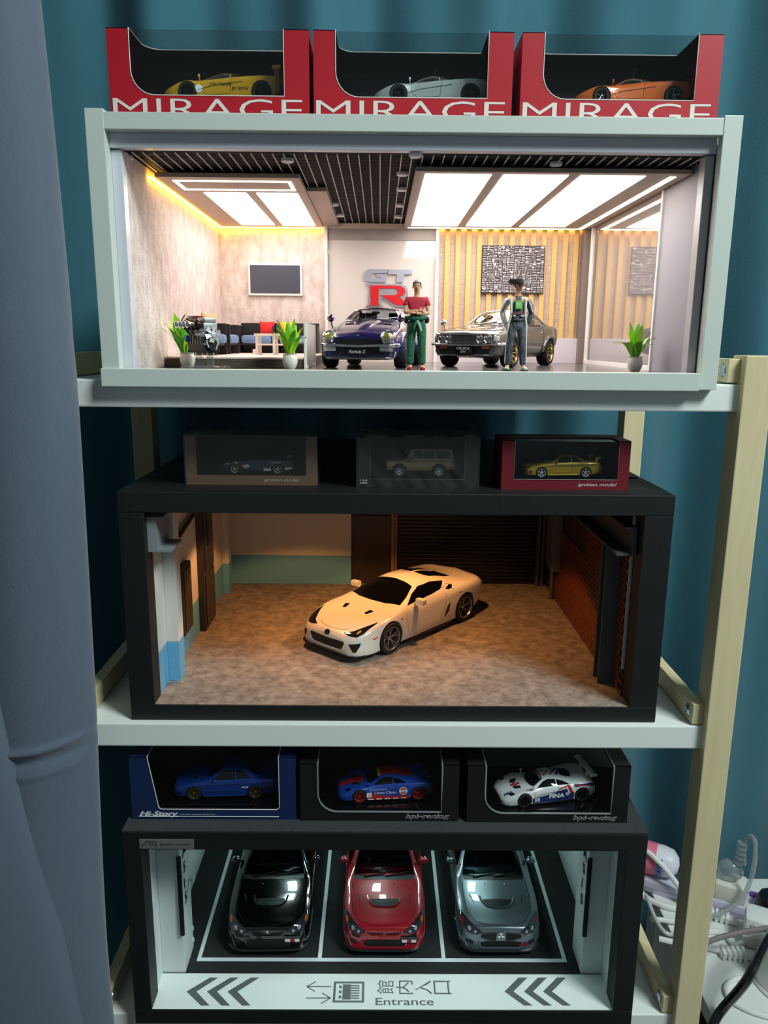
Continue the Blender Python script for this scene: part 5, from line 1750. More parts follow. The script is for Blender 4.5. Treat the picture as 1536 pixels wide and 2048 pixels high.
# ------------------------------------------------------------------ lower case: black framed car park
LY = -0.0125
LX0, LX1 = -0.2547, 0.2734
LT = -0.4440
LF = -0.6602
low = thing('car_park_display_case', 'black framed display case with a small car park inside on the bottom shelf', 'display case', (0.0095, 0.19, Z3))
LO = Vector((0.0095, 0.19, Z3))


def lx(x0, x1, y0, y1, z0, z1, name, m, b=0.0006, parent=None):
    q = MB()
    q.bbox(x0 - LO.x, x1 - LO.x, y0 - LO.y, y1 - LO.y, z0 - LO.z, z1 - LO.z, b)
    return q.obj(name, m, parent or low)


BLKT = mat('grainy_black_board', (44, 47, 49), 0.8, bump=(1200, 0.6), var=(700, (62, 65, 67), 0.3))
lx(LX0, LX1, LY, 0.012, LT - 0.0215, LT - 0.002, 'frame_top', BLKF, 0.0008)
lx(LX0, LX1, LY, -0.0105, Z3, -0.6585, 'frame_bottom', BLKF, 0.0008)
lx(LX0, -0.2365, LY, 0.012, -0.6585, LT - 0.0215, 'frame_side', BLKF, 0.0008)
lx(0.2525, LX1, LY, 0.012, -0.6585, LT - 0.0215, 'frame_side', BLKF, 0.0008)
lx(LX0, LX1, LY + 0.0005, 0.40, LT - 0.002, LT, 'roof_board', BLKT, 0.0005)
lx(LX0, LX1, 0.012, 0.40, LT - 0.008, LT - 0.002, 'case_roof', BLKF)
lx(LX0, LX1, -0.0105, 0.40, Z3, LF - 0.002, 'case_base', BLKF)
lx(LX0, -0.2420, 0.012, 0.40, LF - 0.002, LT - 0.008, 'case_side', BLKF)
lx(0.2580, LX1, 0.012, 0.40, LF - 0.002, LT - 0.008, 'case_side', BLKF)
lx(-0.2420, 0.2580, 0.392, 0.40, LF - 0.002, LT - 0.008, 'case_back', BLKF)
PALEW = mat('pale_car_park_wall', (216, 226, 224), 0.6)
lx(-0.2420, -0.2390, -0.010, 0.392, LF, LT - 0.010, 'car_park_wall', PALEW, 0.0003)
lx(0.2545, 0.2580, -0.010, 0.392, LF, LT - 0.010, 'car_park_wall', PALEW, 0.0003)
ASPH = mat('black_asphalt', (26, 30, 31), 0.85, bump=(1500, 0.7), var=(900, (38, 42, 43), 0.3))
lx(-0.2420, 0.2580, 0.0370, 0.392, LF - 0.002, LF, 'asphalt', ASPH, 0.0002)
APRON = mat('glossy_white_apron', (232, 238, 236), 0.45)
ap = lx(-0.2420, 0.2580, -0.0104, 0.0370, LF - 0.002, LF + 0.0012, 'entrance_apron', APRON, 0.0003)
# bay lines
PAINTL = mat('white_bay_paint', (214, 228, 228), 0.6)
for x in (-0.2030, -0.0645, 0.0785, 0.2180):
    lx(x - 0.0022, x + 0.0022, 0.0607, 0.385, LF - 0.0005, LF + 0.0003, 'bay_line', PAINTL, 0.0001)
lx(-0.2052, 0.2202, 0.0555, 0.0607, LF - 0.0005, LF + 0.0003, 'bay_line', PAINTL, 0.0001)
# pillars with hanging sign board and cut-out letters
PIL = mat('grey_white_pillar', (206, 214, 214), 0.55)
for x0, x1, sg in ((-0.2390, -0.2135, 1), (0.2315, 0.2545, -1)):
    o = lx(x0, x1, 0.0385, 0.0780, LF, LT - 0.010, 'pillar', PIL, 0.0008)
    xf = x1 if sg > 0 else x0
    xa, xb = sorted((xf - sg * 0.0025, xf + sg * 0.0020))
    lx(xa, xb, 0.0345, 0.0380, LF + 0.052, LF + 0.150, 'sign_board', BLACKTRIM, 0.0004, o)
    for i, ch in enumerate('A5I5'):
        zz = LF + 0.138 - i * 0.0195
        sz = 0.0125
        v, f = text_mesh(ch, sz, bold=0.02)
        m_ = MB()
        m_.add([(xf + sg * 0.0006 - LO.x, 0.0545 + sg * (a - 0.004) * 1.15 - LO.y, zz + b - LO.z) for a, b in v], f)
        m_.obj('sign_letter', BLACKPRINT, o, recalc=False)
    q = MB()
    q.lathe([(0.0, 0.006), (0.0036, 0.006), (0.0040, 0.004), (0.0026, 0.003), (0.0026, 0.0)], (0, 0, 0), 'x', 14)
    if sg > 0:
        q.xf(Matrix.Translation((xf - LO.x, 0.072 - LO.y, LF + 0.095 - LO.z)))
        q.obj('wall_button', PIL, o, True)
        for zz in (0.028, 0.012):
            q = MB()
            q.ell((xf - LO.x, 0.074 - LO.y, LF + zz - LO.z), (0.0022, 0.002, 0.004), 8, 6)
            q.obj('wall_stud', PIL, o, True)
# wall vent beside the right pillar
vt = lx(0.2300, 0.2450, 0.0350, 0.0385, -0.4920, -0.4700, 'wall_vent', mat('vent_grey', (150, 156, 154), 0.5), 0.0004)
for i in range(7):
    lx(0.2312, 0.2438, 0.0343, 0.0351, -0.4908 + i * 0.0029, -0.4890 + i * 0.0029, 'vent_slat', mat('vent_pale', (196, 202, 200), 0.5), 0.0002, vt)
# maker's plate on the frame
pl = lx(-0.2375, -0.1830, LY - 0.0008, LY, -0.4640, -0.4535, 'maker_plate', mat('brushed_plate', (140, 142, 142), 0.35, 0.5), 0.0002)
q = MB()
for a, b in (((0.0, 0.0), (0.0, 0.45)), ((0.0, 0.45), (0.25, 0.55)), ((0.25, 0.55), (0.3, 1.0)), ((0.3, 1.0), (0.95, 1.0)), ((0.95, 1.0), (1.0, 0.0))):
    q.tube([(-0.2345 + a[0] * 0.014 - LO.x, LY - 0.0010 - LO.y, -0.4618 + a[1] * 0.006 - LO.z), (-0.2345 + b[0] * 0.014 - LO.x, LY - 0.0010 - LO.y, -0.4618 + b[1] * 0.006 - LO.z)], 0.0003, 5)
q.obj('plate_car_outline', BLACKPRINT, pl)
fit_text('plate_lettering', 'TK', lambda u, w: (u - LO.x, LY - 0.00095 - LO.y, -0.4605 + w - LO.z), -0.2285, -0.2225, 0.0030, BLACKPRINT, pl)
fit_text('plate_lettering', 'ignition model', lambda u, w: (u - LO.x, LY - 0.00095 - LO.y, -0.4600 + w - LO.z), -0.2170, -0.1870, 0.0030, BLACKPRINT, pl, shear=0.35)
# apron print
INK = mat('grey_floor_print', (92, 98, 100), 0.4)
AZ = LF + 0.00135


def ink(pts, faces=None, name='floor_marking'):
    q = MB()
    q.add([(a - LO.x, b - LO.y, AZ - LO.z) for a, b in pts], faces or [tuple(range(len(pts)))])
    return q.obj(name, INK, ap)


def apx(x, y):
    p = at(x, y, 'z', AZ)
    return (p.x, p.y)


for x0 in (373, 414, 455):
    ink([apx(a + x0 - 373, b) for a, b in ((373, 1983), (420, 1955), (437, 1955), (393, 1983), (419, 2011), (402, 2011))])
for x0 in (1009, 1048, 1086):
    ink([apx(a + x0 - 1009, b) for a, b in ((1009, 1983), (1037, 1955), (1055, 1955), (1027, 1983), (1065, 2011), (1048, 2011))])


def inkline(pts, w):
    P = [Vector(apx(*p)) for p in pts]
    for a, b in zip(P[:-1], P[1:]):
        d = (b - a).normalized()
        n_ = Vector((-d.y, d.x)) * w / 2
        ink([tuple(a - n_), tuple(b - n_), tuple(b + n_), tuple(a + n_)])


inkline([(662, 1973), (614, 1973)], 0.0013)
inkline([(632, 1963), (614, 1973), (630, 1983)], 0.0013)
inkline([(612, 1996), (660, 1996)], 0.0013)
inkline([(644, 1986), (661, 1996), (642, 2007)], 0.0013)
A, B_, C_, D_ = apx(668, 1963), apx(729, 1963), apx(729, 2005), apx(666, 2005)
w_ = 0.0026
for r in ((A[0], B_[0], A[1] - w_, A[1]), (A[0], B_[0], D_[1], D_[1] + w_), (A[0], A[0] + w_, D_[1] + w_, A[1] - w_), (B_[0] - w_, B_[0], D_[1] + w_, A[1] - w_)):
    ink([(r[0], r[2]), (r[1], r[2]), (r[1], r[3]), (r[0], r[3])], name='lift_frame')
hh = (A[1] - D_[1])
for i in range(3):
    yc = D_[1] + hh * (0.26 + 0.24 * i)
    x0 = A[0] + 0.0075
    ink([(x0 + 0.0016 * math.cos(t * PI / 6), yc + 0.0021 * math.sin(t * PI / 6)) for t in range(12)], name='lift_figure')
    ink([(x0 + 0.0026, yc - 0.0034), (x0 + 0.0115, yc - 0.0034), (x0 + 0.0115, yc + 0.0034), (x0 + 0.0026, yc + 0.0034)], name='lift_figure')
    for dy in (-0.0016, 0.0016):
        ink([(x0 + 0.0115, yc + dy - 0.0009), (x0 + 0.021, yc + dy - 0.0009), (x0 + 0.021, yc + dy + 0.0009), (x0 + 0.0115, yc + dy + 0.0009)], name='lift_figure')
p0, p1 = apx(751, 2010), apx(868, 2010)
fit_text('floor_lettering', 'Entrance', lambda u, w: (u - LO.x, p0[1] + w * 1.25 - LO.y, AZ - LO.z), p0[0], p1[0], 0.0078, INK, ap, bold=0.01)
# the four characters run sideways, their tops to the left
c0, c1 = apx(752, 1988), apx(905, 1988)
yt = apx(752, 1961)[1]
cell = (c1[0] - c0[0]) / 4
for i, ch in enumerate('館内入口'):
    v, f = text_mesh(ch, 1.0, res=2)
    a0, a1 = min(p[0] for p in v), max(p[0] for p in v)
    b0, b1 = min(p[1] for p in v), max(p[1] for p in v)
    q = MB()
    q.add([(c0[0] + cell * i + 0.001 + (b1 - b) / (b1 - b0) * (cell - 0.002) - LO.x, c0[1] + (a - a0) / (a1 - a0) * (yt - c0[1]) - LO.y, AZ - LO.z) for a, b in v], f)
    q.obj('floor_lettering', INK, ap, recalc=False)
# cool light panel in the ceiling of the car park
for x, y0, y1 in ((-0.112, 0.222, 0.256), (-0.112, 0.170, 0.200), (-0.004, 0.222, 0.256), (0.008, 0.170, 0.200), (0.128, 0.222, 0.256), (0.128, 0.170, 0.200)):
    lx(x - 0.007, x + 0.007, y0, y1, LT - 0.0105, LT - 0.0078, 'ceiling_light_panel', mat('cool_led_panel', (240, 255, 255), 0.5, emit=((214, 255, 250), 36)), 0.0004)
# ------------------------------------------------------------------ contents of the showroom
make_zed('deep blue long-nose coupe with yellow headlights and a Fairlady Z plate', (-0.0040, 0.2000, UF), -0.17)
make_celica('grey-green notchback coupe with four round headlights behind the racing-suit figurine', (0.1467, 0.2570, UF), -0.53)

# lounge platform
DECKT = mat('pale_pink_deck', (224, 204, 196), 0.5)
DECKW = mat('rough_brown_deck_edge', (92, 80, 66), 0.7, var=(60, (58, 50, 42), 0.25, (0.4, 1, 6)), bump=(200, 0.6, (0.3, 1, 5)))
plat = thing('lounge_platform', 'low wooden lounge platform with a rough brown edge and pale top', 'platform', (-0.147, 0.25, UF))
q = MB()
q.bbox(-0.0700, 0.0690, -0.150, 0.150, 0, 0.0090, 0.0005)
q.obj('deck_body', DECKW, plat)
q = MB()
q.bbox(-0.0700, 0.0695, -0.1505, 0.150, 0.0088, 0.0108, 0.0004)
q.obj('deck_top', DECKT, plat)
PT = UF + 0.0108
# glass balustrade at the platform's end
gl = thing('glass_balustrade', 'frosted glass balustrade with a white edge at the end of the lounge platform', 'balustrade', (-0.0755, 0.1, UF))
q = MB()
q.bbox(-0.0004, 0.0008, 0.0, 0.110, 0.0, 0.0450, 0.0002)
q.obj('glass_panel', film('frosted_balustrade_glass', (235, 235, 232), 1.0, 0.15, haze=0.45, haze_col=(225, 222, 218)), gl)
for y0 in (-0.002, 0.11):
    q = MB()
    q.bbox(-0.0012, 0.0016, y0, y0 + 0.002, 0.0, 0.0452, 0.0003)
    q.obj('glass_edge', mat('milky_glass_edge', (238, 236, 230), 0.3), gl)
q = MB()
q.bbox(-0.0012, 0.0016, 0.0, 0.110, 0.0, 0.003, 0.0003)
q.obj('glass_clamp', POSTW, gl)

# sofas of black board with blue seat cushions
BLKB = mat('black_sofa_board', (30, 28, 30), 0.5)
BLUEC = mat('washed_blue_cushion', (78, 112, 158), 0.85, var=(300, (120, 150, 186), 0.3), bump=(500, 0.3))


def sofa(label, x, y, rz, w):
    t = thing('sofa', label, 'sofa', (x, y, PT), rz, 'lounge sofas on the platform')
    q = MB()
    q.bbox(-w / 2, w / 2, 0.018, 0.021, 0.0, 0.040, 0.0004)
    q.obj('backrest', BLKB, t)
    for sx in (-w / 2, w / 2 - 0.003):
        q = MB()
        q.bbox(sx, sx + 0.003, -0.012, 0.018, 0.0, 0.036, 0.0004)
        q.obj('side_panel', BLKB, t)
    q = MB()
    q.bbox(-w / 2 + 0.003, w / 2 - 0.003, -0.010, 0.018, 0.0105, 0.0125, 0.0003)
    q.bbox(-w / 2 + 0.003, w / 2 - 0.003, 0.010, 0.012, 0.0, 0.0105, 0.0003)
    q.obj('seat_base', BLKB, t)
    q = MB()
    n = 2 if w > 0.05 else 1
    for i in range(n):
        c0 = -w / 2 + 0.004 + i * (w - 0.008) / n
        q.bbox(c0 + 0.0005, c0 + (w - 0.008) / n - 0.0005, -0.0135, 0.0175, 0.0125, 0.0235, 0.0045)
    q.obj('seat_cushion', BLUEC, t, True)
    return t


sofa('black sofa with blue seat set against the back wall, white table in front', -0.1115, 0.372, 0, 0.056)
sofa('black sofa with blue seat against the back wall in the corner of the platform', -0.1655, 0.372, 0, 0.050)
sofa('black sofa with blue seat turned sideways along the beige side wall', -0.1945, 0.295, PI / 2, 0.062)
sofa('black sofa with blue seat along the side wall behind the engine', -0.1945, 0.215, PI / 2, 0.062)


def pillow(label, col, x, y, z, s, tilt, rz=0.0):
    q = MB()
    nn = 10

    def pf(sg):
        return lambda u, v: ((u - 0.5) * s * (1 - 0.06 * math.sin(PI * v)), sg * 0.0035 * (math.sin(PI * u) * math.sin(PI * v)) ** 0.5, (v - 0.5) * s * (1 - 0.06 * math.sin(PI * u)))
    for sg in (-1, 1):
        q.add(*grid_fn(pf(sg), nn, nn))
    q.xf(Matrix.Rotation(tilt, 4, 'X'))
    o = q.obj('cushion', col, None, True, weld=True)
    o.location = (x, y, z)
    o.rotation_euler = (0, 0, rz)
    tag(o, label, 'cushion', 'loose cushions on the sofas')
    return o


SEAT = PT + 0.0235
pillow('bright red square cushion standing on the sofa seat', mat('red_cushion', (214, 36, 34), 0.8, bump=(500, 0.2)), at(534, 648, 'y', 0.378).x, 0.378, SEAT + 0.0085, 0.020, -0.15)
pillow('bright yellow square cushion on the sofa beside the red one', mat('yellow_cushion', (232, 182, 20), 0.8, bump=(500, 0.2)), -0.1258, 0.378, SEAT + 0.0085, 0.020, -0.15)
pillow('cream cushion resting on the sofa behind the engine', mat('cream_cushion', (228, 208, 158), 0.85, bump=(500, 0.2)), -0.1960, 0.206, SEAT + 0.0115, 0.024, 0.35, 0.9)
pillow('blue cushion resting on the sofa behind the engine', BLUEC, -0.2010, 0.229, SEAT + 0.0105, 0.022, 0.35, 1.2)


def table(label, x, y, w, d, h):
    t = thing('coffee_table', label, 'table', (x, y, PT), 0, 'white lounge tables')
    WT = mat('white_table_lacquer', (236, 230, 222), 0.35)
    q = MB()
    q.bbox(-w / 2, w / 2, -d / 2, d / 2, h - 0.0026, h, 0.0005)
    q.obj('table_top', WT, t)
    for sx in (-w / 2 + 0.0015, -0.0015, w / 2 - 0.0045):
        for sy in (-d / 2 + 0.001, d / 2 - 0.004):
            q = MB()
            q.bbox(sx, sx + 0.003, sy, sy + 0.003, 0, h - 0.0026, 0.0003)
            q.obj('leg', WT, t)
    for sy in (-d / 2 + 0.0015, d / 2 - 0.0035):
        q = MB()
        q.bbox(-w / 2 + 0.0045, w / 2 - 0.0045, sy, sy + 0.002, h * 0.45, h * 0.45 + 0.002, 0.0003)
        q.obj('stretcher', WT, t)
    return t


table('white slatted coffee table in front of the red cushion', -0.1240, 0.240, 0.046, 0.030, 0.0245)
o = MB().bbox(-0.003, 0.003, -0.003, 0.003, 0, 0.006, 0.0005).obj('gift_box', mat('pale_pink_carton', (232, 204, 200), 0.6), None)
o.location = (-0.1560, 0.290, PT)
tag(o, 'tiny pale pink carton standing on the platform between the sofas', 'box')

# potted plants
POT = mat('white_ceramic_pot', (226, 222, 212), 0.3)
LEAFS = [mat('fresh_green_leaf', (150, 214, 40), 0.4), mat('deep_green_leaf', (84, 176, 40), 0.4), mat('lime_green_leaf', (204, 236, 70), 0.4)]


def plant(label, x, y, seed, h, lean=0.0, spread=1.0):
    rr = random.Random(seed)
    t = thing('potted_plant', label, 'potted plant', (x, y, UF), 0, 'strap-leaved plants in white pots')
    q = MB()
    prof = [(0.0, 0.0), (0.0045, 0.0), (0.0066, 0.0035), (0.0075, 0.0075), (0.0072, 0.0110), (0.0064, 0.0135), (0.0070, 0.0148), (0.0062, 0.0148), (0.0055, 0.0125), (0, 0.0125)]
    q.lathe(prof, (0, 0, 0), 'z', 22)
    q.obj('pot', POT, t, True)
    q = MB()
    q.lathe([(0, 0.0132), (0.003, 0.0131), (0.0056, 0.0127), (0.0056, 0.012), (0, 0.012)], (0, 0, 0), 'z', 14)
    q.obj('soil', mat('moss_soil', (60, 72, 36), 0.9), t, True)
    for i in range(19):
        a = 2 * PI * (i * 0.382 + rr.random() * 0.1)
        el = rr.uniform(0.2, 1.25)           # 0 upright .. 1 spreading
        L = h * rr.uniform(0.75, 1.08) * (1.0 - 0.25 * el)
        w = 0.0034 * rr.uniform(0.85, 1.3)
        n = 9
        path = []
        px_, pz = 0.0015, 0.012
        ang = PI / 2 - el * 0.35 * spread
        for k in range(n + 1):
            path.append((px_, pz))
            ang -= el * 0.115 * spread * (k / n) * 1.7
            px_ += math.cos(ang) * L / n
            pz += math.sin(ang) * L / n
        v, f = [], []
        for k, (r_, z_) in enumerate(path):
            ww = w * math.sin(PI * (0.12 + 0.88 * k / n)) ** 0.7 if k < n else 0.0001
            for j, e in enumerate((-1, 0, 1)):
                cx, cy = r_ * math.cos(a) - e * ww * math.sin(a) + lean * z_, r_ * math.sin(a) + e * ww * math.cos(a)
                v.append((cx, cy, z_ + (0.0006 if e else 0.0)))
            if k:
                b = 3 * k
                f += [(b - 3, b - 2, b + 1, b), (b - 2, b - 1, b + 2, b + 1)]
        q = MB()
        q.add(v, f)
        q.obj('leaf', LEAFS[(i + seed) % 3], t, True, recalc=False)
    return t


plant('green strap-leaved plant in a white pot, half hidden behind the engine', -0.1925, 0.0905, 1, 0.043, -0.2, 0.7)
plant('lime green strap-leaved plant in a white pot in front of the platform', -0.0885, 0.078, 2, 0.040, 0.0, 1.0)
plant('strap-leaved plant in a white pot beside the grey side wall', 0.2530, 0.080, 3, 0.037, -0.05, 1.15)

# display engine on an acrylic stand
ACR = film('clear_acrylic', (232, 236, 236), 2.0, 0.03, haze=0.10)
EX, EY = -0.1700, 0.055
st = thing('acrylic_stand', 'clear acrylic stand with two square posts under the model engine', 'display stand', (EX, EY, UF))
q = MB()
q.bbox(-0.018, 0.024, -0.014, 0.016, 0, 0.0028, 0.0006)
q.obj('stand_base', ACR, st)
for (x0, w, h) in ((-0.0055, 0.0062, 0.0134), (0.0052, 0.0062, 0.0131)):
    q = MB()
    q.bbox(x0, x0 + w, -0.003, 0.003, 0.0028, 0.0028 + h, 0.0006)
    q.obj('stand_post', ACR, st)
eng = thing('model_engine', 'detailed silver straight-six model engine with fan, red cover and intake trumpets', 'model engine', (EX + 0.002, EY, UF + 0.0145), 0.62)
ALU = mat('cast_aluminium', (186, 186, 188), 0.38, 0.6)
ENB = mat('engine_black', (20, 19, 19), 0.4)
REDC = mat('wine_red_cover', (120, 16, 22), 0.25, coat=0.6)
BROWNM = mat('dark_bronze_metal', (58, 46, 42), 0.3, 0.8)
q = MB()
q.bbox(-0.0085, 0.0085, -0.019, 0.019, 0.008, 0.020, 0.0015)
q.obj('engine_block', ALU, eng, True)
for i in range(6):
    q = MB()
    q.bbox(-0.0098, 0.0098, -0.0175 + i * 0.006, -0.0140 + i * 0.006, 0.009, 0.017, 0.0008)
    q.obj('block_rib', mat('dull_steel', (110, 108, 106), 0.35, 0.9), eng, True)
q = MB()
prof = [(-0.0088, 0.009), (0.0088, 0.009), (0.0080, 0.001), (-0.0060, 0.001)]
q.prism(prof, lambda u, w, t: (u, t, w), -0.0185, 0.0185)
q.obj('oil_pan', ENB, eng)
q = MB()
q.bbox(-0.0070, 0.0070, -0.0185, 0.0185, 0.020, 0.0285, 0.0015)
q.obj('cylinder_head', ALU, eng, True)
q = MB()
q.bbox(-0.0060, 0.0060, -0.0190, 0.0180, 0.0285, 0.0330, 0.0016)
q.obj('valve_cover', ALU, eng, True)
q = MB()
q.bbox(-0.0085, 0.0015, 0.0010, 0.0170, 0.0328, 0.0352, 0.001)
q.obj('air_box_lid', REDC, eng, True)
for i in range(4):
    q = MB()
    y_ = -0.0145 + i * 0.0090
    q.ell((-0.0112, y_, 0.0265), (0.0042, 0.0042, 0.0048), 12, 8)
    q.obj('carburettor', BROWNM, eng, True)
    for dy in (0.0,):
        q = MB()
        q.lathe([(0.0016, 0.0), (0.0019, -0.004), (0.0028, -0.0062), (0.0037, -0.0072), (0.0029, -0.0070), (0.0012, -0.004), (0.0016, 0.0)], (-0.0142, y_ + dy, 0.0268), 'x', 14)
        q.obj('intake_trumpet', CHROME, eng, True)
rr = random.Random(11)
for i in range(9):
    q = MB()
    a = Vector((rr.uniform(-0.012, -0.004), rr.uniform(-0.016, 0.014), rr.uniform(0.012, 0.022)))
    b = Vector((rr.uniform(-0.012, -0.004), a.y + rr.uniform(-0.006, 0.006), rr.uniform(0.026, 0.036)))
    m_ = (a + b) / 2 + Vector((-0.005, 0, 0.003))
    q.tube([a, (a + m_) / 2 + Vector((-0.001, 0, 0)), m_, (b + m_) / 2, b], 0.0006, 6)
    q.obj('hose', ENB if i % 2 else BROWNM, eng, True)
q = MB()
for x_, z_, r_ in ((0, 0.018, 0.0048), (0.001, 0.0075, 0.0048), (-0.008, 0.013, 0.0030)):
    q.lathe([(0, -0.0215), (r_, -0.0215), (r_ * 0.9, -0.0202), (r_, -0.019), (0, -0.019)], (x_, 0, z_), 'y', 18)
q.obj('pulley', ENB, eng, True)
fan = MB()
for i in range(6):
    a = 2 * PI * i / 6 + 0.3
    c_, s_ = math.cos(a), math.sin(a)
    pts = []
    for r_, w_ in ((0.0018, 0.0013), (0.0075, 0.0022)):
        for e, dy in ((-1, 0.0006), (1, -0.0006)):
            pts.append((r_ * c_ - e * w_ * s_, -0.0235 + dy, 0.018 + r_ * s_ + e * w_ * c_))
    pts += [(a_, b_ + 0.0005, d_) for a_, b_, d_ in pts]
    fan.add(pts, [(0, 1, 3, 2), (4, 6, 7, 5), (0, 2, 6, 4), (1, 5, 7, 3), (0, 4, 5, 1), (2, 3, 7, 6)])
fan.lathe([(0, -0.025), (0.0024, -0.0245), (0.0024, -0.021), (0, -0.021)], (0, 0, 0.018), 'y', 14)
fan.obj('cooling_fan', mat('pale_grey_fan', (206, 206, 206), 0.35, 0.3), eng)
for pts in (((0.0048, -0.0215, 0.018), (0.0052, -0.0215, 0.010), (0.003, -0.0215, 0.004)), ((-0.0048, -0.0215, 0.018), (-0.0060, -0.0215, 0.012), (-0.004, -0.0215, 0.006))):
    q = MB()
    q.tube(pts, 0.0007, 6)
    q.obj('fan_belt', mat('pale_grey_fan', (206, 206, 206), 0.35, 0.3), eng, True)
q = MB()
q.lathe([(0, 0), (0.0035, 0), (0.0038, 0.001), (0.0035, 0.004), (0, 0.004)], (0.0085, -0.006, 0.016), 'x', 16)
q.obj('oil_filter', mat('blue_oil_filter', (30, 84, 150), 0.35), eng, True)
q = MB()
q.lathe([(0, 0), (0.0030, 0), (0.0034, 0.001), (0.0030, 0.006), (0, 0.006)], (-0.0085 - 0.004, 0.013, 0.014), 'x', 16)
q.obj('starter_motor', mat('blue_oil_filter', (30, 84, 150), 0.35), eng, True)
# ------------------------------------------------------------------ two figurines (drawn at real size, then scaled)


def skin(name, nodes, edges, m, parent, k, sub=2, root=None):
    """smooth limb surface grown round a skeleton of joints: nodes name -> (x, y, z, rx, ry)"""
    me = bpy.data.meshes.new(name)
    bm = bmesh.new()
    sl = bm.verts.layers.skin.verify()
    V = {}
    for n_, (x, y, z, rx, ry) in nodes.items():
        v = bm.verts.new((x, y, z))
        v[sl].radius = (rx, ry)
        v[sl].use_root = (n_ == (root or next(iter(nodes))))
        V[n_] = v
    for a, b in edges:
        bm.edges.new((V[a], V[b]))
    bm.to_mesh(me)
    bm.free()
    o = bpy.data.objects.new(name, me)
    COL.objects.link(o)
    o.modifiers.new('s', 'SKIN').use_smooth_shade = True
    sd = o.modifiers.new('u', 'SUBSURF')
    sd.levels = sub
    sd.render_levels = sub
    bpy.context.view_layer.update()
    me2 = bpy.data.meshes.new_from_object(o.evaluated_get(bpy.context.evaluated_depsgraph_get()))
    bpy.data.objects.remove(o)
    me2.transform(Matrix.Scale(k, 4))
    me2.name = name
    return link(name, me2, m, parent, True, 180)


def chain(*n_):
    return list(zip(n_[:-1], n_[1:]))


SKIN = mat('figurine_skin', (214, 166, 132), 0.5)
SKIN2 = mat('figurine_tan_skin', (220, 164, 126), 0.5)


def head_parts(t, k, c, m, turn, hair, hair_col):
    """face details on a head centred at c (real metres)"""
    R = Matrix.Rotation(turn, 3, 'Z')

    def hp(x, y, z):
        v = R @ Vector((x, y, z))
        return Vector((c[0] + v.x, c[1] + v.y, c[2] + v.z)) * k
    q = MB()
    q.ell(hp(0, -0.105, -0.015), (0.016 * k, 0.018 * k, 0.026 * k), 8, 6)
    q.obj('nose', m, t, True)
    for sg in (-1, 1):
        q = MB()
        q.ell(hp(sg * 0.036, -0.090, 0.012), (0.016 * k, 0.010 * k, 0.008 * k), 8, 5)
        q.obj('eye', mat('eye_dark', (36, 24, 20), 0.4), t, True)
        q = MB()
        q.ell(hp(sg * 0.036, -0.094, 0.036), (0.024 * k, 0.008 * k, 0.005 * k), 8, 5)
        q.obj('eyebrow', hair_col, t, True)
    q = MB()
    q.ell(hp(0, -0.094, -0.062), (0.030 * k, 0.010 * k, 0.008 * k), 8, 5)
    q.obj('mouth', mat('lip_red', (150, 74, 66), 0.5), t, True)
    for sg in (-1, 1):
        q = MB()
        q.ell(hp(sg * 0.084, 0.005, -0.005), (0.012 * k, 0.020 * k, 0.032 * k), 8, 6)
        q.obj('ear', m, t, True)
    if hair:
        q = MB()
        v, f = [], []
        n, mm = 16, 7
        for i in range(mm + 1):
            ph = (PI * 0.56) * i / mm
            for j in range(n):
                th = 2 * PI * j / n
                back = (1 - math.sin(th)) if False else 0
                rz_ = 0.112
                low = 1.0 if math.sin(th) > -0.25 else 0.62
                p2 = ph * low
                v.append(hp(0.090 * math.sin(p2) * math.cos(th), 0.010 + 0.104 * math.sin(p2) * math.sin(th), 0.030 + 0.108 * math.cos(p2)))
        f = [(i * n + j, i * n + (j + 1) % n, (i + 1) * n + (j + 1) % n, (i + 1) * n + j) for i in range(mm) for j in range(n)]
        q.add(v, f)
        q.obj('hair', hair_col, t, True, recalc=False)
    return hp


def fingers(base, dirv, side, k, t, m, L=0.075, curl=0.3, name='hand', down=Vector((0, 0, -1))):
    """palm, four fingers and a thumb from the wrist onwards"""
    b = Vector(base)
    d = Vector(dirv).normalized()
    s_ = Vector(side).normalized()
    n_ = d.cross(s_).normalized()
    q = MB()
    pts = [b, b + d * 0.045, b + d * 0.09]
    q.tube([p * k for p in pts], [0.030 * k, 0.042 * k, 0.036 * k], 10, flat=(1.0, 0.55))
    for i in range(4):
        off = (-0.030 + 0.020 * i)
        ln = L * (0.86, 1.0, 0.95, 0.75)[i]
        p0 = b + d * 0.085 + s_ * off
        p1 = p0 + d * ln * 0.5 - n_ * curl * ln * 0.12
        p2 = p0 + d * ln * 0.85 - n_ * curl * ln * 0.5
        q.tube([p0 * k, p1 * k, p2 * k], [0.0105 * k, 0.0095 * k, 0.0075 * k], 6)
    p0 = b + d * 0.03 + s_ * 0.032
    q.tube([p0 * k, (p0 + d * 0.03 + s_ * 0.022) * k, (p0 + d * 0.062 + s_ * 0.026) * k], [0.013 * k, 0.011 * k, 0.008 * k], 6)
    return q.obj(name, m, t, True)


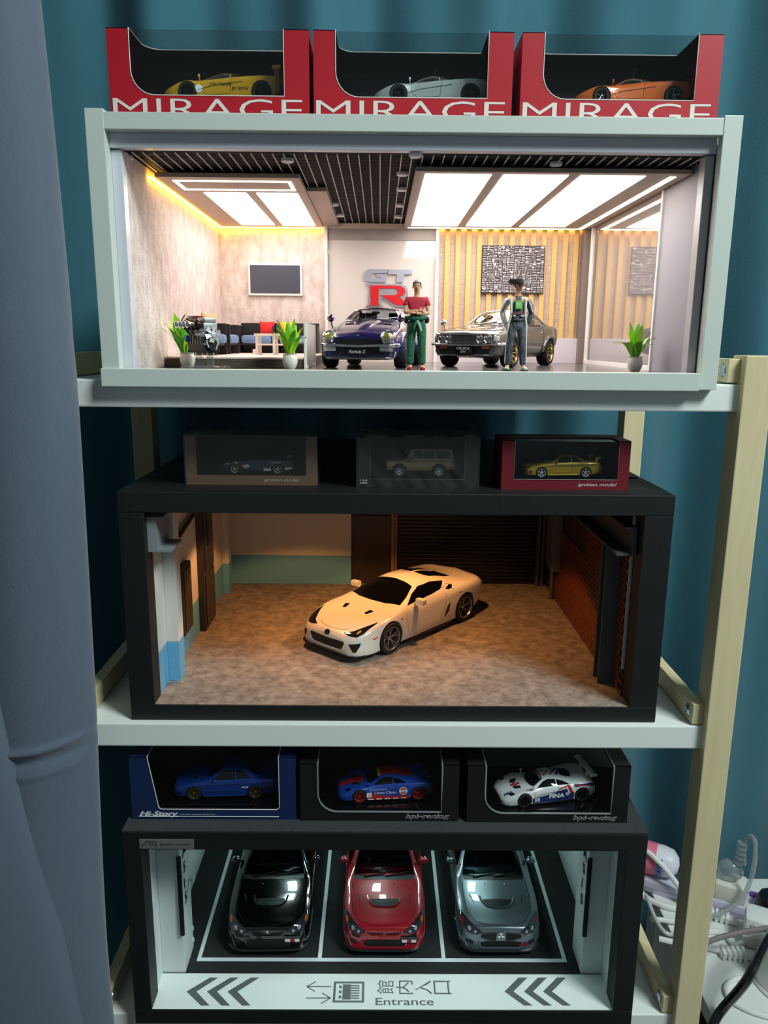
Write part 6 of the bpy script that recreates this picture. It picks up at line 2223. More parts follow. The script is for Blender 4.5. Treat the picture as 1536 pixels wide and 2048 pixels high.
# ---- mechanic with folded arms
k1 = 0.0835 / 1.75
fa = thing('figurine', 'figurine in a red T-shirt and green overalls standing with folded arms', 'figurine', (0.0346, 0.0560, UF), 0.0, 'figurines in the showroom')
nodes = dict(pel=(0, 0, 0.92, 0.13, 0.10), waist=(0, 0.01, 1.06, 0.125, 0.09), chest=(0, 0.01, 1.27, 0.15, 0.10), neck0=(0, 0.01, 1.44, 0.07, 0.06), neck=(0, 0.0, 1.50, 0.052, 0.052), jaw=(0, -0.018, 1.56, 0.066, 0.075), head=(0, 0.0, 1.645, 0.078, 0.092), crown=(0, 0.005, 1.715, 0.06, 0.07),
             shL=(-0.185, 0.01, 1.39, 0.062, 0.06), elL=(-0.235, -0.05, 1.13, 0.046, 0.046), wrL=(0.02, -0.175, 1.165, 0.034, 0.034),
             shR=(0.185, 0.01, 1.39, 0.062, 0.06), elR=(0.235, -0.05, 1.12, 0.046, 0.046), wrR=(-0.03, -0.205, 1.12, 0.034, 0.034),
             hipL=(-0.095, 0, 0.86, 0.09, 0.09), knL=(-0.105, -0.02, 0.48, 0.062, 0.062), anL=(-0.115, 0.01, 0.09, 0.042, 0.045), toL=(-0.14, -0.12, 0.035, 0.042, 0.03),
             hipR=(0.095, 0, 0.86, 0.09, 0.09), knR=(0.105, -0.02, 0.48, 0.062, 0.062), anR=(0.115, 0.01, 0.09, 0.042, 0.045), toR=(0.135, -0.13, 0.035, 0.042, 0.03))
edges = chain('pel', 'waist', 'chest', 'neck0', 'neck', 'jaw', 'head', 'crown') + chain('chest', 'shL', 'elL', 'wrL') + chain('chest', 'shR', 'elR', 'wrR') + chain('pel', 'hipL', 'knL', 'anL', 'toL') + chain('pel', 'hipR', 'knR', 'anR', 'toR')
skin('body', nodes, edges, SKIN, fa, k1)
head_parts(fa, k1, (0, 0.0, 1.63), SKIN, 0.0, True, mat('grey_hair', (150, 146, 142), 0.6))
RTEE = mat('pinkish_red_shirt', (190, 44, 62), 0.7, bump=(700, 0.3))
n2 = dict(waist=(0, 0.01, 1.02, 0.15, 0.112), mid=(0, 0.005, 1.15, 0.155, 0.115), chest=(0, 0.005, 1.28, 0.175, 0.122), top=(0, 0.01, 1.42, 0.10, 0.075), shL=(-0.19, 0.01, 1.385, 0.078, 0.076), slL=(-0.225, -0.02, 1.24, 0.066, 0.064), shR=(0.19, 0.01, 1.385, 0.078, 0.076), slR=(0.225, -0.02, 1.24, 0.066, 0.064))
skin('t_shirt', n2, chain('waist', 'mid', 'chest', 'top') + chain('chest', 'shL', 'slL') + chain('chest', 'shR', 'slR'), RTEE, fa, k1)
GRN = mat('green_overalls', (40, 110, 78), 0.75, bump=(500, 0.5), var=(250, (28, 84, 60), 0.3))
n3 = dict(pel=(0, 0, 0.93, 0.165, 0.13), top=(0, 0.0, 1.03, 0.165, 0.125), hipL=(-0.10, 0, 0.84, 0.115, 0.112), kn1L=(-0.11, -0.02, 0.62, 0.098, 0.095), knL=(-0.112, -0.025, 0.47, 0.088, 0.088), clL=(-0.118, -0.005, 0.28, 0.082, 0.084), anL=(-0.122, 0.0, 0.115, 0.078, 0.084),
          hipR=(0.10, 0, 0.84, 0.115, 0.112), kn1R=(0.11, -0.02, 0.62, 0.098, 0.095), knR=(0.112, -0.025, 0.47, 0.088, 0.088), clR=(0.118, -0.005, 0.28, 0.082, 0.084), anR=(0.122, 0.0, 0.115, 0.078, 0.084))
skin('overalls', n3, chain('top', 'pel', 'hipL', 'kn1L', 'knL', 'clL', 'anL') + chain('pel', 'hipR', 'kn1R', 'knR', 'clR', 'anR'), GRN, fa, k1, root='pel')
# overall top knotted round the waist: two hanging sleeves and a gathered roll
n4 = dict(a=(-0.19, 0.0, 1.04, 0.06, 0.05), b=(-0.09, -0.12, 1.03, 0.06, 0.05), c=(0.0, -0.145, 1.0, 0.06, 0.05), d=(0.09, -0.12, 1.03, 0.06, 0.05), e=(0.19, 0.0, 1.04, 0.06, 0.05))
skin('knotted_sleeves', n4, chain('a', 'b', 'c', 'd', 'e'), GRN, fa, k1, root='c')
n5 = dict(a=(0.0, -0.155, 0.99, 0.05, 0.035), b=(0.06, -0.175, 0.87, 0.055, 0.03), c=(0.085, -0.17, 0.76, 0.05, 0.028))
skin('hanging_sleeve', n5, chain('a', 'b', 'c'), mat('pale_green_lining', (130, 164, 140), 0.75), fa, k1)
n5 = dict(a=(0.0, -0.155, 0.99, 0.05, 0.035), b=(-0.06, -0.17, 0.86, 0.055, 0.03), c=(-0.07, -0.165, 0.78, 0.05, 0.028))
skin('hanging_sleeve', n5, chain('a', 'b', 'c'), GRN, fa, k1)
for sg in (-1, 1):
    q = MB()
    q.ell(Vector((sg * 0.205, -0.01, 1.0)) * k1, (0.05 * k1, 0.06 * k1, 0.075 * k1), 10, 7)
    q.obj('black_glove', BLACKTRIM, fa, True)
fingers((0.02, -0.175, 1.165), (1, 0.12, 0.08), (0, 0.2, 1), k1, fa, SKIN, 0.07, 0.2)
fingers((-0.03, -0.205, 1.12), (-1, 0.1, 0.1), (0, 0.2, 1), k1, fa, SKIN, 0.07, 0.2)
REDSH = mat('red_sneaker', (176, 26, 36), 0.45)
for sg in (-1, 1):
    n6 = dict(h=(sg * 0.118, 0.035, 0.055, 0.05, 0.05), m=(sg * 0.128, -0.06, 0.05, 0.055, 0.047), t=(sg * 0.142, -0.16, 0.04, 0.052, 0.036))
    o = skin('shoe', n6, chain('h', 'm', 't'), REDSH, fa, k1)
    q = MB()
    q.bbox((sg * 0.13 - 0.055) * k1, (sg * 0.13 + 0.055) * k1, -0.20 * k1, 0.08 * k1, 0, 0.022 * k1, 0.008 * k1)
    q.obj('sole', mat('dark_red_sole', (120, 20, 30), 0.5), o)

# ---- driver in a racing suit and wide-brimmed hat
k2 = 0.0885 / 1.80
fb = thing('figurine', 'figurine in a black and white racing suit and dark cowboy hat', 'figurine', (0.1334, 0.0760, UF), 0.0, 'figurines in the showroom')
nodes2 = dict(nodes)
nodes2.update(shL=(-0.19, 0.01, 1.40, 0.06, 0.06), elL=(-0.29, 0.06, 1.14, 0.044, 0.046), wrL=(-0.205, 0.06, 0.90, 0.032, 0.034),
              shR=(0.19, 0.01, 1.40, 0.06, 0.06), elR=(0.29, 0.06, 1.14, 0.044, 0.046), wrR=(0.205, 0.06, 0.90, 0.032, 0.034),
              knL=(-0.125, -0.02, 0.48, 0.062, 0.062), anL=(-0.155, 0.01, 0.09, 0.042, 0.045), toL=(-0.19, -0.11, 0.035, 0.042, 0.03),
              knR=(0.125, -0.02, 0.48, 0.062, 0.062), anR=(0.155, 0.01, 0.09, 0.042, 0.045), toR=(0.20, -0.10, 0.035, 0.042, 0.03))
skin('body', nodes2, edges, SKIN2, fb, k2)
DARKH = mat('black_hair', (26, 20, 18), 0.6)
hp = head_parts(fb, k2, (0, 0.0, 1.63), SKIN2, 0.45, True, DARKH)
# suit
SUIT = mat('charcoal_racing_suit', (30, 34, 42), 0.6, var=(420, (96, 104, 112), 0.12, (1.6, 1, 0.35)), bump=(500, 0.4))
SUITW = mat('silver_white_suit_panel', (214, 218, 214), 0.55, bump=(400, 0.4))
n7 = dict(pel=(0, 0, 0.93, 0.15, 0.115), waist=(0, 0.005, 1.05, 0.145, 0.108), mid=(0, 0.005, 1.17, 0.155, 0.115), chest=(0, 0.005, 1.30, 0.172, 0.12), top=(0, 0.01, 1.43, 0.105, 0.078), col=(0, 0.01, 1.485, 0.062, 0.062),
          hipL=(-0.10, 0, 0.85, 0.105, 0.105), kn1L=(-0.112, -0.02, 0.64, 0.088, 0.088), knL=(-0.127, -0.022, 0.47, 0.078, 0.08), clL=(-0.142, 0.0, 0.28, 0.07, 0.074), anL=(-0.155, 0.005, 0.10, 0.062, 0.068),
          hipR=(0.10, 0, 0.85, 0.105, 0.105), kn1R=(0.112, -0.02, 0.64, 0.088, 0.088), knR=(0.127, -0.022, 0.47, 0.078, 0.08), clR=(0.142, 0.0, 0.28, 0.07, 0.074), anR=(0.155, 0.005, 0.10, 0.062, 0.068))
suit = skin('racing_suit', n7, chain('pel', 'waist', 'mid', 'chest', 'top', 'col') + chain('pel', 'hipL', 'kn1L', 'knL', 'clL', 'anL') + chain('pel', 'hipR', 'kn1R', 'knR', 'clR', 'anR'), SUIT, fb, k2, root='pel')
for sg in (-1, 1):
    n8 = dict(s=(sg * 0.17, 0.01, 1.40, 0.08, 0.078), a=(sg * 0.245, 0.03, 1.27, 0.066, 0.066), e=(sg * 0.292, 0.06, 1.14, 0.058, 0.06), f=(sg * 0.255, 0.06, 1.02, 0.052, 0.054), w=(sg * 0.212, 0.06, 0.91, 0.046, 0.05))
    skin('suit_sleeve', n8, chain('s', 'a', 'e', 'f', 'w'), SUITW if sg < 0 else SUIT, fb, k2)
    n9 = dict(a=(sg * 0.145, -0.075, 1.40, 0.03, 0.02), b=(sg * 0.14, -0.095, 1.25, 0.026, 0.02), c=(sg * 0.135, -0.09, 1.08, 0.026, 0.02), d=(sg * 0.175, -0.05, 0.92, 0.026, 0.02), e=(sg * 0.185, -0.035, 0.70, 0.024, 0.02), f=(sg * 0.195, -0.02, 0.42, 0.022, 0.02), g=(sg * 0.205, -0.01, 0.14, 0.022, 0.02))
    skin('suit_stripe', n9, chain('a', 'b', 'c', 'd', 'e', 'f', 'g'), SUITW, fb, k2)
    n10 = dict(a=(sg * 0.20, -0.05, 1.38, 0.026, 0.02), b=(sg * 0.262, -0.035, 1.24, 0.026, 0.02), c=(sg * 0.305, 0.0, 1.13, 0.024, 0.02))
    skin('sleeve_stripe', n10, chain('a', 'b', 'c'), SUITW if sg > 0 else SUIT, fb, k2)
q = MB()
q.bbox(-0.065 * k2, 0.065 * k2, -0.135 * k2, -0.118 * k2, 1.20 * k2, 1.36 * k2, 0.004 * k2)
pt = q.obj('chest_patch', mat('bright_green_patch', (108, 196, 62), 0.5), fb)
q = MB()
for x_ in (-0.04, -0.005, 0.03):
    q.add([((x_ + a_) * k2, -0.1365 * k2, b_ * k2) for a_, b_ in ((0, 1.33), (0.012, 1.33), (0.022, 1.24), (0.010, 1.24))], [(0, 1, 2, 3)])
q.obj('patch_print', WHITEPRINT, pt, recalc=False)
q = MB()
q.bbox(-0.13 * k2, 0.13 * k2, -0.123 * k2, -0.10 * k2, 1.10 * k2, 1.125 * k2, 0.004 * k2)
q.obj('chest_band', mat('muted_red_print', (150, 70, 74), 0.5), fb)
for a, b in ((-0.10, -0.05), (0.05, 0.11)):
    q = MB()
    q.bbox(a * k2, b * k2, -0.126 * k2, -0.11 * k2, 1.06 * k2, 1.085 * k2, 0.003 * k2)
    q.obj('chest_label', WHITEPRINT, fb)
q = MB()
q.tube([Vector((0.15 * math.cos(a), 0.005 + 0.118 * math.sin(a), 0.985)) * k2 for a in [2 * PI * i / 20 for i in range(21)]], 0.016 * k2, 6, caps=False)
q.obj('belt', BLACKTRIM, fb, True)
for sg in (-1, 1):
    fingers((sg * 0.207, 0.06, 0.90), (-sg * 0.25, -0.05, -1), (0, -1, 0), k2, fb, SKIN2, 0.07, 0.6)
    n6 = dict(h=(sg * 0.155, 0.035, 0.055, 0.05, 0.05), m=(sg * 0.172, -0.05, 0.05, 0.055, 0.045), t=(sg * 0.20, -0.15, 0.04, 0.05, 0.034))
    o = skin('shoe', n6, chain('h', 'm', 't'), mat('green_racing_shoe', (96, 160, 60), 0.5, var=(300, (220, 226, 214), 0.1)), fb, k2)
    q = MB()
    q.bbox((sg * 0.175 - 0.06) * k2, (sg * 0.175 + 0.06) * k2, -0.19 * k2, 0.08 * k2, 0, 0.020 * k2, 0.008 * k2)
    q.obj('sole', BLACKTRIM, o)
# cowboy hat: curled brim and creased crown
HAT = mat('dark_felt_hat', (52, 50, 52), 0.75)
q = MB()
v, f = [], []
n = 28
R = Matrix.Rotation(0.45, 3, 'Z')
for r_, zz, curl in ((0.088, 1.685, 0), (0.12, 1.682, 0.3), (0.155, 1.685, 0.7), (0.185, 1.69, 1.0), (0.150, 1.680, 0.7), (0.088, 1.678, 0)):
    for j in range(n):
        t_ = 2 * PI * j / n
        v.append((R @ Vector((r_ * math.cos(t_), r_ * 1.12 * math.sin(t_), zz + 0.075 * curl * abs(math.cos(t_)) ** 1.8 - 0.02 * curl * abs(math.sin(t_)) ** 2))) * k2)
f = [(i * n + j, i * n + (j + 1) % n, (i + 1) * n + (j + 1) % n, (i + 1) * n + j) for i in range(5) for j in range(n)]
q.add(v, f)
brim = q.obj('hat_brim', HAT, fb, True)
q = MB()
v = []
for r_, zz, dent in ((0.090, 1.68, 0), (0.092, 1.73, 0), (0.084, 1.775, 0.2), (0.066, 1.795, 0.7), (0.035, 1.790, 1.2), (0.0, 1.775, 1.2)):
    for j in range(n):
        t_ = 2 * PI * j / n
        v.append((R @ Vector((r_ * math.cos(t_) * (1 - 0.15 * dent), r_ * 1.15 * math.sin(t_), zz - 0.012 * dent * abs(math.sin(t_))))) * k2)
f = [(i * n + j, i * n + (j + 1) % n, (i + 1) * n + (j + 1) % n, (i + 1) * n + j) for i in range(5) for j in range(n)]
q.add(v, f)
q.obj('hat_crown', HAT, fb, True)
make_lfa('pearl white supercar with black glass parked alone on the concrete garage floor', (0.0252, 0.2253, MF), -0.729)
g_ = 'three rally saloons in the car park'
make_evo('gloss black rally saloon with a bonnet scoop beside the pillar with the round wall button', (-0.1268, 0.1870, LF), 0.02, paint('gloss_black_paint', (5, 6, 8), 0.0, 0.15), 'black', g_)
make_evo('bright red rally saloon with a bonnet scoop parked between the black and the silver-grey one', (0.0098, 0.1870, LF), 0.0, paint('bright_red_paint', (172, 10, 32), 0.1), 'red', g_)
make_evo('silver-grey rally saloon with a large three-diamond nose badge', (0.1440, 0.1870, LF), 0.0, paint('silver_grey_paint', (112, 124, 130), 0.6), 'silver', g_)
# ------------------------------------------------------------------ boxed small cars


def U(x0, x1, z0, z1, cl, cr, sill, rl=0.0, rr_=0.0, slant=0.0, n=7):
    """U-shaped panel outline: columns cl and cr wide, sill high; inner corner radii; slant leans the left inner edge"""
    P = [(x0, z0), (x1, z0), (x1, z1), (x1 - cr, z1)]
    if rr_:
        for k in range(n + 1):
            t = PI / 2 * k / n
            P.append((x1 - cr - rr_ + rr_ * math.cos(t), z0 + sill + rr_ - rr_ * math.sin(t)))
    else:
        P.append((x1 - cr, z0 + sill))
    if rl:
        for k in range(n + 1):
            t = PI / 2 * k / n
            P.append((x0 + cl + slant + rl - rl * math.sin(t), z0 + sill + rl - rl * math.cos(t)))
    else:
        P.append((x0 + cl + slant, z0 + sill))
    P.append((x0 + cl, z1))
    P.append((x0, z1))
    return P


def inner_edge(P):
    return P[3:-1]


class WBox:
    """window carton: local origin at the middle of its front bottom edge"""

    def __init__(s, name, label, x0, x1, yf, z0, h, depth, cm, inner, group=None, cl=0.02, cr=0.02, sill=0.02, rl=0.0, rr_=0.0, slant=0.0, rz=0.0, top_open=0.7, edge=None, edge_r=0.0005, plinth=0.0, film_m=None, card=0.0006, topm=None, cat='boxed model', side_m=None):
        s.w, s.h, s.d = x1 - x0, h, depth
        s.t = thing(name, label, cat, ((x0 + x1) / 2, yf, z0), rz, group)
        w = s.w / 2
        t = s.t
        P = U(-w, w, 0, h, cl, cr, sill, rl, rr_, slant)
        q = MB()
        q.prism(P, lambda u, v, k: (u, k, v), 0, card)
        s.front = q.obj('front_panel', cm, t)
        # top panel, open towards the front
        T = U(-w, w, 0, depth * 1.0, cl, cr, depth * (1 - top_open), rl * 0.8, rr_ * 0.8)
        q = MB()
        q.prism([(a, depth - b) for a, b in T], lambda u, v, k: (u, v, k), h - card, h)
        s.top = q.obj('top_panel', topm or cm, t)
        for x in (-w, w - card):
            q = MB()
            q.box(x, x + card, card, depth - card, card, h - card)
            q.obj('side_panel', side_m or cm, t)
        q = MB()
        q.box(-w, w, depth - card, depth, 0, h - card)
        q.obj('back_panel', inner, t)
        q = MB()
        q.box(-w, w, card, depth - card, 0, card)
        q.obj('bottom_panel', inner, t)
        q = MB()
        q.box(-w + card, w - card, depth - 2 * card, depth - card, card, h - 2 * card)
        q.obj('inner_back_card', inner, t)
        if top_open:
            q = MB()
            q.prism([(a, depth - b - 0.0002) for a, b in U(-w + card, w - card, 0.001, depth - card, cl, cr, depth * (1 - top_open), rl * 0.8, rr_ * 0.8)], lambda u, v, k: (u, v, k), h - card * 1.5, h - card)
            q.obj('inner_top_card', inner, t)
        if edge:
            e = [(a, -0.0001, b) for a, b in inner_edge(P)]
            q = MB()
            q.tube(e, edge_r, 6)
            q.obj('window_edge', edge, s.front)
            e = [(a, depth - b, h + 0.0001) for a, b in inner_edge(T)]
            q = MB()
            q.tube(e, edge_r, 6)
            q.obj('window_edge', edge, s.top)
        if film_m:
            q = MB()
            q.add([(-w + 0.001, card + 0.0002, sill * 0.8), (w - 0.001, card + 0.0002, sill * 0.8), (w - 0.001, card + 0.0002, h - card - 0.0003), (-w + 0.001, card + 0.0002, h - card - 0.0003)], [(0, 1, 2, 3)])
            q.add([(-w + 0.001, card + 0.0002, h - card - 0.0003), (w - 0.001, card + 0.0002, h - card - 0.0003), (w - 0.001, depth * top_open + 0.002, h - card - 0.0003), (-w + 0.001, depth * top_open + 0.002, h - card - 0.0003)], [(0, 1, 2, 3)])
            q.obj('window_film', film_m, t)
        s.z_car = z0 + plinth
        if plinth:
            q = MB()
            q.bbox(-w + 0.006, w - 0.006, 0.006, depth - 0.004, card, plinth, 0.001)
            q.obj('plinth', GLOSSBLACK, t)

    def letters(s, txt, x0, x1, z, size, m, y=-0.0003, **kw):
        return fit_text('box_lettering', txt, lambda u, v: (u, y, z + v), x0, x1, size, m, s.front, **kw)


FILM = film('carton_window_film', (248, 250, 250), 1.6, 0.02)
FILMH = film('creased_wrap_film', (246, 247, 246), 1.8, 0.08, haze=0.04, haze_col=(170, 170, 160))
RED = mat('mirage_red_card', (176, 18, 36), 0.45)
DARKCARD = mat('dark_inner_card', (20, 22, 26), 0.5)
WEDGE = mat('white_card_edge', (226, 224, 216), 0.7)
PRINTW = mat('pale_print', (222, 216, 208), 0.5)
RZ = 0.2150
boxes = []
lab = ['red window carton lettered MIRAGE holding the yellow sports racer', 'red window carton lettered MIRAGE holding the silver-white supercar', 'red window carton lettered MIRAGE holding the orange supercar']
for i, (x0, x1) in enumerate(((-0.2341, -0.0624), (-0.0586, 0.1125), (0.1197, 0.2915))):
    b = WBox('window_carton', lab[i], x0, x1, 0.030, RZ, 0.0776, 0.082, RED, DARKCARD, 'red window cartons on the showroom case', cl=0.0190, cr=0.0215, sill=0.0256, rl=0.020, edge=WEDGE, edge_r=0.0004, plinth=0.0275, film_m=FILM, top_open=0.62)
    b.letters('MIRAGE', -0.0835, 0.0800, 0.0062, 0.0180, PRINTW, bold=-0.008)
    # clear cover over the plinth
    q = MB()
    q.box(-b.w / 2 + 0.010, b.w / 2 - 0.010, 0.010, 0.074, 0.0275, 0.066)
    q.obj('clear_cover', film('thin_clear_cover', (252, 253, 253), 0.5, 0.02), b.t)
    boxes.append(b)
SILVERRIM = mat('silver_rim', (170, 170, 172), 0.2, 1.0)
DARKRIM = mat('graphite_rim', (60, 62, 66), 0.25, 0.9)


def car_x(px, py, y):
    return at(px, py, 'y', y).x


yc = 0.073
gname = 'small sports cars in the red cartons'
c = make_f1('sports_racer_model_car', 'yellow sports racer with tall rear wing and black script in a red carton', 41.5, (car_x(449, 180, yc), yc, RZ + 0.0276), -PI / 2, paint('racing_yellow_paint', (206, 158, 18)), DARKRIM, 'race', gname)
wing(c, 4.12, 1.17, 0.80, 0.26, c.paint, posts=0.35, zb=0.8)
c.text('side_script', 'right', 'Harrods', 1.75, 0.52, 0.17, BLACKPRINT, 0.008, width=0.85, shear=0.3)
c.text('side_script', 'right', 'BY BMW', 2.62, 0.36, 0.13, BLACKPRINT, 0.008, width=0.62)
c.decal('race_number_disc', 'right', circle(1.40, 0.42, 0.14, 18), WHITEPRINT, 0.007)
c = make_f1('supercar_model_car', 'silver-white mid-engined supercar with black glass in a red carton', 42.5, (car_x(858, 180, yc), yc, RZ + 0.0276), -PI / 2, paint('pale_silver_paint', (196, 204, 200), 0.4), DARKRIM, 'road', gname)
q = MB()
q.tube([c.P(2.35, 0.1, 1.12), c.P(2.42, 0.1, 1.42)], 0.012 * c.k, 5)
q.obj('aerial', CHROME2, c.root)
c = make_f1('supercar_model_car', 'orange mid-engined supercar with small rear wing in a red carton', 42.5, (car_x(1254, 180, yc), yc, RZ + 0.0276), -PI / 2, paint('papaya_orange_paint', (214, 100, 24), 0.1), SILVERRIM, 'road', gname)
wing(c, 4.05, 1.10, 0.62, 0.24, GLOSSBLACK, posts=0.3, zb=0.82)
q = MB()
q.tube([c.P(2.35, 0.1, 1.12), c.P(2.42, 0.1, 1.55)], 0.012 * c.k, 5)
q.obj('aerial', CHROME2, c.root)

# ---- cartons on the garage case
BROWN = mat('kraft_brown_card', (128, 96, 72), 0.5)
MAROON = mat('maroon_card', (112, 18, 34), 0.45)
BLACKC = mat('black_card', (20, 20, 21), 0.45)
b = WBox('window_carton', 'brown window carton in clear wrap with a dark blue racing coupe inside', -0.1881, -0.0605, 0.0450, MT, 0.0480, 0.050, BROWN, DARKCARD, None, cl=0.0105, cr=0.0105, sill=0.0095, rl=0.0012, rr_=0.0012, top_open=0.0, film_m=None, plinth=0.0085, card=0.0005, topm=BLACKC, rz=-0.02)
q = MB()
q.prism(U(-b.w / 2, b.w / 2, 0.0, 0.048, 0.0105, 0.0105, 0.044), lambda u, v, k: (u, k, v), 0.0, 0.0005)
fit_text('box_lettering', 'ignition model', lambda u, v: (u, -0.0003, 0.0040 + v), 0.012, 0.047, 0.0030, PRINTW, b.front, shear=0.35)
q = MB()
q.box(-b.w / 2 - 0.0012, b.w / 2 + 0.0012, -0.0014, 0.0512, 0.0003, 0.0490)
q.obj('clear_wrap', FILMH, b.t)
c = make_coupe('racing_coupe_model_car', 'dark blue racing coupe with white wheels inside the brown carton', 64, (-0.1205, 0.0700, MT + 0.0087), -PI / 2, paint('midnight_blue_paint', (26, 40, 70)), mat('white_rim', (214, 214, 212), 0.35), 'high')
c.text('side_script', 'right', 'nismo', 3.15, 0.70, 0.16, WHITEPRINT, 0.01, width=0.7, shear=0.2)
for poly in ([(0.2, 0.55), (0.55, 0.66), (0.8, 0.82), (0.6, 0.8)], [(0.65, 0.84), (0.95, 0.86), (1.15, 0.7), (1.05, 0.66)], [(1.4, 0.55), (1.75, 0.66), (1.9, 0.5), (1.6, 0.38)], [(2.75, 0.22), (3.2, 0.22), (3.2, 0.42), (3.05, 0.36), (2.75, 0.42)], [(4.1, 0.26), (4.55, 0.36), (4.5, 0.48), (4.1, 0.42)]):
    c.decal('white_marking', 'right', poly, WHITEPRINT, 0.01)
c.decal('red_marking', 'right', [(0.9, 0.72), (1.7, 0.6), (2.0, 0.42), (1.5, 0.32)], mat('muted_red_marking', (120, 40, 50), 0.4), 0.008)

b = WBox('window_carton', 'black window carton in creased clear wrap marked 1:64', -0.0204, 0.0950, 0.0360, MT, 0.0485, 0.052, BLACKC, DARKCARD, None, cl=0.0125, cr=0.0130, sill=0.0085, rl=0.002, rr_=0.002, top_open=0.0, plinth=0.0080, card=0.0005, edge=mat('grey_card_edge', (90, 90, 88), 0.6), edge_r=0.0002)
fit_text('box_lettering', '1:64', lambda u, v: (u, -0.0003, 0.0062 + v), -0.0555, -0.0485, 0.0022, PRINTW, b.front)
q = MB()
q.add([(-0.0555, -0.0003, 0.0040), (-0.0485, -0.0003, 0.0040), (-0.0485, -0.0003, 0.0051), (-0.0555, -0.0003, 0.0051)], [(0, 1, 2, 3)])
q.obj('box_print', PRINTW, b.front)
# loose creased wrap
q = MB()
w, h, d = b.w / 2 + 0.0016, 0.0505, 0.0535
rr2 = random.Random(5)


def wr(u, v):
    # front sheet rising, then over the top
    s_ = v * (h + d)
    x = -w + 2 * w * u
    j = 0.0009 * math.sin(u * 21 + v * 9) * math.sin(v * 13 + u * 5) + 0.0006 * math.sin(u * 47 + v * 31)
    if s_ < h:
        return (x, -0.0022 + j, 0.0003 + s_ * 0.995)
    return (x, -0.0022 + (s_ - h), h + 0.0006 + j)


q.add(*grid_fn(wr, 40, 30))
for sx in (-1, 1):
    q.add(*grid_fn(lambda u, v: (sx * (w + 0.0006 * math.sin(v * 17 + u * 11)), -0.0022 + d * u, 0.0003 + h * v), 8, 12))
q.obj('clear_wrap', FILMH, b.t, True, recalc=False)
make_offroader('off_road_model_car', 'tan boxy off-road wagon inside the black carton marked 1:64', 66, (0.0405, 0.0625, MT + 0.0082), -PI / 2, paint('sand_tan_paint', (150, 124, 98)), mat('white_rim', (214, 214, 212), 0.35))

b = WBox('window_carton', 'maroon window carton holding the yellow coupe beside the bare case corner', 0.1172, 0.2396, 0.0310, MT, 0.0475, 0.052, MAROON, DARKCARD, None, cl=0.0120, cr=0.0110, sill=0.0100, top_open=0.55, film_m=FILM, plinth=0.0090, card=0.0006, edge=mat('pale_card_edge', (150, 140, 134), 0.7), edge_r=0.0003)
fit_text('box_lettering', 'ignition model', lambda u, v: (u, -0.0003, 0.0040 + v), 0.0125, 0.0500, 0.0032, PRINTW, b.front, shear=0.35)
c = make_coupe('coupe_model_car', 'yellow coupe with white wheels and tall wing in the maroon carton', 62, (0.1805, 0.0600, MT + 0.0092), -PI / 2 + 0.06, paint('mustard_yellow_paint', (190, 158, 22), 0.2), mat('white_rim', (214, 214, 212), 0.35), 'high')
c.strip('side_stripe', 'right', [(1.6, 0.76), (4.2, 0.79)], 0.018, BLACKPRINT, 0.0)

# black ribbed plates stacked behind the maroon carton
for i in range(5):
    q = MB()
    q.bbox(-0.022, 0.022, -0.035, 0.035, 0.0, 0.0028, 0.0004)
    for j in range(6):
        q.bbox(-0.020 + j * 0.007, -0.015 + j * 0.007, -0.034, 0.034, 0.0026, 0.0032, 0.0002)
    o = q.obj('ribbed_plate', mat('black_ribbed_plastic', (24, 25, 26), 0.4), None)
    o.location = (0.2440 + 0.0006 * (i % 2), 0.180, MT + 0.0014 + i * 0.0034)
    tag(o, 'thin black ribbed plate, %s of the small stack behind the maroon carton' % ('lowest', 'second from the bottom', 'middle one', 'second from the top', 'topmost')[i], 'plate', 'stack of black ribbed plates')

# ---- cartons on the car-park case
NAVY = mat('navy_card', (22, 40, 82), 0.4)
b = WBox('window_carton', 'navy blue window carton lettered Hi-Story with a blue saloon inside', -0.2495, -0.0822, 0.0065, LT, 0.0700, 0.072, NAVY, DARKCARD, None, cl=0.0185, cr=0.0170, sill=0.0115, rl=0.004, rr_=0.004, slant=0.0085, top_open=0.8, film_m=FILM, plinth=0.0115, edge=WEDGE, edge_r=0.0004)
fit_text('box_lettering', 'Hi-Story', lambda u, v: (u, -0.0003, 0.0042 + v), -0.0760, -0.0365, 0.0052, WHITEPRINT, b.front, shear=0.3, bold=0.03)
fit_text('box_lettering', '1:43 Scale Handmade Model Cars', lambda u, v: (u, -0.0003, 0.0052 + v), -0.0350, 0.0010, 0.0014, PRINTW, b.front)
q = MB()
q.tube([(-0.0770, -0.0002, 0.0034), (0.066, -0.0002, 0.0034)], 0.0003, 5)
q.tube([(-0.0770, -0.0002, 0.0034), (-0.0370, -0.0002, 0.0034)], 0.0005, 5)
q.obj('print_rule', WHITEPRINT, b.front)
c = make_coupe('saloon_model_car', 'metallic blue two-door saloon with gold wheels in the navy carton', 43, (-0.1580, 0.0440, LT + 0.0117), -PI / 2 + 0.05, paint('metallic_blue_paint', (20, 62, 150), 0.4), mat('gold_rim', (190, 160, 90), 0.25, 0.9), 'low', 6)
for i in range(3):
    c.decal('door_marking', 'right', [(3.05 + i * 0.1, 0.55), (3.11 + i * 0.1, 0.55), (3.14 + i * 0.1, 0.62), (3.08 + i * 0.1, 0.62)], WHITEPRINT, 0.01)
SILVERE = mat('silver_card_edge', (170, 174, 174), 0.25, 0.7)
hb = []
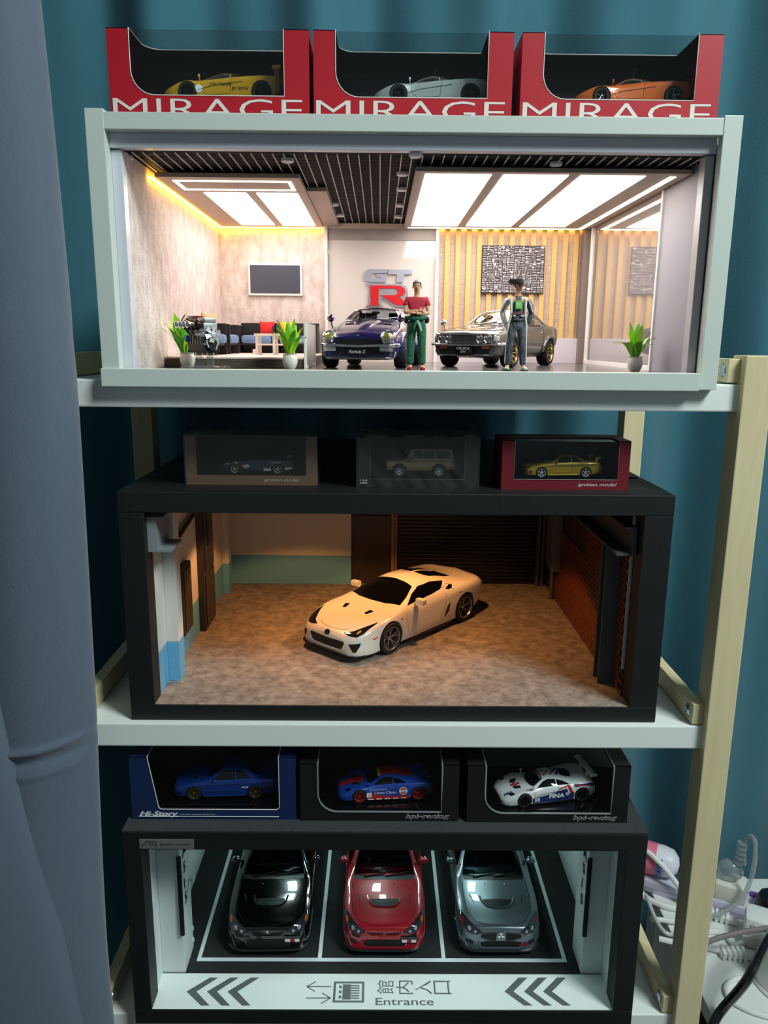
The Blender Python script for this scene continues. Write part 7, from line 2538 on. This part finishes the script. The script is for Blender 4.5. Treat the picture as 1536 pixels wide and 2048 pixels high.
for lb, x0, x1 in (('black hpi-racing carton with a silver window edge holding the blue and red racer', -0.0778, 0.0833), ('black hpi-racing carton with a silver window edge holding the white and navy racer', 0.0916, 0.2560)):
    b = WBox('window_carton', lb, x0, x1, 0.0050 if x0 < 0 else 0.0035, LT, 0.0640, 0.070, BLACKC, DARKCARD, 'black hpi-racing cartons', cl=0.0180, cr=0.0175, sill=0.0105, rl=0.020, top_open=0.8, film_m=FILM, plinth=0.0100, edge=SILVERE, edge_r=0.0011)
    for yy, m_, bo, ex in ((-0.0003, PRINTW, 0.045, 0.0003), (-0.0005, BLACKPRINT, 0.008, 0.0)):
        fit_text('box_lettering', 'hpi-racing', lambda u, v: (u, yy, 0.0036 + v), 0.0265 - ex, 0.0715 + ex, 0.0050, m_, b.front, shear=0.25, bold=bo, spacing=1.1)
    hb.append(b)
# blue and red racer
c = make_f1('sports_racer_model_car', 'blue sports racer with red wheels and stripe, number 2, in a black carton', 44, (0.0075, 0.0430, LT + 0.0102), -PI / 2 + 0.10, paint('gulf_blue_paint', (26, 66, 160)), mat('red_rim', (178, 34, 30), 0.35), 'race', 'racers in the black cartons')
REDM = mat('red_livery', (182, 36, 32), 0.3, coat=0.6)
c.decal('roof_stripe', 'top', symt([(1.98, 0.30), (2.3, 0.34), (2.8, 0.32), (3.4, 0.36), (3.4, 0.1)]), REDM, 0.010)
c.decal('skirt_stripe', 'right', [(1.35, 0.14), (3.3, 0.14), (3.3, 0.32), (2.4, 0.28), (1.8, 0.36), (1.35, 0.5)], REDM, 0.008)
c.decal('nose_stripe', 'top', symt([(0.1, 0.2), (0.5, 0.16), (1.2, 0.22)]), REDM, 0.010)
c.decal('tail_stripe', 'right', [(4.1, 0.3), (4.34, 0.3), (4.34, 0.7), (4.2, 0.62)], REDM, 0.010)
c.decal('number_panel', 'right', rrect(1.30, 1.52, 0.26, 0.48, 0.02), WHITEPRINT, 0.012)
c.text('race_number', 'right', '2', 1.36, 0.29, 0.15, BLACKPRINT, 0.016)
c.text('door_script', 'right', 'Ueno Clinic', 1.66, 0.40, 0.12, WHITEPRINT, 0.012, width=1.0)
c.text('door_script', 'right', 'powered by BMW', 1.45, 0.575, 0.05, WHITEPRINT, 0.012, width=0.8)
c.decal('sponsor_ring', 'right', circle(2.98, 0.52, 0.19, 22), WHITEPRINT, 0.010)
c.decal('sponsor_disc', 'right', circle(2.98, 0.52, 0.16, 22), mat('orange_red_disc', (206, 70, 36), 0.4), 0.013)
c.decal('sponsor_band', 'right', rrect(2.83, 3.13, 0.46, 0.57, 0.02), WHITEPRINT, 0.016)
c.text('sponsor_name', 'right', 'Gulf', 2.87, 0.475, 0.075, mat('navy_print', (24, 36, 96), 0.4), 0.019, width=0.22)
c.decal('windscreen_banner', 'top', symt([(1.86, 0.36), (1.98, 0.33)]), mat('yellow_banner', (214, 196, 60), 0.4), 0.013)
for i in range(5):
    c.decal('skirt_label', 'right', rrect(1.36 + i * 0.38, 1.62 + i * 0.38, 0.15, 0.195, 0.01), WHITEPRINT, 0.014)
wing(c, 4.10, 1.16, 0.84, 0.28, GLOSSBLACK, posts=0.35, zb=0.8)
# white and navy racer
c = make_f1('sports_racer_model_car', 'white sports racer with navy flanks and red cross stripes, number 38, in a black carton', 43, (0.1760, 0.0395, LT + 0.0102), -PI / 2 + 0.20, paint('racing_white_paint', (226, 230, 230)), DARKRIM, 'race', 'racers in the black cartons')
NAVYM = mat('navy_livery', (28, 36, 96), 0.3, coat=0.6)
c.decal('flank_panel', 'right', [(1.35, 0.16), (3.3, 0.16), (3.32, 0.55), (3.0, 0.72), (2.6, 0.60), (2.0, 0.46), (1.35, 0.36)], NAVYM, 0.008)
c.decal('tail_panel', 'right', [(3.35, 0.74), (4.0, 0.78), (4.3, 0.66), (4.3, 0.84), (3.3, 0.86)], NAVYM, 0.008)
c.decal('red_bar', 'right', [(3.12, 0.50), (3.28, 0.50), (3.10, 0.84), (2.96, 0.84)], REDM, 0.014)
c.decal('white_bar', 'right', [(3.06, 0.48), (3.12, 0.48), (2.96, 0.84), (2.90, 0.84)], WHITEPRINT, 0.012)
c.decal('white_bar', 'right', [(3.28, 0.50), (3.34, 0.50), (3.16, 0.84), (3.10, 0.84)], WHITEPRINT, 0.012)
c.strip('red_stripe', 'right', [(2.6, 0.68), (3.0, 0.80)], 0.03, REDM, 0.0)
c.strip('red_stripe', 'right', [(3.3, 0.82), (4.2, 0.74)], 0.025, REDM, 0.0)
c.text('side_name', 'right', 'FINA', 2.12, 0.31, 0.2, WHITEPRINT, 0.014, width=0.72, bold=0.03, shear=0.1)
c.decal('side_shield', 'right', circle(2.98, 0.46, 0.09, 14), mat('pale_shield', (170, 176, 196), 0.4), 0.014)
c.text('race_number', 'right', '38', 1.42, 0.22, 0.16, WHITEPRINT, 0.014, width=0.28, bold=0.02)
c.text('nose_name', 'top', 'FINA', 0.16, 0.56, 0.15, NAVYM, 0.014, width=0.36, bold=0.03, up=-1)
for i in range(5):
    for j in range(4):
        if (i + j) % 2 == 0:
            c.decal('roof_check', 'top', [(2.5 + i * 0.14, -0.28 + j * 0.14), (2.64 + i * 0.14, -0.28 + j * 0.14), (2.64 + i * 0.14, -0.14 + j * 0.14), (2.5 + i * 0.14, -0.14 + j * 0.14)], NAVYM, 0.014, step=0.07)
for (a, b_) in ((2.05, 0.14), (2.05, -0.1), (2.22, 0.02), (2.35, 0.16), (0.75, 0.02), (0.9, -0.05), (0.75, -0.14), (0.62, -0.05)):
    c.decal('red_mark', 'top', [(a, b_), (a + 0.14, b_), (a + 0.14, b_ + 0.12), (a, b_ + 0.12)], REDM, 0.013, step=0.06)
c.decal('windscreen_banner', 'top', symt([(1.86, 0.36), (1.98, 0.33)]), mat('grey_banner', (120, 126, 128), 0.4), 0.013)
for i in range(4):
    c.strip('fender_louvre', 'top', [(1.12 + i * 0.06, 0.62), (1.10 + i * 0.06, 0.76)], 0.012, BLACKPRINT, 0.004)
wing(c, 4.10, 1.16, 0.84, 0.28, c.paint, posts=0.35, zb=0.8)
# ------------------------------------------------------------------ plugs and cables on the desk
WPL = mat('white_plastic', (232, 232, 230), 0.35)
LIL = mat('pale_lilac_plastic', (206, 202, 222), 0.35)


def dp(px, py, h=0.0):
    return at(px, py, 'z', DZ + h)


def smooth(P, n=6):
    out = []
    for i in range(len(P) - 1):
        p0, p1, p2, p3 = P[max(i - 1, 0)], P[i], P[i + 1], P[min(i + 2, len(P) - 1)]
        for k_ in range(n):
            t_ = k_ / n
            out.append(0.5 * ((2 * p1) + (p2 - p0) * t_ + (2 * p0 - 5 * p1 + 4 * p2 - p3) * t_ * t_ + (3 * p1 - p0 - 3 * p2 + p3) * t_ ** 3))
    out.append(P[-1])
    return out


# power strip: S0 is its front bottom line on the desk, (u, v, h) run along it, back across it and up
S0 = Vector((0.450, 0.3925, DZ))
ang = -0.455
SE, SN = Vector((math.cos(ang), math.sin(ang), 0)), Vector((-math.sin(ang), math.cos(ang), 0))
SH, SW = 0.022, 0.046


def sp(u, v, h=0.0):
    return S0 + SE * u + SN * v + Vector((0, 0, h))


ps = thing('power_strip', 'long pale lilac power strip with plugs along it on the desk', 'power strip', tuple(S0), ang)
q = MB()
q.bbox(-0.030, 0.235, 0.0, SW, 0.0, SH, 0.003)
q.obj('strip_body', LIL, ps, True)
q = MB()
q.bbox(-0.0295, 0.2345, -0.0004, SW + 0.0004, 0.009, 0.0102, 0.0003)
q.obj('body_seam', mat('darker_lilac_seam', (160, 156, 176), 0.5), ps)  # seam between the two halves, a darker lilac than the body
for u in (0.083, 0.148, 0.224):
    q = MB()
    q.bbox(u - 0.006, u + 0.006, 0.033, 0.043, SH - 0.001, SH + 0.004, 0.001)
    q.obj('switch', mat('purple_switch', (120, 70, 150), 0.4), ps)


t = thing('charger_plug', 'blocky white charger plugged in under the clear ribbed plug', 'plug', tuple(sp(0.113, 0.022, SH)), ang)
q = MB()
q.bbox(-0.023, 0.023, -0.020, 0.020, -0.0005, 0.028, 0.005)
q.obj('plug_body', mat('cream_plastic', (226, 222, 208), 0.4), t, True)
t = thing('clear_plug', 'clear ribbed plug with a thin cable standing on the white charger', 'plug', tuple(sp(0.113, 0.022, SH + 0.028)), ang)
CLR = film('clear_pvc', (225, 230, 232), 2.0, 0.08, haze=0.25, haze_col=(215, 222, 224))
q = MB()
q.ell((-0.004, 0, 0.0165), (0.020, 0.014, 0.018), 14, 8)
q.obj('plug_body', CLR, t, True)
for i in range(5):
    q = MB()
    q.lathe([(0.004, 0), (0.010 - i * 0.001, 0.0), (0.010 - i * 0.001, 0.004), (0.004, 0.004)], (0.008, 0, 0.034 + i * 0.008), 'z', 14)
    q.obj('strain_relief', CLR, t, True)
q = MB()
q.tube(smooth([Vector(p_) for p_ in ((0.010, 0, 0.03), (0.012, 0, 0.055), (0.014, 0, 0.078), (0.020, -0.004, 0.086), (0.026, -0.012, 0.080), (0.027, -0.024, 0.045), (0.020, -0.031, 0.006), (0.008, -0.041, -0.012), (-0.012, -0.053, -0.026), (-0.050, -0.063, -0.0463))]), 0.0035, 8)
q.obj('thin_cable', CLR, t, True)
t = thing('white_plug', 'rounded white plug on the power strip next to the bottle', 'plug', tuple(sp(0.057, 0.023, SH)), ang)
q = MB()
q.lathe([(0, -0.0005), (0.016, -0.0005), (0.0185, 0.003), (0.0185, 0.026), (0.016, 0.035), (0.010, 0.040), (0, 0.0415)], (0, 0, 0), 'z', 22)
q.obj('plug_body', WPL, t, True)
# black adapter
t = thing('black_plug', 'large round black plug at the end of the power strip', 'plug', tuple(sp(0.176, 0.012, SH - 0.0005)), ang)
q = MB()
q.lathe([(0, 0), (0.025, 0), (0.0275, 0.005), (0.0275, 0.018), (0.024, 0.025), (0.012, 0.029), (0, 0.029)], (0, 0, 0), 'z', 10)
q.obj('plug_body', mat('black_gloss_plastic', (16, 16, 18), 0.3), t, True)
q = MB()
for i in range(5):
    q.bbox(0.0115, 0.0285, -0.028 - i * 0.0048, -0.025 - i * 0.0048, 0.002, 0.018, 0.0012)
q.bbox(0.014, 0.026, -0.050, -0.010, 0.004, 0.016, 0.003)
q.obj('strain_relief', mat('black_gloss_plastic', (16, 16, 18), 0.3), t, True)
# white adapter with teal lettering
p = sp(0.160, -0.039)
t = thing('power_adapter', 'white block power adapter with teal lettering on the desk', 'adapter', (p.x, p.y, DZ), ang)
q = MB()
q.bbox(-0.026, 0.026, -0.021, 0.021, 0.0, 0.050, 0.009)
q.obj('adapter_body', WPL, t, True)
q = MB()
q.bbox(-0.0263, 0.0263, -0.0213, 0.0213, 0.018, 0.0195, 0.0004)
q.obj('body_seam', mat('pale_seam', (190, 190, 188), 0.5), t)
fit_text('adapter_lettering', 'elektro', lambda u, v: (-u, -0.0212, 0.042 - v), -0.022, 0.018, 0.008, mat('teal_print', (40, 150, 160), 0.5), t)
# bottle of pink detergent lying behind
p = sp(-0.010, 0.025, SH + 0.0012)
t = thing('bottle', 'white and pink squeeze bottle with blue letters behind the car-park case', 'bottle', tuple(p), ang)
q = MB()
q.lathe([(0.0, -0.05), (0.020, -0.05), (0.024, -0.044), (0.025, 0.02), (0.022, 0.035), (0.012, 0.044), (0.0, 0.046)], (0, 0, 0.024), 'x', 20)
q.obj('bottle_body', mat('white_bottle', (226, 226, 236), 0.3), t, True)
q = MB()
q.lathe([(0.0252, -0.024), (0.0256, -0.010), (0.0256, 0.004), (0.0252, 0.010)], (0, 0, 0.024), 'x', 20)
q.obj('pink_label', mat('pink_label', (232, 120, 150), 0.4), t, True)
q = MB()
for i in range(4):
    a0 = -0.6 + i * 0.34
    for da, x0, x1 in ((0.0, 0.011, 0.021), (0.16, 0.011, 0.021), (0.08, 0.011 + 0.003 * (i % 3), 0.015 + 0.003 * (i % 3))):
        q.add([(xx, -0.0259 * math.cos(a0 + da + dd), 0.024 + 0.0259 * math.sin(a0 + da + dd)) for xx, dd in ((x0, 0), (x1, 0), (x1, 0.07), (x0, 0.07))], [(0, 1, 2, 3)])
q.obj('bottle_print', mat('blue_print', (40, 90, 180), 0.5), t, recalc=False)
# charger tower at the right edge
p = dp(1542, 1996, 0.0)
t = thing('charging_pod', 'rounded white charging pod at the edge of the desk', 'charger', (0.579, 0.212, DZ))
q = MB()
q.lathe([(0, 0), (0.040, 0), (0.044, 0.006), (0.042, 0.04), (0.036, 0.066), (0.028, 0.074), (0, 0.076)], (0, 0, 0), 'z', 28)
q.obj('pod_body', WPL, t, True)
q = MB()
q.lathe([(0.042, 0.0), (0.046, 0.0), (0.0475, 0.002), (0.046, 0.005), (0.042, 0.005)], (0, 0, 0), 'z', 28)
q.obj('pod_base', WPL, t, True)


def cable(name, label, pts, r, m, group=None, fn=None):
    P = smooth([p if isinstance(p, Vector) else (fn or dp)(*p) for p in pts])
    q = MB()
    q.tube(P, r, 8)
    o = q.obj(name, m, None, True)
    return tag(o, label, 'cable', group)


GREYCAB = mat('grey_brown_cable', (128, 118, 116), 0.5)
cable('cable', 'thick glossy black cable curling down the front of the desk', [sp(0.196, -0.026, SH + 0.0095), sp(0.203, -0.042, SH + 0.020), sp(0.216, -0.048, SH + 0.055), (1556, 1862, 0.094), (1538, 1878, 0.095), (1522, 1905, 0.095), (1508, 1935, 0.090), (1492, 1963, 0.076), (1472, 1988, 0.050), (1450, 2012, 0.022), (1432, 2038, 0.0085), (1414, 2078, 0.0075)], 0.0060, mat('black_cable', (16, 16, 18), 0.3))
cable('cable', 'straight grey-brown cable stretched across the white cables', [(1372, 1908, 0.03), (1420, 1882, 0.045), (1475, 1866, 0.0545), (1510, 1860, 0.0545), (1545, 1856, 0.0545)], 0.0038, GREYCAB)
g_ = 'loose white cables on the desk'
cable('cable', 'white cable sagging in a loop below the pink bottle', [(-0.040, -0.002, 0.030), (-0.026, -0.012, 0.014), (-0.006, -0.022, 0.0055), (0.016, -0.027, 0.0050), (0.034, -0.026, 0.0050), (0.045, -0.023, 0.0050)], 0.0050, WPL, g_, sp)
cable('cable', 'white cable arching over the top of the pink bottle', [(-0.052, -0.0070, 0.052), (-0.036, -0.0015, 0.0645), (-0.018, 0.0045, 0.0712), (0.002, -0.0015, 0.0645), (0.022, -0.0070, 0.051), (0.040, -0.009, 0.032), (0.054, -0.011, 0.013), (0.065, -0.013, 0.0045)], 0.0042, WPL, g_, sp)
cable('cable', 'white cable lying behind the wooden post, higher of the pair', [(1300, 1838, 0.006), (1340, 1842, 0.006), (1370, 1846, 0.005), (1395, 1850, 0.0045)], 0.0042, WPL, g_)
cable('cable', 'white cable lying behind the wooden post, lower of the pair', [(1318, 1878, 0.006), (1350, 1885, 0.006), (1410, 1893, 0.006), (1440, 1901, 0.006), (1452, 1904, 0.006)], 0.0046, WPL, g_)
cable('cable', 'thin grey cable bundled against the wooden rail', [(1292, 1790, 0.022), (1312, 1840, 0.0145), (1332, 1866, 0.0125), (1360, 1870, 0.0045), (1392, 1872, 0.0035)], 0.0032, mat('pale_grey_cable', (186, 190, 190), 0.4), g_)
cable('cable', 'white cable curving round to the foot of the adapter', [(1405, 1864, 0.0045), (1436, 1864, 0.0045), (1456, 1876, 0.0045), sp(0.124, -0.066, 0.0045), sp(0.136, -0.055, 0.0045)], 0.0042, WPL, g_)
cable('cable', 'thin white cable looping round the charging pod', [(1500, 1958, 0.004), (1470, 1958, 0.004), (1452, 1975, 0.004), (1462, 2000, 0.004), (1500, 2022, 0.004), (1545, 2036, 0.004)], 0.0036, WPL, g_)
# ribbed connector ends
for px, py, rz, lb in ((1446, 1838, ang, 'ribbed white connector end beside the power strip'), (1468, 1908, -0.1, 'ribbed white connector end lying below the grey-brown cable')):
    p = dp(px, py, 0.006) if rz != ang else sp(0.098, -0.0145)
    t = thing('cable_connector', lb, 'connector', (p.x, p.y, DZ), rz, 'ribbed connector ends')
    for i in range(5):
        q = MB()
        q.bbox(-0.018 + i * 0.0075, -0.0135 + i * 0.0075, -0.009, 0.009, 0.0, 0.013, 0.001)
        q.obj('rib', WPL, t)
    q = MB()
    q.bbox(-0.020, 0.030, -0.006, 0.006, 0.002, 0.010, 0.001)
    q.obj('connector_core', WPL, t)
